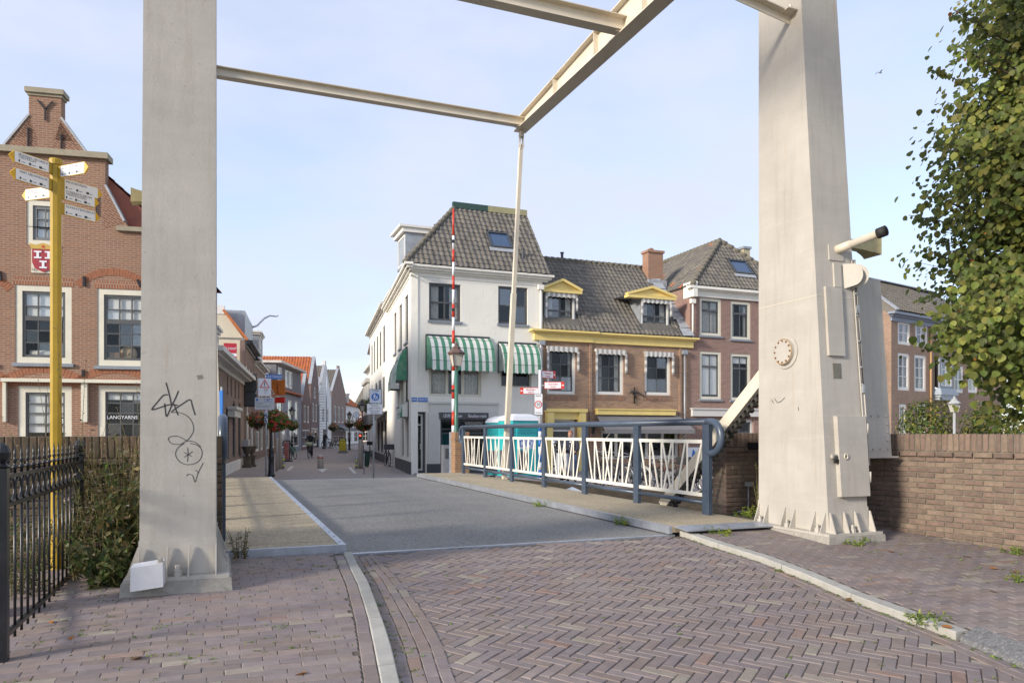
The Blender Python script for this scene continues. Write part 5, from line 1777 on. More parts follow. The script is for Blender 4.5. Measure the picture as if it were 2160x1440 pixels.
MB().bar((0.0, -0.4, E + 0.05), (1.3, ri_, E + rr_ + 0.05), 0.25, 0.06).bar((1.3, ri_, E + rr_ + 0.06), (FW - 2.6, ri_, E + rr_ + 0.06), 0.5, 0.06).build('lead_flashing', M_lead, roof)

# ------------------------------------------------------------------ gabled brick house on the left
LH = Frame(-11.9, 20.0, R(12.9))
lh = lambda x, y: (lambda p: (p.x, p.z - GZ))(LH.hit(x, y))
hl = thing(LH, 'gabled_house', 'old brick house with curved gable, shield of arms and cream framed windows', 'house', (0, 0, GZ))
B_left = brick('dark_red_gable_brick', (0.30, 0.168, 0.115), (0.235, 0.13, 0.096), (0.36, 0.27, 0.20), 0.205, 0.0595, 0.010, (0.30, 0.15, 0.09), 0.3, 0.2)
B_arch = brick('orange_arch_brick', (0.34, 0.13, 0.065), (0.27, 0.11, 0.07), (0.36, 0.29, 0.22), 0.068, 0.24, 0.009, (0.22, 0.10, 0.07), 0.3, 0.1)
B_diag = brick('angled_gable_brick', (0.25, 0.115, 0.075), (0.19, 0.09, 0.065), (0.36, 0.27, 0.20), 0.205, 0.0595, 0.010, (0.30, 0.15, 0.09), 0.3, 0.2)
for nd in list(B_diag.node_tree.nodes):              # courses laid at an angle, as in the gable's braided edges
    if nd.type == 'TEX_BRICK':
        lk_ = [l for l in B_diag.node_tree.links if l.to_node == nd and l.to_socket.name == 'Vector'][0]
        srcs = lk_.from_socket
        mp = B_diag.node_tree.nodes.new('ShaderNodeMapping'); mp.inputs['Rotation'].default_value = (0, 0, R(30))
        B_diag.node_tree.links.new(srcs, mp.inputs['Vector']); B_diag.node_tree.links.new(mp.outputs[0], nd.inputs['Vector'])
cxl = lh(95, 400)[0]
mx = lambda p: (2 * cxl - p[0], p[1])
L0 = lh(297, 490); LZ = L0[1]
hx0, hx1 = 2 * cxl - lh(320, 600)[0] - 1.6, lh(320, 600)[0] + 0.3
dzl = lambda *q: dz(LH.rect(*q))
lw = [dzl(32, 602, 151, 766), dzl(205, 610, 322, 772)]
lu = dzl(56, 423, 131, 518)
lg_ = [dzl(38, 814, 151, 938), dzl(207, 813, 325, 938)]
lx = dzl(-120, 602, -10, 766)
wall(hl, 'front_wall', B_left, hx1, LZ, lw + [(lu[0], lu[1], lu[2], LZ)] + lg_ + [lx] if lu[2] < LZ else lw + lg_ + [lx], x0=hx0)
# gable above the eaves, built of stepped outlines
g1, g2, g3 = lh(222, 392), lh(222, 337), lh(185, 327)
g4, g5 = lh(129, 250), lh(129, 207)
right = [(hx1, LZ), (L0[0] - 0.25, LZ), lh(262, 465), lh(243, 430), g1, g2, g3, lh(160, 292), g4, g5]
outl = right + [mx(p) for p in reversed(right)]
gx = [p for p in outl]
gb = MB()
# polygon with the attic window cut out: left part, right part, below and above the window
xa, xb, zt_ = lu[0], lu[1], lu[3]
def clip(poly, f):
    out = []
    for (p, q) in zip(poly, poly[1:] + poly[:1]):
        a, b = f(p), f(q)
        if a >= 0: out.append(p)
        if (a >= 0) != (b >= 0):
            t = a / (a - b); out.append((p[0] + (q[0] - p[0]) * t, p[1] + (q[1] - p[1]) * t))
    return out
for pl in (clip(outl, lambda p: xa - p[0]), clip(outl, lambda p: p[0] - xb), clip(clip(clip(outl, lambda p: p[0] - xa), lambda p: xb - p[0]), lambda p: p[1] - zt_)):
    if len(pl) > 2: gb.prism(pl[::-1], 0, 0.3)
gb.build('gable', B_left, hl)
# braided corners, a few millimetres proud
for tri in ([(g1[0] - 0.02, g1[1] - 0.1), lh(262, 470), (lh(215, 487)[0], LZ + 0.02)], [(g3[0] - 0.15, g3[1] + 0.02), (g4[0] - 0.02, g4[1] - 0.1), lh(108, 322)], [g4, lh(165, 300), lh(112, 295)]):
    for pl in ([(p[0], p[1]) for p in tri], [mx(p) for p in tri][::-1]): MB().prism(pl, -0.004, 0.05).build('braided_brickwork', B_diag, hl)
z = g2[1]
M_cop = mat('weathered_sandstone_coping', (0.34, 0.30, 0.22), 0.9, 0.2, 4, 40, 0.3, stain=(0.16, 0.14, 0.10), stain_amt=0.5)
MB().box(2 * cxl - g2[0] - 0.09, g2[0] + 0.09, -0.12, 0.38, z, z + 0.16).build('coping', M_cop, hl)
MB().box(L0[0] - 0.6, hx1, -0.10, 0.34, LZ - 0.002, LZ + 0.12).build('coping', M_cop, hl); MB().box(hx0, 2 * cxl - L0[0] + 0.6, -0.10, 0.34, LZ - 0.002, LZ + 0.12).build('coping', M_cop, hl)
zt2 = g5[1]
MB().box(2 * cxl - g5[0] - 0.03, g5[0] + 0.03, -0.03, 0.34, zt2, zt2 + 0.07).box(2 * cxl - g5[0] - 0.08, g5[0] + 0.08, -0.08, 0.38, zt2 + 0.0705, zt2 + 0.2).build('coping', M_cop, hl)
for a, c in ((lh(185, 327), g4), (lh(262, 468), g1)):
    for p, q in (((a), (c)), (mx(a), mx(c))):
        MB().bar((p[0], 0.15, p[1] + 0.02), (q[0], 0.15, q[1] + 0.02), 0.36, 0.05).build('lead_edge', M_lead, hl)
for pts in ([(96, 255), (96, 232), (80, 212)], [(96, 232), (112, 215)], [(60, 270), (60, 312)], [(130, 283), (130, 320)], [(204, 406), (204, 455)]):
    q = [lh(*p) for p in pts]
    ia_ = MB()
    for a, c in zip(q, q[1:]): ia_.bar((a[0], -0.03, a[1]), (c[0], -0.03, c[1]), 0.03, 0.03)
    ia_.build('wall_anchor', M_black, hl)
for pts in ([(178, 583), (178, 604)], [(290, 590), (297, 606)], [(0, 572), (3, 592)], [(176, 780), (176, 795)]):
    q = [lh(*p) for p in pts]
    MB().bar((q[0][0], -0.03, q[0][1]), (q[1][0], -0.03, q[1][1]), 0.06, 0.05).build('wall_anchor', M_black, hl)
for i, r in enumerate(lw): window(hl, r, 3, (0.2, 0.4, 0.6, 0.8), M_offw, M_sash, 0.16, 0.07, 0.03, rec=0.02, sill=M_sill, blind=0.41, midrail=2)
window(hl, lx, 3, (0.2, 0.4, 0.6, 0.8), M_offw, M_sash, 0.16, 0.07, 0.03, rec=0.02, sill=M_sill, blind=0.41, midrail=2)
for i, r in enumerate(lg_): window(hl, r, 3 if i else 2, (0.3, 0.55, 0.78), M_offw, M_sash, 0.17, 0.05, 0.035, rec=0.02, blind=0.9 if i == 0 else 0.14)
window(hl, lu, 2, (0.33, 0.66), M_offw, mat('grey_sash_paint', (0.16, 0.165, 0.17), 0.45), 0.14, 0.09, 0.03, rec=0.02, blind=1.0)
# things standing on the inner sills
q = lh(268, 745)
rl = MB(); rl.smooth = True
rl.lathe([(0.005, 0.0), (0.2, 0.005), (0.22, 0.02), (0.22, 0.05)], (q[0], 0.13, q[1]), 24, 'Y')
rl.lathe([(0.03, -0.012), (0.028, 0.01)], (q[0], 0.13, q[1]), 12, 'Y')
rl.build('cloth_roll', mat('beige_rolled_cloth', (0.40, 0.31, 0.20), 0.95, 0.25, 9, 60, 0.2), hl)
MB().box(lw[1][0] + 0.27, lw[1][0] + 0.62, 0.13, 0.26, lw[1][2] + 0.18, lw[1][2] + 0.38).build('cardboard_box', mat('brown_cardboard', (0.22, 0.12, 0.06), 0.9), hl)
rl = MB(); rl.smooth = True
rl.tube([(lw[0][0] + 0.3, 0.2, lw[0][2] + 0.28), (lw[0][0] + 0.8, 0.2, lw[0][2] + 0.26), (lw[0][1] - 0.3, 0.2, lw[0][2] + 0.28)], [0.09, 0.1, 0.08], 8)
rl.build('cloth_roll', M_curtain, hl)
text(hl, 'LANGYARNS', 0.135, Matrix.Translation((lh(257, 880)[0], 0.045, lh(257, 880)[1])) @ UPRIGHT, M_signwhite)
# relieving arches over the windows
def arch(px, py, w, rise_, t, flat=False):
    b = MB()
    c = lh(px, py)
    s = 0.0128
    Wm = w * s / 2
    rr2 = (Wm * Wm + (rise_ * s) ** 2) / (2 * rise_ * s)
    a0 = math.asin(min(1, Wm / rr2))
    n = 14
    pts = [(c[0] + rr2 * math.sin(-a0 + 2 * a0 * i / n), c[1] - rr2 + rr2 * math.cos(-a0 + 2 * a0 * i / n)) for i in range(n + 1)]
    pto = [(c[0] + (rr2 + t) * math.sin(-a0 + 2 * a0 * i / n), c[1] - rr2 + (rr2 + t) * math.cos(-a0 + 2 * a0 * i / n)) for i in range(n + 1)]
    for i in range(n):
        for f in (0.06, ):
            d0 = f / 2
            for k in range(1):
                pa, pb, pc, pd_ = pts[i], pts[i + 1], pto[i + 1], pto[i]
                m0 = lambda p, q, k_: (p[0] + (q[0] - p[0]) * k_, p[1] + (q[1] - p[1]) * k_)
                for s0, s1 in ((0.04, 0.48), (0.52, 0.96)):
                    b.prism([m0(pa, pb, s0), m0(pa, pb, s1), m0(pd_, pc, s1), m0(pd_, pc, s0)], -0.008, 0.04)
    return b.build('arch', M_archb, hl)
M_archb = mat('orange_red_arch_brick', (0.33, 0.135, 0.072), 0.9, 0.3, 14, 60, 0.3)
arch(240, 581, 130, 30, 0.2); arch(92, 787, 160, 30, 0.2); arch(245, 787, 160, 32, 0.2); arch(-60, 581, 130, 30, 0.2); arch(-60, 787, 150, 30, 0.2)
for r in lw + lg_: MB().box(r[0] - 0.05, r[1] + 0.05, -0.006, 0.0, r[3], r[3] + 0.2).build('soldier_course', B_arch, hl)
pcx = MB()
a, c = lh(8, 802), lh(330, 802)
pcx.box(a[0], c[0], -0.2, -0.02, a[1] - 0.04, a[1] + 0.05)
for x in (9, 174, 180): pcx.box(lh(x, 850)[0], lh(x, 850)[0] + 0.08, -0.12, -0.02, a[1] - 1.1, a[1] - 0.045)
pcx.build('awning_box', M_offw, hl)
# shield of arms: red field, three white fluted columns, gold crown; date stone beside it
ar0 = thing(LH, 'coat_of_arms', 'painted red shield of arms with three white columns on the brick gable', 'coat of arms', (lh(93, 545)[0], -0.01, LH.hit(93, 545).z))
Oa = (lh(93, 545)[0], -0.01, LH.hit(93, 545).z)
s = 0.0128
c0 = LH.hit(93, 548)
MB(Oa).box(c0.x - 0.3, c0.x + 0.3, -0.03, -0.001, c0.z - 0.36, c0.z + 0.27).build('stone', mat('pale_painted_stone', (0.66, 0.62, 0.52), 0.8), ar0)
shp = [(-0.27, 0.27), (0.27, 0.27), (0.27, -0.08), (0.2, -0.25), (0.0, -0.34), (-0.2, -0.25), (-0.27, -0.08)]
MB(Oa).prism([(c0.x + x, c0.z + z) for x, z in shp], -0.055, -0.031).build('shield', mat('crimson_shield_paint', (0.33, 0.025, 0.04), 0.5), ar0)
for dx_, dz_ in ((-0.13, 0.12), (0.13, 0.12), (0.0, -0.14)):
    q = MB(Oa)
    X, Z = c0.x + dx_, c0.z + dz_
    q.box(X - 0.03, X + 0.03, -0.068, -0.056, Z - 0.06, Z + 0.06)
    q.box(X - 0.09, X + 0.09, -0.068, -0.056, Z + 0.0605, Z + 0.1); q.box(X - 0.09, X + 0.09, -0.068, -0.056, Z - 0.1, Z - 0.0605)
    q.build('column', M_signwhite, ar0)
cr = MB(Oa)
cr.prism([(c0.x - 0.29, c0.z + 0.275), (c0.x + 0.29, c0.z + 0.275), (c0.x + 0.34, c0.z + 0.42), (c0.x + 0.17, c0.z + 0.38), (c0.x, c0.z + 0.44), (c0.x - 0.17, c0.z + 0.38), (c0.x - 0.34, c0.z + 0.42)], -0.06, -0.031)
cro = cr.build('crown', mat('gold_crown_paint', (0.55, 0.36, 0.07), 0.45), ar0)
MB(Oa).prism([(c0.x - 0.05, c0.z + 0.34), (c0.x, c0.z + 0.30), (c0.x + 0.05, c0.z + 0.34), (c0.x, c0.z + 0.38)], -0.066, -0.061).build('jewel', M_red, cro)
text(ar0, '16', 0.1, Matrix.Translation((-0.24, -0.045, -0.32)) @ UPRIGHT, M_ink)
# steep red roof behind the gable
rf = MB()
zr_ = lh(95, 255)[1]
rx1 = hx1 + 0.2; rx0 = hx0 - 0.2
rf.add([(rx1, 0.3, LZ), (rx1, 9, LZ), (cxl, 9, zr_), (cxl, 0.3, zr_), (rx0, 0.3, LZ), (rx0, 9, LZ)], [(0, 1, 2, 3), (3, 2, 5, 4), (0, 3, 4), (1, 5, 2)])
roof = rf.build('roof', RT[0], hl)
dl = math.hypot(rx1 - cxl, zr_ - LZ)
tiled(roof, slope(Vector((rx1, 0.3, LZ + 0.01)), (0, 1, 0), (cxl - rx1, 0, zr_ - LZ)), [(0, 0), (4, 0), (4, dl), (0, dl)], 0.23, 0.3, RT, (3, 3), 200)
MB().box(hx1 - 0.3, hx1, 0.301, 9, 0, LZ).build('side_wall', B_left, hl)
MB().box(hx0, hx0 + 0.3, 0.301, 9, 0, LZ).build('side_wall', B_left, hl)
# ------------------------------------------------------------------ houses along the street
def row_house(name, label, p0, p1, eave, depth, wm, wins, roof=('flat',), cor=None, group=None, end_mat=None, ground=None, cat='house', fm=None, sm=None, back=True):
    """a street house; its front runs from p0 to p1 (photo column, distance), seen with p0 at the viewer's left"""
    a, b = at(p0[0], HY, p0[1]), at(p1[0], HY, p1[1])
    d = b - a
    W = d.xy.length
    fr = Frame(a.x, a.y, math.atan2(d.y, d.x))
    t = thing(fr, name, label, cat, (0, 0, GZ), group)
    E = eave - GZ
    ops = [(x0 * W, x1 * W, z0 - GZ, z1 - GZ) for x0, x1, z0, z1 in wins]
    wall(t, 'front_wall', wm, W, E, ops, 0.25)
    for r in ops: window(t, r, 2, (0.55,), fm or M_white, sm or M_white, 0.1, 0.04, 0.04, rec=0.04, panes=False)
    em = end_mat or wm
    MB().box(0.0, 0.25, 0.251, depth, 0, E).build('end_wall', em, t)
    MB().box(W - 0.25, W, 0.251, depth, 0, E).build('end_wall', em, t)
    if cor: cornice(t, 0, W, E - 0.3, cor, ((0, 0.14, 0.06), (0.14, 0.06, 0.2), (0.2, 0.12, 0.38)), ends=False)
    k = roof[0]
    if k == 'flat':
        MB().box(0, W, 0, depth, E + 0.002, E + 0.12).build('roof', M_zinc, t)
    elif k == 'side':                                 # ridge along the street
        rise, mats = roof[1], roof[2]
        m_ = depth / 2
        ro_ = MB().add([(0, -0.25, E), (W, -0.25, E), (W, m_, E + rise), (0, m_, E + rise), (0, depth, E), (W, depth, E)],
                       [(0, 1, 2, 3), (3, 2, 5, 4)]).build('roof', mats[-1], t)
        for x in (0.005, W - 0.255):
            MB().add([(x, 0, E), (x, depth, E), (x, m_, E + rise - 0.05), (x + 0.25, 0, E), (x + 0.25, depth, E), (x + 0.25, m_, E + rise - 0.05)],
                     [(0, 1, 2), (5, 4, 3), (0, 2, 5, 3), (1, 4, 5, 2)]).build('end_gable', em, t)
        sl = math.hypot(rise, m_ + 0.25)
        tiled(ro_, slope(Vector((0, -0.25, E + 0.01)), (1, 0, 0), (0, m_ + 0.25, rise)), [(0, 0), (W, 0), (W, sl), (0, sl)], 0.3, 0.38, mats, None, 60)
    elif k == 'gable':                                # gable to the street
        rise, mats = roof[1], roof[2]
        h = W / 2
        nk = roof[3] if len(roof) > 3 else 0.0
        gp = [(0, E), (W, E), (h + nk, E + rise), (h + nk, E + rise + nk), (h - nk, E + rise + nk), (h - nk, E + rise)] if nk else [(0, E), (W, E), (h, E + rise)]
        gm_ = MB().prism(gp, 0.0, 0.28).build('gable', roof[4] if len(roof) > 4 and roof[4] else wm, t)
        ro_ = MB().add([(-0.1, 0.25, E - 0.05), (h, 0.25, E + rise - 0.1), (W + 0.1, 0.25, E - 0.05), (-0.1, depth, E - 0.05), (h, depth, E + rise - 0.1), (W + 0.1, depth, E - 0.05)],
                       [(0, 1, 4, 3), (1, 2, 5, 4)]).build('roof', mats[-1], t)
        sl = math.hypot(rise, h)
        tiled(ro_, slope(Vector((-0.1, depth, E - 0.04)), (0, -1, 0), (h + 0.1, 0, rise - 0.05)), [(0, 0), (depth - 0.25, 0), (depth - 0.25, sl), (0, sl)], 0.3, 0.38, mats, None, 120)
        cpm = MB()
        for a_, c_ in (((0, E), (h - nk, E + rise)), ((W, E), (h + nk, E + rise))):
            cpm.bar((a_[0], 0.14, a_[1] + 0.03), (c_[0], 0.14, c_[1] + 0.03), 0.34, 0.07)
        cpm.build('gable_coping', M_lead, t)
    if ground:
        MB().box(0.05, W - 0.05, -0.06, -0.001, 0.0, 0.45).build('base', ground, t)
    return t, fr, W, E


def dormer(t, x0, x1, z0, z1, y0, y1, m, cm, wm=None):
    d = MB().box(x0, x1, y0, y1, z0, z1).build('dormer', m, t)
    MB().box(x0 - 0.1, x1 + 0.1, y0 - 0.12, y1, z1 + 0.001, z1 + 0.12).box(x0 - 0.18, x1 + 0.18, y0 - 0.2, y1, z1 + 0.121, z1 + 0.22).build('dormer_cornice', cm, d)
    window(t, (x0 + 0.08, x1 - 0.08, z0 + 0.1, z1 - 0.03), 2, (0.6,), M_white, wm or M_white, 0.07, 0.04, 0.04, xf=Matrix.Translation((0, y0, 0)), rec=0, proud=0.07, panes=False, name='dormer_window')


B_s1 = brick('street_grey_brown_brick', (0.30, 0.20, 0.16), (0.25, 0.165, 0.135), (0.36, 0.31, 0.27), tone=(0.12, 0.08, 0.07))
B_s2 = brick('street_dark_brick', (0.24, 0.145, 0.12), (0.20, 0.125, 0.11), (0.30, 0.26, 0.23), tone=(0.09, 0.06, 0.055))
B_s3 = brick('street_red_brick', (0.32, 0.175, 0.12), (0.26, 0.15, 0.11), (0.34, 0.29, 0.25), tone=(0.14, 0.08, 0.06))
M_cr = mat('cream_gable_render', (0.62, 0.56, 0.43), 0.9, 0.1, 0.8, 20, 0.1, streak=0.3, stain=(0.32, 0.29, 0.22), stain_amt=0.4)
M_gw = mat('weathered_white_cornice', (0.62, 0.60, 0.55), 0.7, 0.15, 3, 30, 0.1, streak=0.3)
M_blu = mat('slate_blue_render', (0.27, 0.30, 0.36), 0.85, 0.08, 1, 20, 0.05, streak=0.2)
M_wht = mat('lime_white_render', (0.72, 0.70, 0.66), 0.9, 0.08, 1, 20, 0.1, streak=0.25)

t1, f1, W, E = row_house('street_house', 'low brick street house under a deep white gutter beside the left tower', (436, 24.2), (516, 38.0), 3.85, 9, B_s1,
                         [(0.24, 0.32, -0.1, 2.6), (0.40, 0.48, 0.1, 2.2), (0.58, 0.66, 0.1, 2.6), (0.76, 0.84, 0.1, 2.6), (0.42, 0.455, 2.75, 3.5), (0.52, 0.555, 2.75, 3.5), (0.64, 0.675, 2.75, 3.5), (0.76, 0.795, 2.75, 3.5)],
                         fm=M_char, sm=M_char, ground=M_wht)
cornice(t1, -1, W, E - 0.28, M_gw, ((0, 0.16, 0.10), (0.16, 0.07, 0.42), (0.23, 0.16, 0.62)), ends=False)
for x in (1.2, 3.9): dormer(t1, x, x + 1.1, E + 0.15, E + 1.15, 0.25, 2.2, M_zinc, M_gw)
downpipe(t1, W - 0.2, 0, E - 0.6, M_gw, -0.12, r=0.05)
MB().box(W - 1.6, W - 0.4, -0.3, 0, 0, 1.35).build('utility_box', mat('light_grey_cabinet', (0.40, 0.41, 0.42), 0.5), t1)
MB().box(W - 8.0, W - 5.4, -0.28, 0, 2.35, 2.65).box(W - 8.1, W - 5.3, -0.36, 0, 2.651, 2.78).build('shop_canopy', M_gw, t1)

t2, f2, W, E = row_house('street_house', 'dark brick street house with bare cream gable wall and for sale board', (517, 38.1), (537, 45.2), 5.95, 8.5, B_s2,
                         [(0.12, 0.26, 3.0, 4.8), (0.42, 0.56, 3.0, 4.8), (0.72, 0.86, 3.0, 4.8), (0.1, 0.4, 0.0, 2.3), (0.55, 0.9, 0.0, 2.3)], end_mat=M_cr, cor=M_shut)
MB().prism([(0, 0)], 0, 0) if False else None
MB().add([(0.0, 0.0, E), (0.0, 1.05, E + 1.45), (0.0, 7.4, E + 1.5), (0.0, 8.5, E), (0.25, 0.0, E), (0.25, 1.05, E + 1.45), (0.25, 7.4, E + 1.5), (0.25, 8.5, E)],
         [(0, 1, 2, 3), (7, 6, 5, 4), (0, 4, 5, 1), (1, 5, 6, 2), (2, 6, 7, 3)]).build('end_gable', M_cr, t2)
ro_ = MB().add([(0.0, -0.1, E + 0.02), (W, -0.1, E + 0.02), (W, 1.05, E + 1.5), (0.0, 1.05, E + 1.5), (W, 7.4, E + 1.55), (0.0, 7.4, E + 1.55)], [(0, 1, 2, 3), (3, 2, 4, 5)]).build('mansard_roof', OT[1], t2)
tiled(ro_, slope(Vector((0, -0.1, E + 0.04)), (1, 0, 0), (0, 1.15, 1.48)), [(0, 0), (W, 0), (W, 1.87), (0, 1.87)], 0.25, 0.31, OT, None, 120)
MB().box(-0.04, 0.3, 1.0, 1.6, E + 1.3, E + 1.75).build('chimney_stub', M_wht, t2)
MB().bar((0.0, -0.12, E + 0.02), (0.0, 1.05, E + 1.52), 0.2, 0.12, (0, 1, 0)).build('verge_tiles', OT[0], t2)
MB().box(0.6, W - 0.8, 0.05, 3, E + 0.1, E + 1.62).build('dormer', M_zinc, t2)
hk = MB(); hk.smooth = True
hk.tube([(W - 1.2, 0.12, E + 1.5), (W - 1.0, -0.2, E + 1.65), (W - 0.7, -0.6, E + 2.15), (W - 0.5, -0.9, E + 2.35), (W - 0.3, -1.3, E + 2.35), (W - 0.3, -1.4, E + 2.42)], [0.07, 0.06, 0.06, 0.05, 0.04, 0.03], 8)
hk.build('hoisting_hook', M_zinc, t2)
# for sale board on the cream gable
pb = at(472, 750, 37.5)
fs = thing(Frame(pb.x, pb.y, R(14.5)), 'for_sale_board', 'red and white for sale board on the cream gable wall', 'sign', (0, 0, at(472, 762, 38).z))
zb = lambda y: at(472, y, 38.0).z - at(472, 762, 38).z
MB().box(0.0, 0.62, -0.06, 0.0, zb(762), zb(726)).build('board', mat('for_sale_red', (0.42, 0.03, 0.05), 0.4), fs)
MB().box(0.002, 0.618, -0.065, -0.0605, zb(753), zb(747)).build('stripe', M_signwhite, fs)
text(fs, 'TE KOOP', 0.17, Matrix.Translation((0.31, -0.064, zb(737.5))) @ UPRIGHT, M_signwhite, sx=0.8)
text(fs, 'MAKELAARS', 0.09, Matrix.Translation((0.31, -0.068, zb(750))) @ UPRIGHT, M_blue, sx=0.8)
# black shutter / hanging sign box
sh = thing(f1, 'black_shutter', 'tall black panelled shutter on the corner of the low brick house', 'shutter', (W * 0 + 13.2, -0.05, GZ + 2.5))
q0, q1 = at(515, 857, 36.5), at(515, 785, 36.5)
MB().box(0.0, 0.07, -0.62, 0.0, q0.z - GZ - 2.5, q1.z - GZ - 2.5).build('panel', M_shut, sh)
for z0, z1 in ((0.06, 0.42), (0.47, 0.94)):
    h = q1.z - q0.z
    b0 = q0.z - GZ - 2.5
    MB().box(-0.012, -0.001, -0.56, -0.06, b0 + h * z0, b0 + h * z1).build('raised_field', M_char, sh)

t3, f3, W, E = row_house('street_house', 'narrow street house with white dormer and heavy white cornice', (537, 45.3), (557, 53), 5.6, 8, B_s1,
                         [(0.12, 0.3, 3.0, 4.7), (0.42, 0.6, 3.0, 4.7), (0.7, 0.88, 3.0, 4.7), (0.1, 0.5, 0.0, 2.3), (0.6, 0.9, 0, 2.3)], ('side', 3.2, [GT[0], GT[1]]), M_gw)
dormer(t3, 0.4, 2.9, E + 0.1, E + 1.65, -0.2, 2.5, M_zinc, M_gw)
t4, f4, W, E = row_house('street_house', 'small street house with orange tiled roof before the slate blue house', (557, 53.1), (581, 60), 4.9, 7, B_s3,
                         [(0.1, 0.3, 2.4, 4.0), (0.5, 0.7, 2.4, 4.0), (0.1, 0.45, 0.0, 2.0), (0.55, 0.9, 0, 2.0)], ('side', 2.6, OT), M_gw)
dormer(t4, 1.0, 3.0, E + 0.1, E + 1.0, 0.1, 2.0, M_zinc, M_gw)
t5, f5, W, E = row_house('street_house', 'slate blue rendered street house with box dormer and white windows', (581, 60.1), (636, 71), 4.6, 8, M_blu,
                         [(0.05, 0.26, 2.3, 4.2), (0.44, 0.62, 2.4, 4.1), (0.72, 0.88, 2.4, 4.1), (0.1, 0.4, -0.1, 1.7), (0.5, 0.9, -0.1, 1.7)], ('side', 3.0, OT))
MB().box(0.3, W - 0.2, 0.02, 4.0, E + 0.02, E + 2.3).build('box_dormer', mat('grey_slate_cladding', (0.17, 0.18, 0.2), 0.8), t5)
MB().box(0.1, W + 0.1, -0.45, 4.2, E + 2.301, E + 2.5).build('flat_roof_edge', M_gw, t5)
for x in (0.9, 3.6, 5.2): window(t5, (x, x + 1.2, E + 0.5, E + 2.0), 2, (), M_white, M_white, 0.09, 0.04, 0.05, rec=0, proud=0.06, panes=False, xf=Matrix.Translation((0, 0.02, 0)))
t6, f6, W, E = row_house('street_house', 'brown gabled street house with pale leaded gable edge', (637, 71.1), (655, 78), 4.2, 8, B_s2,
                         [(0.2, 0.45, 2.2, 3.9), (0.6, 0.85, 2.2, 3.9), (0.05, 0.95, -0.2, 1.5)], ('gable', 3.0, OT))
t7, f7, W, E = row_house('street_house', 'brick street house under a big bright orange tiled roof', (656, 78.1), (672, 86), 6.3, 13, B_s2,
                         [(0.2, 0.42, 2.4, 4.4), (0.58, 0.8, 2.4, 4.4), (0.38, 0.62, 5.0, 6.2), (0.05, 0.95, -0.2, 1.7)], ('gable', 3.3, OT))
t8, f8, W, E = row_house('street_house', 'grey white gabled street house with a ladder standing before it', (673, 86.1), (699, 97), 5.6, 9, M_wht,
                         [(0.25, 0.4, 2.4, 4.2), (0.6, 0.75, 2.4, 4.2), (0.3, 0.7, -0.2, 1.7)], ('gable', 3.9, [GT[0], GT[2]], 0.55))
t9, f9, W, E = row_house('street_house', 'brown brick gabled street house with dark awning over its shop', (700, 97.1), (729, 108), 6.6, 9, B_s1,
                         [(0.15, 0.3, 2.6, 4.8), (0.42, 0.57, 2.6, 4.8), (0.7, 0.85, 2.6, 4.8), (0.1, 0.9, -0.3, 1.6)], ('gable', 3.4, [GT[0], GT[2]], 0.45))
MB().add([(0.5, 0, 2.9), (W - 0.3, 0, 2.9), (W - 0.1, -1.6, 2.2), (0.3, -1.6, 2.2), (0.3, -1.6, 1.9), (W - 0.1, -1.6, 1.9)], [(0, 1, 2, 3), (3, 2, 5, 4), (0, 3, 4), (1, 2, 5)]).build('awning', M_shut, t9)
t10, f10, W, E = row_house('street_house', 'white street house with orange hipped roof at the bend of the street', (730, 108.1), (758, 120), 5.2, 10, M_wht,
                           [(0.1, 0.25, 2.2, 3.9), (0.4, 0.55, 2.2, 3.9), (0.7, 0.85, 2.2, 3.9), (0.1, 0.4, -0.3, 1.4), (0.6, 0.9, -0.3, 1.4)], ('side', 4.2, OT))
dormer(t10, 1.5, 3.2, E + 0.2, E + 1.6, 0.2, 2.5, M_zinc, M_gw)
t11, f11, W, E = row_house('street_house', 'distant brown roofed house closing the end of the street', (748, 128), (840, 126), 6.0, 9, B_s1,
                           [(0.1, 0.2, 2, 4), (0.3, 0.4, 2, 4), (0.1, 0.4, -0.3, 1.4)], ('side', 4.2, [GT[0], GT[2]]))

# right side of the street, named from the far end towards the viewer
sp = lambda t, o=0.0: (lambda x, y: (CX + x / y * F, y))(-4.11 - 0.254 * t + 0.967 * o, 30.1 + 0.967 * t + 0.254 * o)
r2, g2, W, E = row_house('street_house', 'tall white street house next to the corner house', sp(24.5), sp(10.55), 8.3, 8, M_stucco,
                         [(0.10, 0.19, 5.2, 7.3), (0.27, 0.36, 5.2, 7.3), (0.45, 0.54, 5.2, 7.3), (0.62, 0.71, 5.2, 7.3), (0.80, 0.89, 5.2, 7.3), (0.38, 0.48, 2.6, 4.4), (0.58, 0.68, 2.6, 4.4), (0.78, 0.88, 2.6, 4.4),
                          (0.5, 0.62, 0.0, 1.9), (0.68, 0.80, 0.0, 1.9), (0.86, 0.97, 0.0, 1.9)], ('flat',), M_gw, fm=M_sash, sm=M_sash, ground=M_char)
MB().box(0, W, 0.1, 0.35, E + 0.121, E + 0.75).build('parapet', M_wht, r2)
MB().add([(W * 0.45, 0, 2.9), (W - 0.1, 0, 2.9), (W - 0.1, -0.9, 2.7), (W * 0.45, -0.9, 2.7), (W * 0.45, -0.9, 2.15), (W - 0.1, -0.9, 2.15)], [(0, 1, 2, 3), (3, 2, 5, 4), (0, 3, 4), (1, 2, 5)]).build('awning', M_char, r2)
r3, g3, W, E = row_house('street_house', 'white street house with bay window and planted balcony', sp(37, 0.6), sp(24.6, 0.6), 6.6, 8, M_stucco,
                         [(0.1, 0.2, 2.6, 4.4), (0.3, 0.4, 2.6, 4.4), (0.1, 0.4, 0, 2.0)], ('side', 2.6, [GT[0], GT[1]]), M_gw)
MB().box(W * 0.55, W - 0.5, -0.7, 0, 2.7, 5.4).build('bay', M_white, r3)
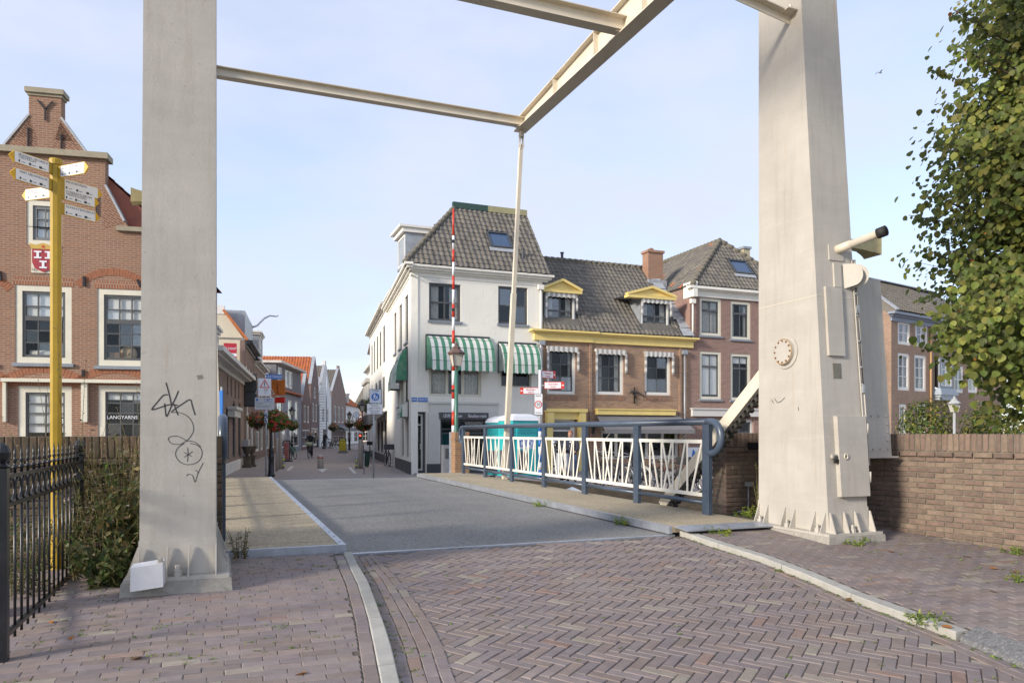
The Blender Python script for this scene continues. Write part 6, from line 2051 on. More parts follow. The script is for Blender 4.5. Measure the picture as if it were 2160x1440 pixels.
MB().box(W * 0.53, W - 0.4, -0.9, 0, 5.401, 5.7).build('bay_roof', M_gw, r3)
window(r3, (W * 0.6, W * 0.75, 3.4, 5.2), 1, (), M_white, M_white, 0.08, 0.04, 0.04, xf=Matrix.Translation((0, -0.7, 0)), rec=0, proud=0.07, panes=False)
window(r3, (W * 0.78, W * 0.92, 3.4, 5.2), 1, (), M_white, M_white, 0.08, 0.04, 0.04, xf=Matrix.Translation((0, -0.7, 0)), rec=0, proud=0.07, panes=False)
MB().box(W * 0.55, W - 0.4, -0.85, -0.702, 2.3, 3.0).build('balcony_front', B_s3, r3)
r4, g4, W, E = row_house('street_house', 'tall brown brick house standing above the white street houses', sp(47, 1.6), sp(37.1, 1.2), 9.3, 8, B_s3,
                         [(0.2, 0.35, 5.5, 7.5), (0.6, 0.75, 5.5, 7.5), (0.2, 0.4, 2, 4)], ('flat',), M_gw)

# ------------------------------------------------------------------ foliage kit
LEAF = [leafmat('mid_green_leaf', (0.155, 0.185, 0.032), 0.35, 0.5), leafmat('dark_green_leaf', (0.10, 0.135, 0.025), 0.35, 0.5), leafmat('yellow_green_leaf', (0.28, 0.28, 0.055), 0.35, 0.5), leafmat('orange_leaf', (0.45, 0.17, 0.02))]


def leaf_shape(kind):
    if kind == 'round': return [(0, 0), (0.36, 0.12), (0.5, 0.45), (0.34, 0.8), (0, 1.05), (-0.34, 0.8), (-0.5, 0.45), (-0.36, 0.12)]
    if kind == 'long': return [(0, 0), (0.16, 0.4), (0, 1), (-0.16, 0.4)]
    return [(0, 0), (0.4, 0.4), (0, 1), (-0.4, 0.4)]


def add_leaf(b, p, s, nrm, kind='round', up=None):
    n = Vector(nrm).normalized()
    a = n.orthogonal().normalized()
    a = Matrix.Rotation(rnd.uniform(0, 6.28), 3, n) @ a if up is None else (Vector(up) - n * n.dot(Vector(up))).normalized()
    c = n.cross(a)
    sh_ = leaf_shape(kind)
    fold = rnd.uniform(0.1, 0.3)
    vs = [p + (c * x + a * y + n * (fold * abs(x) * 0.6 - 0.12 * y * y)) * s for x, y in sh_]
    if len(vs) == 8: b.add(vs, [(0, 1, 2, 3, 4), (0, 4, 5, 6, 7)])
    else: b.add(vs, [(0, 1, 2, 3)])


def rdir():
    z = rnd.uniform(-1, 1); a = rnd.uniform(0, 6.2832); r = math.sqrt(1 - z * z)
    return Vector((r * math.cos(a), r * math.sin(a), z))


# ------------------------------------------------------------------ lime tree on the right
tree = thing(WORLD, 'lime_tree', 'leafy green lime tree with a few orange leaves overhanging the garden wall', 'tree', (8.95, 10.7, -0.2))
OT_ = (8.95, 10.7, -0.2)
tb = MB(OT_); tb.smooth = True
tb.tube([(8.95, 10.7, -0.3), (8.97, 10.7, 0.3), (8.9, 10.72, 1.5), (8.95, 10.8, 3.0), (8.85, 10.7, 5.5), (8.95, 10.7, 8.5)], [0.30, 0.22, 0.19, 0.17, 0.13, 0.05], 10)
tb.build('trunk', M_wood, tree)
br_ = MB(OT_); br_.smooth = True
cr_ = MB(OT_)
C, RX, RZ = Vector((8.95, 10.6, 5.3)), 2.75, 4.7
tips = []
rt = random.Random(5)
for i in range(3300):
    d = rdir()
    # favour the camera side, which is the side in view
    if d.y > 0.5 and rnd.random() < 0.75: continue
    if d.x > 0.55 and rnd.random() < 0.8: continue
    k = rnd.uniform(0.7, 1.0) if i % 5 else rnd.uniform(0.35, 0.7)
    k *= 0.90 + 0.30 * mnoise.noise(d * 2.3 + Vector((3.1, 0.2, 1.7)))
    tips.append(C + Vector((d.x * RX * k, d.y * RX * k, d.z * RZ * k)))
for i in range(170):                                  # low branches hanging towards the wall
    x_, y_ = rnd.uniform(2000, 2330), rnd.uniform(560, 890)
    if y_ < min(885, 715 + (x_ - 1990) * 1.25) - 25: tips.append(at(x_, y_, rnd.uniform(9.2, 11.0)))
for i in range(22):                                   # a few long sprays that reach out of the crown
    d = Vector((-1, rnd.uniform(-0.6, 0.3), rnd.uniform(-0.75, 0.75))).normalized()
    tips.append(C + Vector((d.x * RX, d.y * RX, d.z * RZ)) * rnd.uniform(1.02, 1.13))
for n_, tp in enumerate(tips):
    base = Vector((8.92, 10.72, max(1.6, tp.z - 1.2 - rnd.random())))
    mid = base.lerp(tp, 0.6) + Vector((0, 0, 0.25))
    if n_ % 3 == 0 or n_ >= len(tips) - 22: br_.tube([base, mid, tp], [0.035, 0.018, 0.005], 4, False)
    else: br_.tube([mid.lerp(tp, 0.3), tp], [0.008, 0.004], 3, False)
    out = (tp - Vector((8.95, 10.7, tp.z - 0.6))).normalized()
    big = n_ >= len(tips) - 22
    for j in range(36 if not big else 34):
        p = tp + Vector((rnd.gauss(0, 0.2), rnd.gauss(0, 0.2), rnd.gauss(0, 0.16))) - out * rnd.uniform(-0.05, 0.35)
        if big: p = tp.lerp(mid, rnd.uniform(0, 0.55)) + rdir() * 0.07
        nrm = (out * 1.0 + Vector((-0.2, -0.7, 0.35)) + rdir() * 0.75)
        r_ = rnd.random()
        cr_.m = 3 if r_ < 0.008 else (2 if r_ < 0.26 else (1 if r_ < 0.55 else 0))
        add_leaf(cr_, p, (0.045 + 0.07 * rnd.random() ** 1.3) * (0.65 if cr_.m == 3 else 1), nrm, 'round', (rnd.uniform(-.5, .5), rnd.uniform(-.5, .5), -1))
br_.build('branches', M_wood, tree)
cr_.build('crown', LEAF, tree)

# ------------------------------------------------------------------ garden wall, parapet, gate on the right
BW = [mat('brown_red_wall_brick', (0.195, 0.135, 0.105), 0.9, 0.3, 14, 80, 0.5, rand=0.1, stain=(0.14, 0.11, 0.075), stain_amt=0.6),
      mat('dark_wall_brick', (0.165, 0.118, 0.093), 0.9, 0.3, 14, 80, 0.5, rand=0.1, stain=(0.12, 0.095, 0.065), stain_amt=0.6),
      mat('weathered_wall_brick', (0.215, 0.158, 0.118), 0.9, 0.3, 14, 80, 0.5, rand=0.1, stain=(0.16, 0.13, 0.09), stain_amt=0.6)]
M_wm = mat('pale_dirty_mortar', (0.20, 0.175, 0.14), 0.95, 0.3, 8, 60, 0.4, stain=(0.10, 0.10, 0.05), stain_amt=0.4)


def wall_brick(l, h, t, m, k):
    """a brick with its face towards -y at y = 0"""
    b = MB()
    j = lambda s=0.004: rnd.uniform(-s, s)
    e = 0.006
    bk, md, ft = [], [], []
    for sx, sz in ((0, 0), (1, 0), (1, 1), (0, 1)):
        x, z = sx * l + j(), sz * h + j(0.002)
        bk.append((x, t, z)); md.append((x, e, z)); ft.append((x + (e if sx == 0 else -e) * 1.2, j(0.003), z + (e if sz == 0 else -e)))
    f = [(8, 9, 10, 11)]
    for i in range(4):
        q = (i + 1) % 4
        f += [(i, q, 4 + q, 4 + i), (4 + i, 4 + q, 8 + q, 8 + i)]
    b.add(bk + md + ft, f)
    return b.mesh('brick', m)


def brick_wall(name, label, fr, base, L_, zb, zt, cat='wall', limit=300, thick=0.32, group=None, cope=0.21, mats=None, ends=(True, True), bl=0.205, bh=0.0615):
    """laid bricks in running bond with a coping of bricks on end; local x along the wall, face towards -y"""
    mats = mats or BW
    t = thing(fr, name, label, cat, base, group)
    core = MB().box(0.005, L_ - 0.005, 0.014, thick - 0.014, zb - base[2], zt - base[2] - 0.014).build('mortar_core', M_wm, t)
    z0 = zb - base[2]
    zc = zt - base[2] - cope
    V1 = [wall_brick(bl - 0.011, bh - 0.011, 0.09, m, 0) for m in mats] * 1
    V2 = [wall_brick(bh - 0.009, cope - 0.01, thick / 2, m, 0) for m in mats]
    items, cop = [], []
    n = int((zc - z0) / bh)
    hh = (zc - z0) / n
    for i in range(n):
        x = -(i % 2) * bl / 2
        if i == n - 1: off = -0.022                    # a projecting course under the coping
        else: off = 0
        while x < L_ - 0.02:
            a, c = max(0, x), min(L_, x + bl)
            if c - a > 0.04:
                T = Matrix.Translation((a + 0.004, off + rnd.uniform(-0.004, 0.004), z0 + i * hh + 0.004)) @ Matrix.Rotation(R(rnd.uniform(-.7, .7)), 4, 'Z') @ Matrix.Diagonal(((c - a) / bl, 1, hh / bh, 1))
                items.append((T, rnd.randrange(len(mats))))
            x += bl
    k = int(L_ / bh)
    for i in range(k):
        T = Matrix.Translation((L_ * i / k + 0.004, rnd.uniform(-0.004, 0.004), zc + 0.004)) @ Matrix.Diagonal((L_ / k / bh, 1, 1, 1))
        cop.append((T, rnd.randrange(len(mats))))
        T2 = Matrix.Translation((L_ * (i + 1) / k - 0.004, thick + rnd.uniform(-0.004, 0.004), zc + 0.004)) @ Matrix.Rotation(R(180), 4, 'Z') @ Matrix.Diagonal((L_ / k / bh, 1, 1, 1))
        cop.append((T2, rnd.randrange(len(mats))))
    return t, items, cop, V1, V2, zc


gd = Vector((0.225, -0.974, 0)).normalized()
gs_ = Vector((7.17, 8.62, 0))
wpos = BR.w(gs_)
ang = BA + math.atan2(gd.y, gd.x)
GW = Frame(wpos.x, wpos.y, ang)
t, it, cop, V1, V2, zc = brick_wall('garden_wall', 'weathered brown brick garden wall with upright coping under the lime tree', GW, (0, 0, -0.45), 7.6, -0.45, 1.19)
# facing -y must look at the pavement: the frame's y axis points away from it
lo_ = GW.I @ Vector((0, 0, 0))
vis = lambda T: (lambda p: 1500 < CX + p.x / max(p.y, .1) * F < 2250 and p.y > 1)(GW.w(T.translation))
it.sort(key=lambda q: 0 if vis(q[0]) and q[0].translation.z > 0.42 + 0.06 * (-q[0].translation.x) * 0 and q[0].translation.x > 1.2 else 1)
pieces(t, 'brick', V1, it, 300, 'brickwork')
pieces(t, 'coping_brick', V2, cop, 300, 'coping')
PW = Frame(*(BR.w((6.6, 8.6, 0)).xy), BA)
t, it, cop, V1, V2, zc = brick_wall('brick_pier', 'square brown brick pier at the end of the railing with a conduit', PW, (0, 0, -0.3), 0.60, -0.3, 1.2)
pieces(t, 'brick', V1, it, 300, 'brickwork')
pieces(t, 'coping_brick', V2, cop, 300, 'coping')
# the pier's side towards the bridge
SX_ = Matrix.Translation((0, 0.32, 0)) @ Matrix.Rotation(R(-90), 4, 'Z')
its = []
for i in range(18):
    z = i * 0.0715
    for a, c in (((0, .20), (.205, .32)) if i % 2 else ((0, .11), (.115, .32))):
        its.append((SX_ @ Matrix.Translation((a + .003, rnd.uniform(-.003, .003), z + 0.004)) @ Matrix.Diagonal(((c - a) / .215, 1, 1.03, 1)), rnd.randrange(3)))
for i in range(4): its.append((SX_ @ Matrix.Translation((i * .08 + .003, 0, zc + .004)) @ Matrix.Diagonal((1.1, .3, 1, 1)) @ Matrix.Diagonal((.068 / .215 * 1.05, 1, .2 / .068, 1)), rnd.randrange(3)))
pieces(t, 'brick', V1, its, 300)
cd = MB(); cd.smooth = True
cd.tube([(0.36, -0.03, 0.75), (0.36, -0.03, 0.42), (0.33, -0.05, 0.39), (0.15, -0.06, 0.385)], 0.012, 8)
cd.build('conduit', M_galv, t)
MB().box(0.31, 0.41, -0.06, -0.01, 0.74, 0.80).build('junction_box', M_zinc, t)
gt = thing(PW, 'iron_gate', 'narrow black iron bar gate between brick pier and bridge tower', 'gate', (0.42, -0.35, 0.0))
zt_g = 1.02
for i in range(6):
    b = MB(); b.smooth = True
    b.tube([(i * 0.085, 0, 0.1), (i * 0.085, 0, zt_g)], 0.008, 6); b.build('bar', M_black, gt)
MB().box(-0.05, 0.46, -0.012, 0.012, zt_g, zt_g + 0.02).build('top_rail', M_black, gt)
MB().box(-0.05, 0.46, -0.012, 0.012, 0.12, 0.14).build('bottom_rail', M_black, gt)
MB().box(-0.06, -0.01, -0.02, 0.34, zt_g - 0.06, zt_g + 0.04).build('bracket', M_black, gt)
o = MB().box(6.24, 9.4, 7.331, 8.95, -3, 0.055).build('quay_corner', B_quay); o.rotation_euler = (0, 0, BA); tag(o, kind='structure')

# mossy parapet on the left
MW_ = [mat('mossy_dark_brick', (0.105, 0.082, 0.055), 0.95, 0.4, 9, 60, 0.5, rand=0.25, stain=(0.07, 0.08, 0.03), stain_amt=0.7),
       mat('brown_mossy_brick', (0.15, 0.105, 0.07), 0.95, 0.4, 9, 60, 0.5, rand=0.25, stain=(0.09, 0.09, 0.04), stain_amt=0.7)]
LWf = Frame(*(BR.w((-4.2, 7.72, 0)).xy), BA)
t, it, cop, V1, V2, zc = brick_wall('parapet_wall', 'dark mossy brick parapet behind the iron fence and weeds', LWf, (0, 0, -0.3), 4.2, -0.3, 1.17, mats=MW_)
pieces(t, 'brick', V1, it, 300, 'brickwork')
pieces(t, 'coping_brick', V2, cop, 300, 'coping')

# ------------------------------------------------------------------ black iron fence, finger post, bucket
FU, FV0, FV1 = -1.18, 5.02, 7.5
FZ = -0.04
fe = thing(BR, 'iron_fence', 'black iron railing fence with spear tops and ring frieze', 'fence', (FU, FV0, FZ))
Of = (FU, FV0, FZ)
zT, zM, zB = 0.945, 0.775, 0.02
for v in (FV0, FV1):
    b = MB(Of); b.box(FU - 0.03, FU + 0.03, v - 0.03, v + 0.03, FZ - 0.1, zT + 0.05)
    b.lathe([(0.03, zT + 0.05), (0.045, zT + 0.06), (0.02, zT + 0.08), (0.042, zT + 0.11), (0.046, zT + 0.14), (0.03, zT + 0.18), (0.004, zT + 0.2)], (FU, v, 0), 12)
    b.build('post', M_black, fe)
for z, w in ((zT, 0.036), (zM, 0.03), (zB, 0.03)):
    MB(Of).box(FU - w / 2, FU + w / 2, FV0 + 0.03, FV1 - 0.03, z - 0.011, z + 0.011).build('rail', M_black, fe)
nb = 15
for i in range(nb):
    v = FV0 + 0.12 + (FV1 - FV0 - 0.24) * i / (nb - 1)
    b = MB(Of); b.smooth = True
    b.tube([(FU, v, zB - 0.06), (FU, v, zM)], 0.009, 6)
    b.build('bar', M_black, fe)
    b = MB(Of); b.smooth = True
    b.lathe([(0.009, zT + 0.01), (0.009, zT + 0.035), (0.018, zT + 0.04), (0.018, zT + 0.05), (0.008, zT + 0.056), (0.008, zT + 0.075), (0.015, zT + 0.085), (0.007, zT + 0.1), (0.009, zT + 0.115), (0.001, zT + 0.185)], (FU, v, 0), 8)
    b.build('finial', M_black, fe)
    if i < nb - 1:
        vc = v + (FV1 - FV0 - 0.24) / (nb - 1) / 2
        zc_ = (zT + zM) / 2
        b = MB(Of); b.smooth = True
        b.tube([(FU, vc + 0.071 * math.cos(a), zc_ + 0.071 * math.sin(a)) for a in [2 * math.pi * k / 20 for k in range(21)]], 0.0085, 6, False)
        b.build('ring', M_black, fe)
PU, PV_ = -1.336, 7.35
pbase = BR.w((PU, PV_, 0.04))
SPf = Frame(pbase.x, pbase.y, 0, 0)
fp = thing(SPf, 'finger_post', 'yellow finger post with white arrow boards behind the iron fence', 'signpost', (0, 0, 0.02))
b = MB((0, 0, 0.02)); b.lathe([(0.045, -0.1), (0.045, 3.5)], (0, 0, 0), 8); b.build('post', M_yellow, fp)
b = MB((0, 0, 0.02)); b.lathe([(0.052, 3.495), (0.055, 3.53), (0.05, 3.545)], (0, 0, 0), 16); b.build('cap', M_yellow, fp)
M_tip = mat('bright_yellow_arrow', (0.62, 0.36, 0.01), 0.4, 0.06, 5, 50, 0.0)
for px, py, dX, dY, s, lines in ((105, 359, -0.125, -0.28, -1, ('REGIONAAL HISTORISCH', 'CENTRUM')), (106, 393, -0.122, -0.27, -1, ('FORT NIEUWERSLUIS',)), (108, 404, -0.28, 0.09, -1, ('ZUILEN', 'DOORN')),
                                 (128, 365, 0.28, -0.11, 1, ('SLOT ZUYLEN',)), (130, 384, 0.16, 0.27, 1, ('MOOSEVEEN',)), (129, 405, 0.145, 0.245, 1, ('STREEKMUSEUM', 'VREDEGOED')), (129, 437, 0.148, 0.25, 1, ('SCHAATSMUSEUM',))):
    p = at(px, py, 6.36)
    z = p.z - 0.02
    d = Vector((dX, dY, 0)); ln = d.length; d.normalize()
    # x along the reading direction, out of the board towards the viewer
    e = d * s
    n = Vector((e.y, -e.x, 0))
    o0 = Vector((0.05 * (1 if s > 0 else -1), -0.01, 0)) if False else d * 0.045
    M = Matrix.Identity(4)
    for i in range(3): M[i][0], M[i][1], M[i][2], M[i][3] = e[i], (0, 0, 1)[i], n[i], (o0 + Vector((0, 0, z)))[i]
    hh = 0.050
    B_ = MB(xf=M)
    X = lambda x: s * x
    pts = [(X(0), -hh), (X(ln), -hh), (X(ln + 0.045), 0), (X(ln), hh), (X(0), hh)]
    B_.add([(x, y, -0.006) for x, y in pts] + [(x, y, 0.006) for x, y in pts], [(0, 1, 2, 3, 4), (9, 8, 7, 6, 5)] + [(i, (i + 1) % 5, (i + 1) % 5 + 5, i + 5) for i in range(5)])
    bo = B_.build('arrow_board', M_tip, fp)
    x0, x1 = sorted((X(0.004), X(ln)))
    MB(xf=M).box(x0, x1, -hh + 0.005, hh - 0.005, 0.0061, 0.008).build('board_face', M_signwhite, bo)
    lx0 = x0 + 0.03
    for i, s_ in enumerate(lines):
        text(bo, s_, 0.027, M @ Matrix.Translation((lx0, 0.026 - 0.021 * i, 0.0085)), M_ink, align='LEFT', sx=min(1.15, (ln - 0.045) / (len(s_) * 0.0165)), ext=0.0003)
    ic = MB(xf=M)
    yb = -0.026
    for i in range(3):
        xx = x0 + 0.03 + i * (ln - 0.05) / 3
        ic.box(xx, xx + 0.012 + 0.006 * i, yb - 0.009, yb + 0.010, 0.0081, 0.0088)
        ic.box(xx + 0.024, xx + 0.055, yb - 0.004, yb, 0.0081, 0.0088)
    ic.build('travel_symbols', M_ink, bo)
    MB(xf=M).box(min(0, X(0.02)) - 0.002, max(0, X(0.02)) + 0.002, -hh * 0.9, hh * 0.9, -0.014, 0.012).build('clip', M_yellow, bo)
bu = thing(BR, 'zinc_bucket', 'zinc bucket planted with grasses behind the iron fence', 'bucket', (-1.52, 6.0, 0.0))
b = MB((-1.52, 6.0, 0)); b.smooth = True
b.lathe([(0.12, 0.0), (0.125, 0.1), (0.13, 0.11), (0.126, 0.12), (0.15, 0.30), (0.158, 0.31), (0.145, 0.305), (0.13, 0.27)], (-1.52, 6.0, 0), 20)
b.build('tub', M_zinc, bu)
# ------------------------------------------------------------------ things in the street and on the quay
def far_z(u, v):
    if u > 7.1: return zq(u, v)
    return zfar(v) if u > -0.9 and v < 27.2 else -0.5


def fg(px, py):
    """the point of the far bank seen at a place in the photograph"""
    z = -0.5
    for _ in range(8):
        p = on_z(px, py, z)
        q = BR.I @ p
        z = far_z(q.x, q.y)
    p.z = z
    return p


def fgY(px, Y):
    x = (px - CX) / F * Y
    q = BR.I @ Vector((x, Y, 0))
    return Vector((x, Y, far_z(q.x, q.y)))


def thing_at(p, name, label, cat, rot=0.0, group=None):
    return thing(Frame(p.x, p.y, rot), name, label, cat, (0, 0, p.z), group)


M_fl = [leafmat('basket_green', (0.10, 0.19, 0.03)), leafmat('scarlet_petal', (0.75, 0.05, 0.03)), leafmat('pink_petal', (0.75, 0.22, 0.28)), leafmat('orange_petal', (0.8, 0.22, 0.03))]


def flower_ball(p, r, label, tones=(0.55, 0.3, 0.12, 0.03), n=900, sq=0.8):
    t = thing_at(p, 'flower_basket', label, 'flower basket', 0, 'hanging flower baskets along the street')
    b = MB()
    for i in range(n):
        d = rdir()
        k = rnd.uniform(0.6, 1.0) ** 0.6 * (0.9 + 0.22 * mnoise.noise(d * 3 + p))
        q = Vector((d.x * r * k, d.y * r * k, d.z * r * k * sq))
        b.m = rnd.choices((0, 1, 2, 3), tones)[0]
        add_leaf(b, q, r * rnd.uniform(0.13, 0.24) * (0.85 if b.m else 1.1), d + rdir() * 0.6, 'leaf')
    b.build('flowers', M_fl, t)
    s = MB(); s.smooth = True
    s.lathe([(0.05, -r * 0.75), (r * 0.6, -r * 0.4), (r * 0.72, 0.0), (r * 0.6, 0.02)], (0, 0, 0), 12)
    s.build('basket', M_black, t)
    return t


def lantern(t, z, s=1.0, off=(0, 0), m=None, name='lantern'):
    """four-sided street lantern with glass panes and a hooded top"""
    m = m or M_black
    x, y = off
    b = MB()
    b.lathe([(0.03 * s, z - 0.12 * s), (0.06 * s, z - 0.1 * s), (0.05 * s, z - 0.02 * s), (0.13 * s, z)], (x, y, 0), 8)
    for k in range(4):
        a = R(45 + 90 * k)
        b.bar((x + 0.15 * s * math.cos(a), y + 0.15 * s * math.sin(a), z), (x + 0.25 * s * math.cos(a), y + 0.25 * s * math.sin(a), z + 0.38 * s), 0.025 * s, 0.025 * s)
    b.lathe([(0.28 * s, z + 0.38 * s), (0.30 * s, z + 0.42 * s), (0.14 * s, z + 0.56 * s), (0.15 * s, z + 0.60 * s), (0.05 * s, z + 0.66 * s), (0.05 * s, z + 0.72 * s), (0.01 * s, z + 0.78 * s)], (x, y, 0), 8)
    o = b.build(name, m, t)
    g = MB()
    for k in range(4):
        a0, a1 = R(45 + 90 * k), R(135 + 90 * k)
        g.add([(x + 0.145 * s * math.cos(a0), y + 0.145 * s * math.sin(a0), z), (x + 0.145 * s * math.cos(a1), y + 0.145 * s * math.sin(a1), z),
               (x + 0.245 * s * math.cos(a1), y + 0.245 * s * math.sin(a1), z + 0.38 * s), (x + 0.245 * s * math.cos(a0), y + 0.245 * s * math.sin(a0), z + 0.38 * s)], [(0, 1, 2, 3)])
    g.build('lantern_glass', M_frost, o)
    return o


M_frost = mat('milky_lantern_glass', (0.55, 0.53, 0.46), 0.3, 0.1, 6, 30, 0.0)
POSTP = [(0.14, 0.0), (0.14, 0.1), (0.11, 0.13), (0.10, 0.7), (0.12, 0.75), (0.10, 0.8), (0.085, 0.95), (0.10, 1.0), (0.06, 1.1)]


def lamp_post(px, Y, H_, label, m=None, lamp=True, s=1.0, slim=False):
    p = fgY(px, Y)
    t = thing_at(p, 'street_lamp', label, 'street lamp', 0.3, 'street lamps')
    b = MB(); b.smooth = True
    b.lathe((POSTP if not slim else [(0.08, 0), (0.08, 0.3), (0.055, 0.35)]) + [(0.045, H_ * 0.6), (0.04, H_)], (0, 0, 0), 12)
    b.build('post', m or M_black, t)
    if lamp: lantern(t, H_ + 0.08, s)
    return t


lamp_post(572, 28.5, 2.55, 'black cast iron post carrying big red flower baskets', lamp=False)
lamp_post(764, 48, 3.0, 'black street lamp above the pink flower basket by the corner house')
lamp_post(737, 73, 3.0, 'distant black street lamp beside the yellow board')
lamp_post(616, 60, 3.0, 'black street lamp before the slate blue house')
flower_ball(at(543, 886, 28.5), 0.46, 'red flower basket next to the brick house front', n=800)
flower_ball(at(582, 887, 28.4), 0.58, 'largest red flower basket beside the bicycle sign', n=1100)
flower_ball(at(617, 897, 60), 0.62, 'dark red flower basket before the slate blue house', (0.75, 0.2, 0.05, 0), 500)
flower_ball(at(766, 895, 47.5), 0.66, 'pink and orange flower basket near the corner house', (0.5, 0.15, 0.2, 0.15), 1000)
flower_ball(at(737, 893, 72.5), 0.62, 'orange flower basket on the distant lamp', (0.55, 0.1, 0.05, 0.3), 300)
flower_ball(at(703, 900, 85), 0.75, 'pale red flower basket before the dark awning', (0.55, 0.2, 0.25, 0), 300)

# signs on poles
M_pole = mat('grey_sign_pole', (0.40, 0.42, 0.44), 0.4, 0.1, 4, 40, 0.04, metal=0.4)


def face_cam(p): return math.atan2(p.x, p.y) * -1.0


def sign_plate(t, x0, x1, z0, z1, m, y=-0.04, name='plate', border=None, th=0.02):
    o = MB().box(x0, x1, y - th, y, z0, z1).build(name, m, t)
    if border:
        b = MB()
        w = 0.012
        for q in ((x0, x1, z0, z0 + w), (x0, x1, z1 - w, z1), (x0, x0 + w, z0, z1), (x1 - w, x1, z0, z1)): b.box(q[0], q[1], y - th - 0.002, y - th - 0.0002, q[2], q[3])
        b.build('plate_border', border, o)
    return o


def disc(parent, x, z, r, y, m, name, n=32):
    return MB().lathe([(r, 0.0), (r, 0.004)], (x, y - 0.004, z), n, 'Y').build(name, m, parent)


def ped(parent, x, z, h, y, m, name='walking_figure'):
    b = MB()
    b.lathe([(h * 0.1, 0), (h * 0.1, 0.004)], (x, y, z + h * 0.42), 12, 'Y')
    b.prism([(x - h * .11, z + h * .3), (x + h * .11, z + h * .3), (x + h * .09, z - h * .02), (x - h * .09, z - h * .02)], y, y + 0.004)
    b.bar((x - h * .05, y + .002, z), (x - h * .2, y + .002, z - h * .48), h * .085, .004, (0, 1, 0)); b.bar((x + h * .05, y + .002, z), (x + h * .16, y + .002, z - h * .48), h * .085, .004, (0, 1, 0))
    b.bar((x - h * .1, y + .002, z + h * .26), (x - h * .22, y + .002, z + h * .02), h * .06, .004, (0, 1, 0)); b.bar((x + h * .1, y + .002, z + h * .26), (x + h * .22, y + .002, z + h * .05), h * .06, .004, (0, 1, 0))
    return b.build(name, m, parent)


# left: warning and cycle signs
p = fgY(561, 27.2)
t = thing_at(p, 'sign_pole', 'pole with red triangle warning sign, cycle sign and blue street name', 'sign', face_cam(p))
sz = lambda y: at(561, y, 27.2).z - p.z
sx_ = lambda x: (x - 561) / F * 27.2
b = MB(); b.smooth = True; b.tube([(0, 0, -0.1), (0, 0, sz(800))], 0.03, 8); b.build('pole', M_pole, t)
o = sign_plate(t, sx_(545.5), sx_(571.5), sz(835), sz(798), M_signwhite)
b = MB()
tri = [(sx_(548), sz(818)), (sx_(569), sz(818)), (sx_(558.5), sz(800))]
b.prism(tri, -0.065, -0.0605); b.build('red_triangle', M_red, o)
b = MB(); tri = [(sx_(551), sz(816.2)), (sx_(566), sz(816.2)), (sx_(558.5), sz(803.5))]
b.prism(tri, -0.069, -0.0655); b.build('white_triangle', M_signwhite, o)
MB().box(sx_(557.6), sx_(559.4), -0.073, -0.0695, sz(813), sz(806)).box(sx_(557.7), sx_(559.3), -0.073, -0.0695, sz(815.5), sz(814)).build('exclamation_mark', M_ink, o)
b = MB()
b.box(sx_(557), sx_(567), -0.064, -0.061, sz(821.5), sz(820.5)); b.build('small_print', M_red, o)
b = MB()
for y in (823.5, 825.5, 830): b.box(sx_(557), sx_(563 + (y % 2)), -0.064, -0.061, sz(y), sz(y - 0.8))
b.build('small_print', mat('grey_small_print', (0.25, 0.26, 0.28), 0.6), o)
b = MB()
b.bar((sx_(540), -0.03, sz(830)), (sx_(546), -0.03, sz(818)), 0.03, 0.02); b.bar((sx_(571), -0.03, sz(818)), (sx_(578), -0.03, sz(831)), 0.03, 0.02); b.bar((sx_(540), -0.03, sz(830)), (sx_(578), -0.03, sz(831)), 0.03, 0.02)
b.build('triangle_back', M_galv, t)
o = sign_plate(t, sx_(539), sx_(578), sz(863.5), sz(838.5), mat('pale_grey_sign', (0.50, 0.52, 0.55), 0.4))
MB().box(sx_(541), sx_(545.5), -0.063, -0.0605, sz(846), sz(840.5)).build('blue_symbol', M_blue, o)
b = MB(); b.smooth = True
for x in (561, 569): b.tube([(sx_(x) + 0.06 * math.cos(a), -0.062, sz(844.5) + 0.06 * math.sin(a)) for a in [2 * math.pi * i / 12 for i in range(13)]], 0.006, 4, False)
for a, c in (((561, 844.5), (564, 841)), ((564, 841), (568, 841.5)), ((568, 841.5), (569, 844.5)), ((564, 841), (565, 844.5)), ((565, 844.5), (561, 844.5)), ((565, 844.5), (568, 841.5))):
    b.bar((sx_(a[0]), -0.062, sz(a[1])), (sx_(c[0]), -0.062, sz(c[1])), 0.01, 0.006)
b.build('bicycle_symbol', M_blue, o)
b = MB()
for y, x1 in ((850, 556), (852.5, 554), (856, 570), (858.5, 566)): b.box(sx_(541.5), sx_(x1), -0.063, -0.0605, sz(y), sz(y - 1))
b.build('small_print', MATS['grey_small_print'], o)
o = sign_plate(t, sx_(560.5), sx_(593), sz(799), sz(789), M_blue, y=0.0)
text(o, 'KAATSBAAN', 0.13, Matrix.Translation((sx_(577), -0.023, sz(794))) @ UPRIGHT, M_signwhite, sx=0.78)
st_ = MB(); st_.smooth = True
st_.tube([(0, 0, sz(893)), (0, 0, sz(865))], 0.062, 10); so = st_.build('sticker_sleeve', mat('blue_sticker_sleeve', (0.12, 0.14, 0.26), 0.5), t)
b = MB()
for i in range(16):
    a = rnd.uniform(R(200), R(340)); z = rnd.uniform(sz(892), sz(866))
    b.box(0.062 * math.cos(a) - 0.018, 0.062 * math.cos(a) + 0.018, 0.064 * math.sin(a) - 0.004, 0.064 * math.sin(a), z - 0.02, z + 0.02)
b.build('sticker', M_signwhite, so)
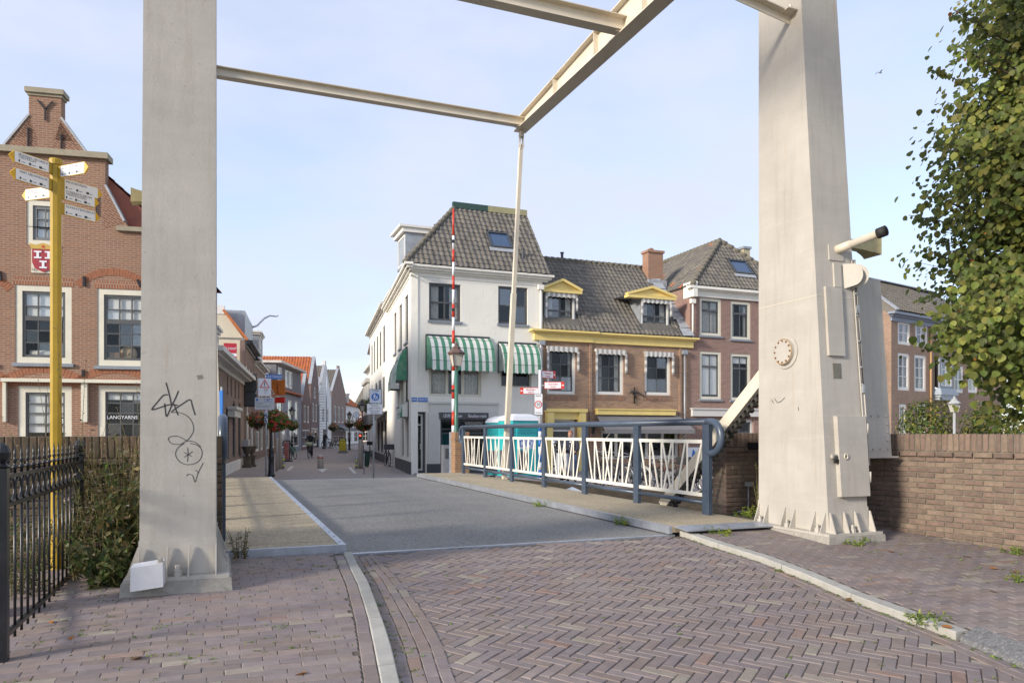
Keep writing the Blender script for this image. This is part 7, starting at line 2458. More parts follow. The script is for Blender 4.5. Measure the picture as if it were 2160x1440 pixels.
# right: pedestrian zone sign
p = fgY(788, 27.0)
t = thing_at(p, 'sign_pole', 'pole with blue pedestrian zone sign before the corner house', 'sign', face_cam(p))
sz = lambda y: at(788, y, 27.0).z - p.z
sx_ = lambda x: (x - 788) / F * 27.0
b = MB(); b.smooth = True; b.tube([(0, 0, -0.1), (0, 0, sz(822))], 0.03, 8); b.build('pole', M_pole, t)
o = sign_plate(t, sx_(779.3), sx_(804.5), sz(850.5), sz(820.5), mat('pale_blue_white_sign', (0.60, 0.66, 0.76), 0.4), border=M_ink)
text(o, 'ZONE', 0.085, Matrix.Translation((sx_(792), -0.063, sz(824.3))) @ UPRIGHT, M_ink)
disc(o, sx_(791.8), sz(837), 0.145, -0.0605, M_blue, 'blue_disc')
ped(o, sx_(790), sz(837), 0.22, -0.072, M_signwhite); ped(o, sx_(795), sz(839), 0.14, -0.072, M_signwhite)
for y0, y1, ls in ((863, 851.8, ('Zuilenstraat', 'tussen 11-18 uur')), (873, 863.8, ('laden en lossen', '06 579 66 57'))):
    o = sign_plate(t, sx_(774.5), sx_(806), sz(y0), sz(y1), M_signwhite)
    for i, l in enumerate(ls): text(o, l, 0.066, Matrix.Translation((sx_(790.3), -0.063, sz(y1 + (y0 - y1) * (0.28 + 0.45 * i)))) @ UPRIGHT, M_ink, sx=0.85)
# edge-on signs just right of the left tower, and the brick pier under them
pf = Frame(*(BR.w((-0.62, 20.1, 0)).xy), BA)
B_pier = brick('ochre_pier_brick', (0.34, 0.19, 0.09), (0.28, 0.15, 0.08), (0.30, 0.26, 0.2), 0.21, 0.062, 0.008, (0.2, 0.11, 0.07))
for u, lab in ((-0.62, 'brick pier at the far end of the bridge half hidden by the left tower'), (6.13, 'brick pier at the far end of the right railing under the striped barrier')):
    t = thing(BR, 'bridge_pier', lab, 'pier', (u, 20.1, -0.1), 'brick piers at the far end of the bridge')
    MB((u, 20.1, -0.1)).box(u, u + 0.42, 20.1, 20.5, -0.3, 0.98).build('shaft', B_pier, t)
    MB((u, 20.1, -0.1)).box(u - 0.025, u + 0.445, 20.075, 20.525, 0.98, 1.04).box(u, u + 0.42, 20.1, 20.5, 1.0405, 1.22).build('cap', brick('pier_soldier_brick', (0.33, 0.17, 0.09), (0.26, 0.14, 0.08), (0.30, 0.26, 0.2), 0.062, 0.22, 0.008), t)
t = thing(BR, 'sign_pole', 'pole with blue plate and red ringed disc seen nearly edge-on by the left tower', 'sign', (-0.03, 20.9, -0.1))
Os = (-0.03, 20.9, -0.1)
MB(Os).tube([(-0.03, 20.9, -0.2), (-0.03, 20.9, 2.4)], 0.03, 8).build('pole', M_pole, t)
XR = Matrix.Translation((0, 0, 0)) @ Matrix.Rotation(R(-72), 4, 'Z')
MB(xf=XR).box(-0.25, 0.25, -0.06, -0.04, 1.7, 2.4).build('blue_plate', M_blue, t)
MB(xf=XR).lathe([(0.3, -0.06), (0.3, -0.04)], (0, 0, 1.35), 28, 'Y').build('red_disc', M_red, t)
MB(xf=XR).lathe([(0.22, -0.066), (0.22, -0.062)], (0, 0, 1.35), 28, 'Y').build('white_centre', M_signwhite, t)

# bollards and posts
def bollard(px, py, h, r, label, m=M_steel, ring=None, name='bollard'):
    p = fg(px, py)
    t = thing_at(p, name, label, 'bollard', 0, 'posts and bollards in the street')
    b = MB(); b.smooth = True
    b.lathe([(r, 0), (r, h - 0.03), (r * 0.9, h), (0.01, h + 0.004)], (0, 0, 0), 20); b.build('post', m, t)
    if ring:
        for z0, z1, rm in ring:
            q = MB(); q.smooth = True
            q.lathe([(r * 1.015, z0), (r * 1.015, z1)], (0, 0, 0), 20); q.build('band', rm, t)
    return t


bollard(676, 988, 0.63, 0.145, 'stainless steel rising bollard with red band in the middle of the street', ring=[(0.5, 0.545, M_red)])
t = bollard(761, 988, 1.75, 0.11, 'tall stainless signal post with red light before the corner house')
MB().box(-0.075, 0.075, -0.125, -0.08, 1.38, 1.66).build('signal_face', M_black, t)
m_, N, L, b_ = nodes_of('lit_red_signal')
b_.inputs['Base Color'].default_value = (0.5, 0.02, 0.01, 1); b_.inputs['Emission Color'].default_value = (1, 0.08, 0.04, 1); b_.inputs['Emission Strength'].default_value = 1.6
MB().lathe([(0.045, -0.128), (0.045, -0.124)], (0, 0, 1.56), 16, 'Y').build('red_light', m_, t)
M_lime = mat('yellow_green_band', (0.55, 0.58, 0.12), 0.5)
bollard(752, 988, 0.55, 0.06, 'low post with yellow bands beside the signal post', M_pole, [(0.1, 0.2, M_lime), (0.32, 0.42, M_lime)])
bollard(597.5, 988, 0.62, 0.06, 'low post with yellow bands beside the steel posts', M_pole, [(0.1, 0.2, M_lime), (0.38, 0.48, M_lime)])
bollard(584, 993, 1.45, 0.06, 'shorter pale steel post behind the flower baskets')
bollard(591, 989, 1.9, 0.075, 'taller pale steel post behind the flower baskets')
bollard(768, 999, 0.85, 0.022, 'thin short steel pole before the green litter bin', M_pole)
p = fg(774, 985)
t = thing_at(p, 'litter_bin', 'dark green litter bin beside the signal post', 'litter bin', 0.1)
b = MB(); b.hull8([(-.1, -.1, .05), (.1, -.1, .05), (.1, .1, .05), (-.1, .1, .05)], [(-.17, -.15, .75), (.17, -.15, .75), (.17, .15, .75), (-.17, .15, .75)]); b.build('body', mat('dark_green_plastic', (0.02, 0.055, 0.045), 0.5), t)
MB().box(-.18, .18, -.16, .16, .751, .80).build('lid', M_black, t)
MB().tube([(0, .12, 0), (0, .12, .6)], 0.03, 8).build('leg', M_black, t)
# boards
p = fg(723, 955)
t = thing_at(p, 'pavement_board', 'yellow pavement board standing in the middle of the street', 'pavement sign', -0.1)
MB().box(-.30, .30, -.03, .03, .14, 1.22).build('board', M_black, t)
MB().box(-.27, .27, -.036, -.0305, .2, 1.0).build('yellow_poster', mat('yellow_poster', (0.62, 0.50, 0.04), 0.5), t)
MB().box(-.22, .22, -.036, -.0305, 1.04, 1.18).build('header', M_lime, t)
MB().box(-.38, .38, -.22, .22, 0, .09).build('foot', M_char, t)
b = MB()
for i in range(6): b.box(-.2, .2 - .05 * (i % 3), -.039, -.0365, .3 + i * .1, .335 + i * .1)
b.build('small_print', mat('ochre_small_print', (0.35, 0.27, 0.03), 0.6), t)
p = fg(605, 973)
t = thing_at(p, 'menu_board', 'red and white menu board beside the parked green bicycle', 'pavement sign', -0.35)
MB().box(-.22, .22, -.03, .03, .1, 1.25).build('board', M_black, t)
MB().box(-.19, .19, -.036, -.0305, .15, 1.2).build('poster', mat('pink_white_poster', (0.52, 0.36, 0.36), 0.6, 0.5, 12, 40), t)
b = MB()
for i in range(8): b.box(-.15, .15 - .04 * (i % 3), -.039, -.0365, .22 + i * .11, .27 + i * .11)
b.build('small_print', M_red, t)
MB().box(-.26, .26, -.2, .2, 0, .08).build('foot', M_black, t)
# street markings
for px, lab in (((607, 992, 617, 983)), 'l'), (((737, 985, 749, 998)), 'r'):
    a, c = fg(px[0], px[1]), fg(px[2], px[3])
    d = (c - a); d.z = 0; n_ = Vector((-d.y, d.x, 0)).normalized() * 0.07
    o = MB().add([a + n_ + Vector((0, 0, .006)), a - n_ + Vector((0, 0, .006)), c - n_ + Vector((0, 0, .006)), c + n_ + Vector((0, 0, .006))], [(0, 1, 2, 3)]).build('road_marking', mat('worn_road_paint', (0.58, 0.57, 0.55), 0.8, 0.3, 8), None)
    tag(o, kind='structure')
A_ = [fg(668, 988), fg(692, 988), fg(680, 996)]
o = MB().add([q + Vector((0, 0, .006)) for q in A_], [(0, 1, 2)]).build('road_marking', MATS['worn_road_paint']); tag(o, kind='structure')
# stone urns on pedestals
for px, py, lab in ((521, 986, 'stone urn on a pedestal against the brick house'), (531, 984, 'second stone urn on a pedestal, nearer the shop door')):
    p = fg(px, py)
    t = thing_at(p, 'stone_urn', lab, 'urn', 0.25)
    M_st = mat('brown_grey_garden_stone', (0.13, 0.105, 0.08), 0.9, 0.3, 6, 40, 0.4)
    MB().box(-.2, .2, -.2, .2, 0, .12).box(-.15, .15, -.15, .15, .1205, .5).box(-.19, .19, -.19, .19, .5005, .56).build('pedestal', M_st, t)
    b = MB(); b.smooth = True
    b.lathe([(.08, .56), (.06, .62), (.16, .75), (.2, .9), (.26, 1.0), (.28, 1.03), (.24, 1.02), (.2, .95)], (0, 0, 0), 16); b.build('urn', M_st, t)


# ------------------------------------------------------------------ bicycles
def torus(b, c, r, s, axis='Y', n=22, k=6):
    pts = [(c[0] + r * math.cos(a), c[1], c[2] + r * math.sin(a)) for a in [2 * math.pi * i / n for i in range(n)]]
    pts += [pts[0], pts[1]]
    b.tube(pts[:-1], s, k, False)


def bicycle(p, rot, label, col, box=None, basket=None, group='bicycles parked on the quay', steer=0.0, lean=0.0, tyre=None):
    t = thing_at(p, 'bicycle', label, 'bicycle', rot, group)
    t.rotation_euler = (lean, 0, rot)
    R_ = 0.345
    fm_ = mat('bike_' + '_'.join(str(round(x * 100)) for x in col) + '_paint', col, 0.35, 0.1, 6, 50, 0.03)
    for x in (-0.54, 0.56):
        w = MB(); w.smooth = True
        torus(w, (x, 0, R_), R_ - 0.02, 0.02); wo = w.build('wheel', tyre or M_rubber, t)
        w = MB(); torus(w, (x, 0, R_), R_ - 0.045, 0.011, k=5)
        w.lathe([(0.028, -0.05), (0.028, 0.05)], (x, 0, R_), 8, 'Y')
        for i in range(14):
            a = 2 * math.pi * i / 14
            w.bar((x, 0.03 * (1 if i % 2 else -1), R_), (x + 0.3 * math.cos(a), 0, R_ + 0.3 * math.sin(a)), 0.004, 0.004)
        w.build('rim_and_spokes', M_chrome, wo)
        m2 = MB(); m2.smooth = True
        arc = range(20, 191, 17) if x < 0 else range(-5, 131, 17)
        m2.tube([(x + (R_ + 0.025) * math.cos(R(a)), 0, R_ + (R_ + 0.025) * math.sin(R(a))) for a in arc], 0.02, 5); m2.build('mudguard', fm_, t)
    f = MB(); f.smooth = True
    bb_, st0, hd, hd0 = (-0.05, 0, 0.29), (-0.2, 0, 0.80), (0.36, 0, 0.92), (0.40, 0, 0.72)
    for a, c, r in ((bb_, st0, .017), (hd0, bb_, .019), (hd, hd0, .019), (bb_, (-0.54, .04, R_), .011), (bb_, (-0.54, -.04, R_), .011), ((-0.17, 0, .70), (-0.54, .04, R_), .009), ((-0.17, 0, .70), (-0.54, -.04, R_), .009), ((0.37, 0, .84), (-0.13, 0, .56), .017),
                    (hd0, (0.56, .045, R_), .013), (hd0, (0.56, -.045, R_), .013)):
        f.tube([a, c], r, 7)
    f.build('frame', fm_, t)
    h = MB(); h.smooth = True
    h.tube([hd, (0.33, 0, 1.04)], .013, 6)
    h.tube([(0.10, -.28, 1.05), (0.24, -.26, 1.08), (0.33, -.12, 1.05), (0.34, 0, 1.04), (0.33, .12, 1.05), (0.24, .26, 1.08), (0.10, .28, 1.05)], .012, 6); h.build('handlebar', M_chrome, t)
    g = MB(); g.smooth = True
    for s in (-1, 1): g.tube([(0.10, .28 * s, 1.05), (0.20, .272 * s, 1.07)], .018, 6)
    g.build('grip', M_rubber, t)
    s = MB(); s.tube([st0, (-0.22, 0, 0.90)], .014, 6)
    s.hull8([(-.36, -.09, .93), (-.36, .09, .93), (-.06, .025, .93), (-.06, -.025, .93)], [(-.37, -.10, .98), (-.37, .10, .98), (-.05, .02, .96), (-.05, -.02, .96)]); s.build('saddle', M_rubber, t)
    k = MB()
    k.bar((-.75, -.05, .73), (-.25, -.05, .74), .012, .012); k.bar((-.75, .05, .73), (-.25, .05, .74), .012, .012)
    for x in (-.72, -.6, -.45, -.3): k.bar((x, -.05, .735), (x, .05, .735), .01, .01)
    for y in (-.05, .05): k.bar((-.7, y, .73), (-.54, y, R_), .009, .009)
    k.build('rack', M_black, t)
    c = MB(); c.box(-.5, 0.02, .03, .05, .26, .37); c.build('chain_case', M_black, t)
    pd = MB(); pd.lathe([(.02, -.09), (.02, .09)], (-.05, 0, .29), 8, 'Y'); pd.bar((-.05, .09, .29), (.05, .09, .15), .02, .012); pd.bar((-.05, -.09, .29), (-.15, -.09, .43), .02, .012)
    pd.box(.01, .09, .09, .17, .14, .165); pd.box(-.19, -.11, -.17, -.09, .42, .445); pd.build('pedals', M_black, t)
    ks = MB(); ks.tube([(-.2, 0, .26), (-.26, .18, 0.0)], .01, 5); ks.build('kickstand', M_black, t)
    lt = MB(); lt.lathe([(.035, 0), (.04, .06)], (.43, 0, .88), 8, 'X'); lt.build('headlamp', M_chrome, t)
    if box:
        MB().box(.40, .78, -.25, .25, .86, 1.12).build('front_crate', box, t)
    if basket:
        MB().box(.40, .72, -.19, .19, .88, 1.12).build('front_basket', basket, t)
    return t


cols = [(0.02, 0.02, 0.022), (0.05, 0.055, 0.06), (0.03, 0.03, 0.05), (0.35, 0.36, 0.38), (0.02, 0.03, 0.025), (0.12, 0.02, 0.02), (0.04, 0.04, 0.04), (0.02, 0.02, 0.02), (0.25, 0.26, 0.28)]
names = ['leftmost bicycle parked behind the railing, black', 'dark grey bicycle behind the railing beside the leftmost black one', 'blue black bicycle behind the fifth railing panel', 'silver bicycle with pale tyres behind the railing',
         'green black bicycle in the middle of the quay row', 'dark red bicycle in the quay row', 'charcoal bicycle right of the dark red one', 'black bicycle before the shop plaque on the quay', 'rightmost bicycle, pale grey, beside the brick pier']
for i, px in enumerate((1262, 1290, 1312, 1336, 1360, 1388, 1410, 1436, 1462)):
    v = 20.6 + 0.12 * (i % 3)
    q = BR.I @ at(px, HY, 22)
    u = q.x / q.y * v
    p = BR.w((u, v, zq(u, v)))
    bicycle(p, BA + R(-105 + (i * 37) % 45), names[i], cols[i], basket=M_black if i in (2, 6) else None, lean=R(rnd.uniform(-6, 6)), tyre=mat('pale_tyre', (0.45, 0.43, 0.38), 0.7) if i in (3, 7) else None)
q = BR.I @ at(1512, HY, 22)
u = q.x / q.y * 20.2
bicycle(BR.w((u, 20.2, zq(u, 20.2))), BA + R(-75), 'dark bicycle half hidden between the railing end and the brick pier', (0.04, 0.04, 0.045))
bicycle(fg(817, 983), R(-70), 'black bicycle with a dark crate beside the side of the corner house', (0.02, 0.02, 0.02), box=mat('dark_grey_crate', (0.06, 0.06, 0.07), 0.6), group='bicycles in the street')
bicycle(fg(780, 966), R(-80), 'bicycle with wire basket behind the green litter bin', (0.03, 0.03, 0.03), basket=M_black, group='bicycles in the street')
bicycle(fg(618, 968), R(-60), 'mint green bicycle parked behind the menu board', (0.15, 0.36, 0.28), group='bicycles in the street')
for i, px in enumerate((688, 697, 706, 714)):
    bicycle(fgY(px, 80 - i), R(-40 - 25 * i), ['distant bicycle nearest the ladder', 'distant bicycle, second from the ladder', 'distant bicycle, third from the ladder', 'distant bicycle nearest the yellow board'][i], cols[i * 2], group='bicycles in the street')
# motor scooter behind the fourth railing panel
q = BR.I @ at(1188, HY, 24)
p = BR.w((q.x / q.y * 22.0, 22.0, zq(q.x / q.y * 22.0, 22.0)))
t = thing_at(p, 'motor_scooter', 'pale grey motor scooter standing behind the railing', 'scooter', BA + R(-120))
for x in (-0.6, 0.62):
    w = MB(); w.smooth = True; torus(w, (x, 0, .23), .17, .06, n=18, k=8); wo = w.build('wheel', M_rubber, t)
    w = MB(); w.lathe([(.12, -.03), (.12, .03)], (x, 0, .23), 12, 'Y'); w.build('hub', M_chrome, wo)
M_sc = mat('silver_scooter_panel', (0.42, 0.43, 0.44), 0.35)
b = MB(); b.hull8([(-.85, -.14, .42), (-.85, .14, .42), (-.15, .17, .25), (-.15, -.17, .25)], [(-.8, -.12, .72), (-.8, .12, .72), (-.2, .14, .70), (-.2, -.14, .70)]); b.build('rear_body', M_sc, t)
b = MB(); b.hull8([(.38, -.2, .22), (.38, .2, .22), (.46, .18, .22), (.46, -.18, .22)], [(.28, -.2, .92), (.28, .2, .92), (.42, .14, .92), (.42, -.14, .92)]); b.build('leg_shield', M_sc, t)
MB().box(-.2, .42, -.15, .15, .22, .27).build('footboard', M_char, t)
MB().box(-.78, -.18, -.13, .13, .721, .82).build('seat', M_rubber, t)
b = MB(); b.smooth = True; b.tube([(.62, .09, .23), (.42, 0, .75), (.3, 0, 1.02)], .03, 8); b.tube([(.28, -.32, 1.06), (.32, 0, 1.02), (.28, .32, 1.06)], .018, 6); b.build('fork_and_handlebar', M_char, t)
for s in (-1, 1):
    b = MB(); b.smooth = True; b.tube([(.3, .2 * s, 1.05), (.32, .26 * s, 1.25)], .006, 5); b.lathe([(.05, -.01), (.05, .01)], (.32, .27 * s, 1.28), 12, 'X'); b.build('mirror', M_chrome, t)


# ------------------------------------------------------------------ people
M_skin = mat('skin', (0.42, 0.24, 0.17), 0.6, 0.05)


def figure(p, rot, label, J, rad, top, legs, hair, group=None, bag=None):
    """one continuous skinned body: joints J (name -> point), radii rad; clothes as material zones by height"""
    t = thing_at(p, 'person', label, 'person', rot, group)
    E = [('hip', 'belly'), ('belly', 'chest'), ('chest', 'neck'), ('neck', 'skull'), ('skull', 'crown'), ('chest', 'shL'), ('shL', 'elL'), ('elL', 'haL'), ('haL', 'fiL'), ('chest', 'shR'), ('shR', 'elR'), ('elR', 'haR'), ('haR', 'fiR'),
         ('hip', 'hiL'), ('hiL', 'knL'), ('knL', 'anL'), ('anL', 'toL'), ('hip', 'hiR'), ('hiR', 'knR'), ('knR', 'anR'), ('anR', 'toR')]
    ks = list(J)
    me = bpy.data.meshes.new('body')
    me.from_pydata([J[k] for k in ks], [(ks.index(a), ks.index(b)) for a, b in E], [])
    o = link('body', me, t)
    me.materials.append(top)
    md = o.modifiers.new('skin', 'SKIN')
    md.use_smooth_shade = True
    for k, sv in zip(ks, me.skin_vertices[0].data):
        sv.radius = (rad[k], rad[k]); sv.use_root = (k == 'hip')
    sb = o.modifiers.new('smooth', 'SUBSURF'); sb.levels = 2; sb.render_levels = 2
    # trousers follow the same legs, a little wider
    for s in 'LR':
        q = MB(); q.smooth = True
        q.tube([J['hi' + s], J['kn' + s], J['an' + s]], [rad['hi' + s] * 1.12, rad['kn' + s] * 1.15, rad['an' + s] * 1.35], 10); q.build('trouser_leg', legs, t)
        q = MB(); q.smooth = True
        a, c = Vector(J['an' + s]), Vector(J['to' + s])
        q.tube([a + (a - c) * .25 - Vector((0, 0, .03)), a - Vector((0, 0, .04)), c], [.04, .05, .035], 8); q.build('shoe', M_black, t)
        q = MB(); q.smooth = True
        a, c = Vector(J['ha' + s]), Vector(J['fi' + s])
        q.tube([a, a.lerp(c, .5), c], [.026, .035, .02], 8); q.build('hand', M_skin, t)
    hd = MB(); hd.smooth = True
    k, c = Vector(J['skull']), Vector(J['crown'])
    mid = k.lerp(c, .5)
    prof = [(.02, -.125), (.06, -.115), (.075, -.06), (.082, 0), (.078, .06), (.05, .105), (.01, .12)]
    hd.lathe(prof, tuple(mid), 14)
    f = Vector(J['face'] if 'face' in J else (0, -1, 0))
    n_ = mid + f * .085
    hd.tube([mid + f * .07 + Vector((0, 0, .015)), n_ + Vector((0, 0, -.02))], [.01, .016], 6)
    ho = hd.build('head', M_skin, t)
    ey = MB(); sd_ = f.cross(Vector((0, 0, 1)))
    for s in (-1, 1): ey.lathe([(.009, -.005), (.009, .005)], tuple(mid + f * .077 + sd_ * .03 * s + Vector((0, 0, .01))), 6)
    ey.tube([mid + f * .077 - sd_ * .022 - Vector((0, 0, .055)), mid + f * .077 + sd_ * .022 - Vector((0, 0, .055))], .006, 5)
    ey.build('features', M_ink, ho)
    hh = MB(); hh.smooth = True
    hh.lathe([(.086, .015), (.09, .05), (.075, .095), (.04, .125), (.005, .135)], tuple(mid - f * .012), 14); hh.build('hair', hair, ho)
    if bag: bag(t)
    return t


M_coat = mat('black_jacket', (0.025, 0.027, 0.03), 0.85)
M_jeans = mat('dark_trousers', (0.05, 0.055, 0.075), 0.9)
M_hair = mat('grey_hair', (0.30, 0.27, 0.24), 0.8)
rad = dict(hip=.15, belly=.15, chest=.165, neck=.06, skull=.07, crown=.04, shL=.075, elL=.055, haL=.04, fiL=.02, shR=.075, elR=.055, haR=.04, fiR=.02, hiL=.09, knL=.065, anL=.045, toL=.03, hiR=.09, knR=.065, anR=.045, toR=.03)
# cyclist riding towards the viewer, upright, hands on the bars, one knee up
pc = fg(654, 966)
rotc = R(-93)
J = dict(hip=(0, 0.22, .98), belly=(0, .20, 1.12), chest=(0, .14, 1.36), neck=(0, .10, 1.50), skull=(0, .09, 1.56), crown=(0, .09, 1.70), shL=(-.19, .13, 1.40), elL=(-.27, -.08, 1.18), haL=(-.26, -.26, 1.10), fiL=(-.25, -.33, 1.09),
         shR=(.19, .13, 1.40), elR=(.27, -.08, 1.18), haR=(.26, -.26, 1.10), fiR=(.25, -.33, 1.09), hiL=(-.10, .18, .96), knL=(-.13, -.12, .72), anL=(-.12, .08, .36), toL=(-.12, -.06, .30), hiR=(.10, .18, .96), knR=(.12, -.04, .56), anR=(.12, .06, .20), toR=(.12, -.09, .15))


def bag(t):
    q = MB(); q.smooth = True
    q.lathe([(.02, -.12), (.2, -.1), (.26, 0), (.2, .1), (.02, .12)], (0, -.48, .95), 12); q.build('pale_bag', mat('pale_green_bag', (0.42, 0.44, 0.28), 0.8), t)


figure(pc, 0.1, 'cyclist in a black jacket riding towards the bridge', J, rad, M_coat, M_jeans, M_hair, 'people in the street', bag)
bicycle(pc, 0.1 + R(-90), 'bicycle ridden by the cyclist in the street', (0.03, 0.03, 0.03), group='bicycles in the street')
# person bending over the scooter, back to the railing
J2 = dict(hip=(0, 0, .92), belly=(0, -.03, 1.08), chest=(0, -.10, 1.32), neck=(0, -.16, 1.46), skull=(0, -.19, 1.52), crown=(0, -.22, 1.66), shL=(-.19, -.10, 1.38), elL=(-.26, -.22, 1.12), haL=(-.18, -.42, 1.02), fiL=(-.16, -.48, 1.0),
          shR=(.19, -.10, 1.38), elR=(.26, -.20, 1.12), haR=(.20, -.40, 1.02), fiR=(.18, -.47, 1.0), hiL=(-.10, 0, .90), knL=(-.11, -.02, .48), anL=(-.11, .03, .09), toL=(-.12, -.11, .04), hiR=(.10, 0, .90), knR=(.12, -.04, .48), anR=(.13, .05, .09), toR=(.15, -.09, .04))
q = BR.I @ at(1205, HY, 24)
u = q.x / q.y * 22.5
figure(BR.w((u, 22.5, zq(u, 22.5))), BA - 0.6, 'person in a dark coat and jeans standing at the scooter behind the railing', J2, rad, mat('navy_coat', (0.03, 0.035, 0.06), 0.85), mat('blue_jeans', (0.10, 0.14, 0.24), 0.9), mat('auburn_hair', (0.28, 0.10, 0.05), 0.8))
J3 = {k: (v[0], v[1], v[2]) for k, v in J2.items()}
figure(fgY(684, 76), 2.6, 'pedestrian in a dark coat standing below the ladder', J3, rad, M_coat, M_jeans, M_hair, 'people in the street')
figure(fgY(650.5, 84) + Vector((0.9, 0, 0)), 0.4, 'distant pedestrian in pale clothes behind the cyclist', J3, rad, mat('beige_coat', (0.36, 0.31, 0.24), 0.9), M_jeans, M_hair, 'people in the street')

# ladder against the white gabled house
p0, p1 = fgY(681, 83.5), at(681, 795, 88)
t = thing_at(p0, 'ladder', 'long aluminium ladder leaning on the white gabled house', 'ladder')
d = p1 - p0
for s in (-0.45, 0.45):
    MB().bar((s * 0.95, 0, 0), (d.x + s, d.y, d.z), 0.12, 0.06, (0, 1, 0)).build('stile', M_galv, t)
for i in range(26):
    k = (i + 0.5) / 26
    MB().bar((d.x * k - .45, d.y * k, d.z * k), (d.x * k + .45, d.y * k, d.z * k), 0.07, 0.05).build('rung', M_galv, t)
# clock and hanging sign on the white house at the bend
p = at(752, 875, 100)
t = thing_at(p, 'street_clock', 'round white clock hanging from the white house at the bend', 'clock')
MB().lathe([(.42, -.06), (.42, .06)], (0, 0, 0), 24, 'Y').build('case', M_black, t)
MB().lathe([(.36, -.066), (.36, -.062)], (0, 0, 0), 24, 'Y').build('dial', M_signwhite, t)
MB().bar((0, -.07, 0), (.12, -.07, .22), .05, .01, (0, 1, 0)).bar((0, -.072, 0), (-.05, -.072, -.15), .05, .01, (0, 1, 0)).build('hands', M_ink, t)
MB().bar((.42, 0, 0), (1.3, 0, .1), .05, .05).build('arm', M_black, t)
p = at(584, 816, 44)
t = thing_at(p, 'orange_banner', 'orange hanging sign behind the warning sign', 'sign', -0.15)
bo = MB().box(-.38, .52, -.03, .03, -.5, .42).build('panel', mat('orange_sign_cloth', (0.55, 0.17, 0.03), 0.6), t)
b = MB()
b.smooth = True
b.tube([(.1 + .02 * math.sin(i), -.036, -.35 + i * .08) for i in range(9)], .05, 6); b.build('emblem', mat('dark_orange_print', (0.38, 0.09, 0.02), 0.6), bo)
MB().box(-.1, .5, -.04, .04, -.95, -.6).build('lower_panel', M_red, t)
MB().bar((.52, 0, -.3), (-1.2, 0, -.3), .03, .03).build('bracket', M_black, t)

# ------------------------------------------------------------------ barrier, lamp, cabins, signs on the quay
p = fgY(956.5, 22.6)
t = thing_at(p, 'barrier_pole', 'tall red and white striped barrier pole standing upright', 'barrier', 0)
zt = at(957, 442, 22.6).z - p.z
zb = 0.8
seq = [515, 470, 442]
ys = [911, 897, 868, 841, 812, 782, 753, 725, 697, 669, 641, 611, 582, 553, 526, 497, 441]
for i in range(len(ys) - 1):
    z0, z1 = at(957, ys[i], 22.6).z - p.z, at(957, ys[i + 1], 22.6).z - p.z
    r0, r1 = .062 - .03 * (z0 / zt), .062 - .03 * (z1 / zt)
    b = MB(); b.smooth = True; b.lathe([(r0, z0), (r1, z1)], (0, 0, 0), 14)
    b.build('red_band' if i % 2 else 'white_band', mat('barrier_red', (0.55, 0.045, 0.02), 0.4) if i % 2 else M_signwhite, t)
MB().box(-.12, .12, -.12, .12, -.1, at(957, 911, 22.6).z - p.z).build('base', M_galv, t)
for y in (510, 654, 824): MB().lathe([(.05, -.09), (.05, .05)], (0, 0, at(957, y, 22.6).z - p.z), 10, 'Y').build('lamp', M_black, t)
p = fgY(962.5, 21.9)
t = thing_at(p, 'street_lamp', 'green lamp post with copper brown lantern at the bridge head', 'street lamp', 0.4, 'street lamps')
M_gr = mat('dark_green_post_paint', (0.05, 0.16, 0.115), 0.4)
b = MB(); b.smooth = True; b.lathe([(.09, 0), (.09, .8), (.075, .85), (.06, 1.5), (.05, at(962, 780, 21.9).z - p.z)], (0, 0, 0), 12); b.build('post', M_gr, t)
lantern(t, at(962, 772, 21.9).z - p.z, 0.92, (0, 0), mat('copper_brown_metal', (0.13, 0.08, 0.065), 0.5))
p = fgY(941, 26)
t = thing_at(p, 'control_cabinet', 'narrow grey control cabinet before the shop window', 'cabinet', BA)
MB().box(-.1, .12, 0, .3, -.1, 1.1).build('case', mat('mid_grey_cabinet', (0.22, 0.23, 0.25), 0.5), t)
MB().box(-.03, .1, -.012, -.001, .62, .98).build('panel', M_char, t)
M_teal = mat('teal_plastic', (0.03, 0.42, 0.45), 0.4, 0.08, 3, 40, 0.04)
M_gd = mat('dark_grey_plastic', (0.09, 0.09, 0.10), 0.6)


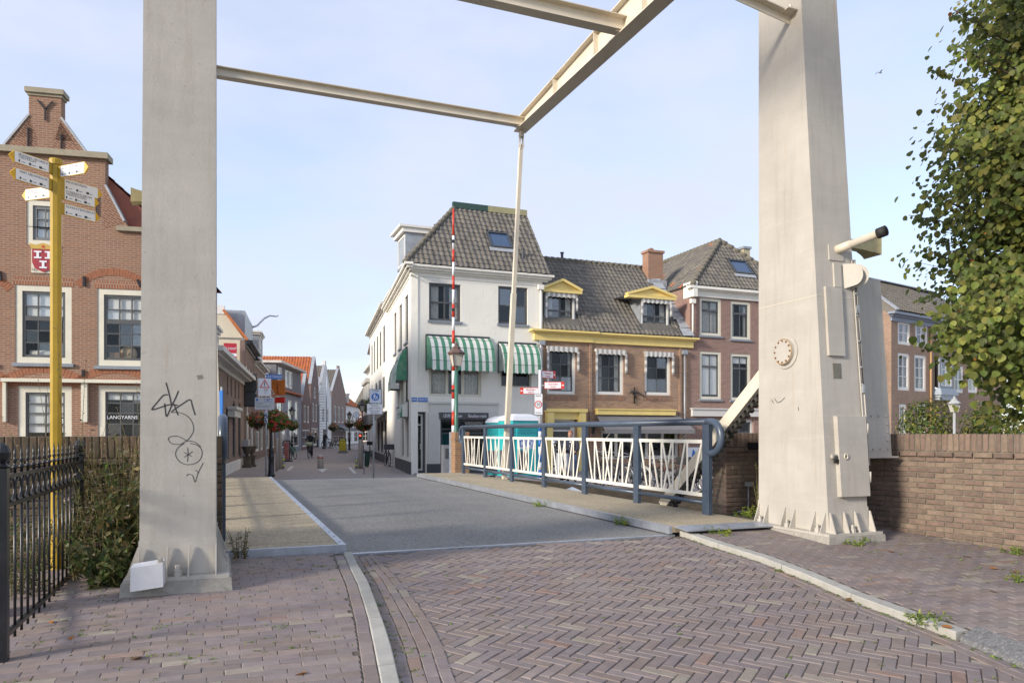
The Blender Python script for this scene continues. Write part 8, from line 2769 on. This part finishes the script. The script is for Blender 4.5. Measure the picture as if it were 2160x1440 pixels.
def toilet(px, Y, rot, label):
    p = fgY(px, Y)
    t = thing_at(p, 'portable_toilet', label, 'portable toilet', rot, 'portable toilets on the quay')
    b = MB().box(-.54, .54, -.54, .54, 0.05, 2.05); b.build('cabin', M_teal, t)
    MB().box(-.58, .58, -.58, .58, -.15, .05).build('skid', M_gd, t)
    b = MB()
    b.hull8([(-.58, -.58, 2.05), (.58, -.58, 2.05), (.58, .58, 2.05), (-.58, .58, 2.05)], [(-.5, -.5, 2.2), (.5, -.5, 2.2), (.5, .5, 2.2), (-.5, .5, 2.2)])
    b.hull8([(-.5, -.5, 2.2005), (.5, -.5, 2.2005), (.5, .5, 2.2005), (-.5, .5, 2.2005)], [(-.3, -.3, 2.29), (.3, -.3, 2.29), (.3, .3, 2.29), (-.3, .3, 2.29)]); b.build('roof', M_signwhite, t)
    d = MB().box(-.40, .40, -.565, -.5405, .12, 1.98).build('door', M_teal, t)
    for i in range(6): MB().box(-.36, .36, -.59, -.5655, 1.62 + i * .055, 1.65 + i * .055).build('louvre', M_teal, d)
    for i in range(6): MB().box(-.565, -.5405, -.42, .42, 1.62 + i * .055, 1.65 + i * .055).build('louvre', M_teal, t)
    MB().box(-.38, .38, -.572, -.5655, 1.05, 1.42).build('brand_panel', M_signwhite, d)
    text(d, 'DIXI', 0.3, Matrix.Translation((0, -.575, 1.24)) @ UPRIGHT, M_blue)
    rg_ = MB(); rg_.smooth = True
    rg_.tube([(.36 * math.cos(a), -.574, 1.24 + .155 * math.sin(a)) for a in [2 * math.pi * i / 24 for i in range(25)]], .009, 5, False); rg_.build('brand_oval', M_blue, d)
    MB().box(-.57, -.5405, -.38, .38, .2, 1.0).build('side_panel', M_gd, t)
    MB().box(-.38, .05, -.572, -.5655, .18, .98).build('lower_panel', M_gd, d)
    MB().box(-.36, -.3, -.60, -.5655, .98, 1.04).build('handle', M_black, d)
    return t


toilet(1094, 26.6, BA + R(8), 'turquoise portable toilet facing the railing, right one of two')
toilet(1066, 28.0, BA + R(8), 'turquoise portable toilet half hidden behind the other, left one of two')
# 30 zone sign post with arrow boards
p = fgY(1139, 24.6)
t = thing_at(p, 'sign_pole', 'white pole with 30 zone sign and red and white direction arrows', 'sign', face_cam(p))
sz = lambda y: at(1139, y, 24.6).z - p.z
sx_ = lambda x: (x - 1139) / F * 24.6
b = MB(); b.smooth = True; b.tube([(0, 0, sz(893)), (0, 0, sz(780))], .05, 10); b.build('pole', M_signwhite, t)
for i in range(8):
    b = MB(); b.smooth = True; b.tube([(0, 0, -0.2 + (sz(893) + 0.2) * i / 8), (0, 0, -0.2 + (sz(893) + 0.2) * (i + 1) / 8)], .055, 10); b.build('pole_band', M_blue if i % 2 else M_signwhite, t)
o = sign_plate(t, sx_(1126.5), sx_(1145), sz(875), sz(830), M_signwhite, -0.06, border=M_ink)
disc(o, sx_(1135.6), sz(853), .125, -.0805, M_red, 'red_ring'); disc(o, sx_(1135.6), sz(853), .095, -.0855, M_signwhite, 'white_disc')
text(o, '30', 0.14, Matrix.Translation((sx_(1135.6), -.0925, sz(853))) @ UPRIGHT, M_ink)
text(o, 'ZONE', 0.065, Matrix.Translation((sx_(1135.6), -.083, sz(835))) @ UPRIGHT, M_ink); text(o, 'herhaling', 0.05, Matrix.Translation((sx_(1135.6), -.083, sz(870))) @ UPRIGHT, M_ink)
for (xa, xb, ya, yb, s, l1, l2, arot) in ((1097, 1137, 831, 817, -1, 'Breukelen', 'centrum', 0), (1139, 1166, 797, 781, 1, 'Maarssen', 'centrum', 35), (1148, 1190, 820, 805, 1, 'Oud-Zuilen', 'Utrecht', 0)):
    RM = Matrix.Rotation(R(arot), 4, 'Z')
    x0, x1 = sx_(xa), sx_(xb)
    if arot: x0, x1 = 0.05, 0.62
    z0, z1 = sz(ya), sz(yb)
    br2 = MB(xf=RM).box(x0, x1, -.03, -.005, z0, z1).build('arrow_board', M_red, t)
    MB(xf=RM).box(x0 + (.11 if s < 0 else .015), x1 - (.11 if s > 0 else .015), -.033, -.0305, z0 + .02, z1 - .02).build('board_face', M_signwhite, br2)
    xm = (x0 + x1) / 2 - .04 * s
    text(br2, l1, 0.085, RM @ Matrix.Translation((xm, -.036, z0 + (z1 - z0) * .66)) @ UPRIGHT, M_red, sx=.85); text(br2, l2, 0.07, RM @ Matrix.Translation((xm, -.036, z0 + (z1 - z0) * .3)) @ UPRIGHT, M_red, sx=.85)
    xx = x0 + .055 if s < 0 else x1 - .055
    zz = (z0 + z1) / 2
    b = MB(xf=RM); b.bar((xx - .035, -.033, zz), (xx + .035, -.033, zz), .02, .004, (0, 1, 0)); b.bar((xx + .035 * s, -.033, zz), (xx + .005 * s, -.033, zz + .03), .018, .004, (0, 1, 0)); b.bar((xx + .035 * s, -.033, zz), (xx + .005 * s, -.033, zz - .03), .018, .004, (0, 1, 0)); b.build('arrow', M_signwhite, br2)
    if x0 > 0.06: MB(xf=RM).bar((0, 0, zz), (x0, -.02, zz), .03, .03).build('bracket', M_pole, br2)
MB().box(.10, .22, -.08, .02, sz(865), sz(850)).build('loudspeaker', M_char, t)
# mooring post with white cap beside the walkway
p = hit_u(1207, 1034, 6.75)
t = thing(BR, 'mooring_post', 'mooring post with white pyramid cap just outside the railing', 'post', (p.x, p.y, -1.9))
b = MB(); b.box(-.15, .15, -.15, .15, -.6, p.z + 1.82); b.build('post', M_wood, t)
b = MB(); b.hull8([(-.19, -.19, p.z + 1.821), (.19, -.19, p.z + 1.821), (.19, .19, p.z + 1.821), (-.19, .19, p.z + 1.821)], [(-.19, -.19, p.z + 1.87), (.19, -.19, p.z + 1.87), (.19, .19, p.z + 1.87), (-.19, .19, p.z + 1.87)])
b.add([(-.19, -.19, p.z + 1.8705), (.19, -.19, p.z + 1.8705), (.19, .19, p.z + 1.8705), (-.19, .19, p.z + 1.8705), (0, 0, p.z + 1.98)], [(0, 1, 4), (1, 2, 4), (2, 3, 4), (3, 0, 4)]); b.build('cap', M_signwhite, t)

# ------------------------------------------------------------------ shrubs, weeds, moss, leaves
HG = [leafmat('shrub_green', (0.11, 0.15, 0.025)), leafmat('shrub_yellow_green', (0.27, 0.25, 0.04)), leafmat('shrub_dark', (0.06, 0.09, 0.02))]


def shrub(px, Y, w, h, label, n, ls=0.12, mats=None, name='shrub', zb=-0.5, dens=None):
    p = Vector(((px - CX) / F * Y, Y, zb))
    t = thing_at(p, name, label, 'shrub', 0, 'shrubs beyond the garden wall')
    b = MB(); b.smooth = True
    for i in range(5): b.tube([(rnd.uniform(-.2, .2), 0, 0), (rnd.uniform(-w, w) * .35, rnd.uniform(-.3, .3), h * .5), (rnd.uniform(-w, w) * .45, 0, h * .85)], [.05, .03, .01], 5)
    b.build('stems', M_wood, t)
    b = MB()
    for i in range(n):
        d = rdir(); k = rnd.uniform(.5, 1) ** .5 * (.85 + .35 * mnoise.noise(d * 2.4 + p))
        b.m = rnd.choices((0, 1, 2), (5, 3, 3))[0]
        add_leaf(b, Vector((d.x * w * k, d.y * .7 * w * k, h * .55 + d.z * h * .5 * k)), rnd.uniform(.7, 1.3) * ls, d + Vector((0, 0, .5)) + rdir() * .6, 'leaf')
    b.build('foliage', mats or HG, t)
    return t


shrub(1955, 29, 1.25, 3.2, 'yellow green shrub left of the white lantern beyond the garden wall', 2600)
shrub(2085, 29, 1.25, 3.0, 'darker green shrub right of the white lantern beyond the garden wall', 2600)
shrub(2190, 27, 1.5, 3.2, 'green shrub under the lime tree at the edge of the photo', 1800)
shrub(775, 52, 0.9, 1.0, 'bright green balcony plant on the white street house', 500, 0.15, zb=2.6)
pl_ = Vector(((2013 - CX) / F * 27, 27, -0.5))
t = thing_at(pl_, 'street_lamp', 'pale grey lamp post with lantern among the shrubs beyond the garden wall', 'street lamp', 0.2, 'street lamps')
M_gl = mat('pale_grey_lamp_paint', (0.42, 0.43, 0.42), 0.5)
zt = at(2013, 872, 27).z + 0.5
b = MB(); b.smooth = True; b.lathe([(.09, 0), (.09, .8), (.05, .9), (.045, zt)], (0, 0, 0), 12); b.build('post', M_gl, t)
lantern(t, zt + .06, .75, (0, 0), M_gl)


def weed(p, label, n, h, spread, mats, ls=0.05, name='weed', cat='weed', stems=True, kind='long', group='weeds growing around the bridge', wild=0.35, flow=None, lstart=0.05, nl=26):
    t = thing_at(p, name, label, cat, 0, group)
    sm_, lf = MB(), MB()
    for i in range(n):
        a = rnd.uniform(0, 6.283)
        r = spread * math.sqrt(rnd.random())
        b0 = Vector((r * math.cos(a), r * math.sin(a), 0))
        hh = h * rnd.uniform(.45, 1)
        lean_ = Vector((math.cos(a), math.sin(a), 0)) * rnd.uniform(0, wild) * hh + Vector((rnd.gauss(0, .07), rnd.gauss(0, .07), 0)) * hh
        pts = [b0 + lean_ * (k / 5) ** 1.6 + Vector((0, 0, hh * k / 5)) for k in range(6)]
        if stems: sm_.tube(pts, [.0045, .004, .0035, .003, .0025, .0015], 3, False)
        for j in range(nl):
            k = rnd.uniform(lstart, 1)
            i0 = min(4, int(k * 5)); q = pts[i0].lerp(pts[i0 + 1], k * 5 - i0)
            lf.m = rnd.randrange(len(mats) if not flow else len(mats) - (0 if k > .8 and rnd.random() < flow else 1))
            add_leaf(lf, q, ls * rnd.uniform(.5, 1.2) * (1.15 - k * .5) * (.5 if flow and lf.m == len(mats) - 1 else 1), rdir() + Vector((0, 0, .6)), kind)
    if stems: sm_.build('stems', M_stem, t)
    lf.build('leaves', mats, t)
    return t


WG = [leafmat('weed_green', (0.09, 0.13, 0.03)), leafmat('weed_olive', (0.14, 0.14, 0.05)), leafmat('weed_dark', (0.05, 0.075, 0.025))]
WD = [leafmat('dry_weed_brown', (0.24, 0.18, 0.08)), leafmat('weed_olive', (0.14, 0.14, 0.05)), leafmat('weed_dark', (0.05, 0.075, 0.025)), leafmat('pale_pink_blossom', (0.62, 0.50, 0.52))]
BG = [leafmat('bright_weed_green', (0.16, 0.26, 0.03)), leafmat('bright_weed_yellow', (0.28, 0.30, 0.05))]
L_ = lambda u, v: BR.w((u, v, zr(v) + LL - 0.012))
weed(L_(-0.95, 7.35), 'tall dry weed beside the end of the iron fence', 24, 1.25, .22, WD + WG[:1], .065, flow=.3, nl=34)
weed(L_(-1.25, 7.55), 'very tall thin weed rising behind the iron fence', 12, 2.1, .15, WD, .045, wild=.2, flow=.4, lstart=.3)
weed(L_(-0.78, 7.48), 'olive weed against the mossy parapet', 32, 1.35, .25, WG + WD, .075, flow=.15, nl=46)
weed(L_(-0.70, 7.15), 'bushy green weed at the left edge of the graffitied tower', 34, 1.05, .24, WG + WD, .08, kind='leaf', flow=.08, nl=40)
weed(L_(-1.0, 7.0), 'tangled grey green weed at the fence foot', 30, .85, .2, WG + WD, .065, wild=.7, flow=.1, nl=40)
weed(L_(-0.80, 6.75), 'low green weed by the plinth of the graffitied tower', 28, .42, .22, WG, .07, wild=.9, kind='leaf', nl=34)
weed(L_(-0.62, 7.62), 'tall dry weed stalks rising beside the graffitied tower', 10, 1.75, .1, WD, .04, wild=.25, flow=.3, lstart=.4)
weed(L_(-1.5, 6.6), 'green weed behind the iron fence by the yellow post', 22, .75, .25, WG, .06)
weed(Vector(bu.location) + Vector((0, 0, .25)), 'grasses growing in the zinc bucket', 40, .42, .1, WG, .07, wild=.8, group=None)
weed(BR.w((0.16, 7.2, LIFT)), 'small dry weed between tower foot and left footway', 12, .3, .06, WD, .04)
weed(BR.w((6.95, 8.3, .07)), 'upright flowering weed before the iron gate', 9, .75, .07, BG + WG[1:2], .055, wild=.15)
weed(BR.w((6.75, 8.2, .06)), 'low leafy weed at the foot of the brick pier', 14, .12, .22, BG, .06, wild=1.6, stems=False)
for px, py, lab, r in ((1148, 1068, 'small grass tuft under the right footway edge', .16), (1318, 1106, 'bright green weed clump under the right footway edge', .13), (1520, 1132, 'pale dry weed strip along the right kerb', .12)):
    p = on_z(px, py, 0.0)
    weed(p, lab, 16, .13, r, BG, .05, wild=1.3, stems=False, nl=18)
for px, py, lab in ((2145, 1168, 'green weed at the foot of the garden wall'), (2160, 1228, 'leafy weed at the edge of the right pavement'), (1958, 1312, 'dry weed at the end of the kerb stones'), (1800, 1148, 'small weed at the corner of the right tower plinth')):
    weed(ground(px, py, LIFT - .01), lab, 14, .08, .13, BG + WG[:1], .05, wild=1.4, stems=False, nl=14)
# moss and tiny weeds in the joints
ms = MB()
def tuft(u, v, lift, s):
    z = zr(v) + lift
    for j in range(rnd.randint(5, 14)):
        ms.m = rnd.choice((0, 0, 1, 2))
        add_leaf(ms, Vector((u + rnd.gauss(0, s), v + rnd.gauss(0, s * .6), z + rnd.uniform(-.002, .004))), rnd.uniform(.008, .02), rdir() * .7 + Vector((0, 0, 1)), 'leaf')
for i in range(330):
    v = 2.6 + 4.6 * rnd.random(); u = rnd.uniform(-1.1, KLl(v) - .1)
    if mnoise.noise(Vector((u * 1.5, v * 1.5, 0))) > -.1 or u < -.6: tuft(u, v, LL, .02)
for i in range(260):
    v = 4.2 + 3.4 * rnd.random(); u = rnd.uniform(KRr(v) + .1, WALL_U)
    if u > 6.2 or rnd.random() < .2: tuft(u, v, LIFT, .03)
for i in range(70):
    v = rnd.uniform(2.5, 7); u = rnd.uniform(HBl(v), KRl(v)); tuft(u, v, 0, .012)
for i in range(120):
    v = rnd.uniform(2.5, 7.2); tuft(KLr(v) + rnd.uniform(0, .3) * (rnd.random() ** 2), v, 0, .012)
    tuft(KRl(v) - .03, v, 0, .015)
mo = ms.build('moss', [BG[0], WG[0], BG[1]]); mo.rotation_euler = (0, 0, BA); tag(mo, 'tiny moss tufts growing in the paving joints', 'moss', None, 'stuff')
LF_ = [leafmat('fallen_orange_leaf', (0.40, 0.16, 0.04)), leafmat('fallen_brown_leaf', (0.22, 0.12, 0.05))]
for i, (px, py, lab) in enumerate(((110, 1310, 'on the left pavement beside the iron fence'), (280, 1393, 'low on the left pavement'), (646, 1420, 'on the left pavement near the kerb'), (1802, 1268, 'on the road just below the right kerb'),
                             (1667, 1121, 'at the right tower plinth'), (1433, 1128, 'in the corner where kerb meets deck'), (2105, 1200, 'below the garden wall, left one of a pair'), (2135, 1206, 'below the garden wall, right one of a pair'),
                             (1985, 1322, 'at the end of the kerb stones'), (2100, 1250, 'in the middle of the right pavement'), (145, 1345, 'on the left pavement, second from the fence'), (2040, 1175, 'on moss at the wall foot'), (1880, 1165, 'beside the right tower'))):
    lift = 0 if 1300 < px < 1500 or px == 1802 else (LL if px < 900 else LIFT)
    p = ground(px, py, lift)
    b = MB(); b.m = i % 2
    add_leaf(b, Vector((0, 0, .008)), .07, Vector((rnd.uniform(-.3, .3), rnd.uniform(-.3, .3), 1)), 'round')
    o = b.build('fallen_leaf', LF_)
    o.location = p
    tag(o, 'small orange brown fallen leaf ' + lab, 'leaf', 'fallen leaves on the paving')
# a bird far off in the sky
pb = at(1856, 154, 60)
t = thing_at(pb, 'bird', 'small grey bird flying right of the right tower', 'bird', 0.3)
b = MB(); b.smooth = True
b.tube([(-.2, 0, 0), (-.1, 0, .02), (.05, 0, .02), (.16, 0, .03), (.22, 0, .02)], [.01, .06, .07, .04, .01], 8)
b.add([(-.06, 0, .04), (.08, 0, .04), (.02, -.3, .14), (-.05, -.52, .05), (-.1, -.3, .1)], [(0, 1, 2, 4), (4, 2, 3)])
b.add([(-.06, 0, .04), (.08, 0, .04), (.02, .3, .14), (-.05, .52, .05), (-.1, .3, .1)], [(0, 1, 2, 4), (4, 2, 3)])
b.add([(-.18, 0, .01), (-.34, -.06, .0), (-.34, .06, .0)], [(0, 1, 2)])
b.build('body', mat('pale_grey_plumage', (0.35, 0.37, 0.40), 0.8), t)
# ------------------------------------------------------------------ lettering becomes ordinary mesh
bpy.context.view_layer.update()
dg = bpy.context.evaluated_depsgraph_get()
for o in [o for o in bpy.data.objects if o.type == 'FONT']:
    me = bpy.data.meshes.new_from_object(o.evaluated_get(dg))
    n = bpy.data.objects.new('tmp', me)
    COL.objects.link(n)
    n.parent = o.parent
    n.matrix_parent_inverse = o.matrix_parent_inverse.copy()
    n.matrix_basis = o.matrix_basis.copy()
    bpy.data.objects.remove(o)
    n.name = 'lettering'
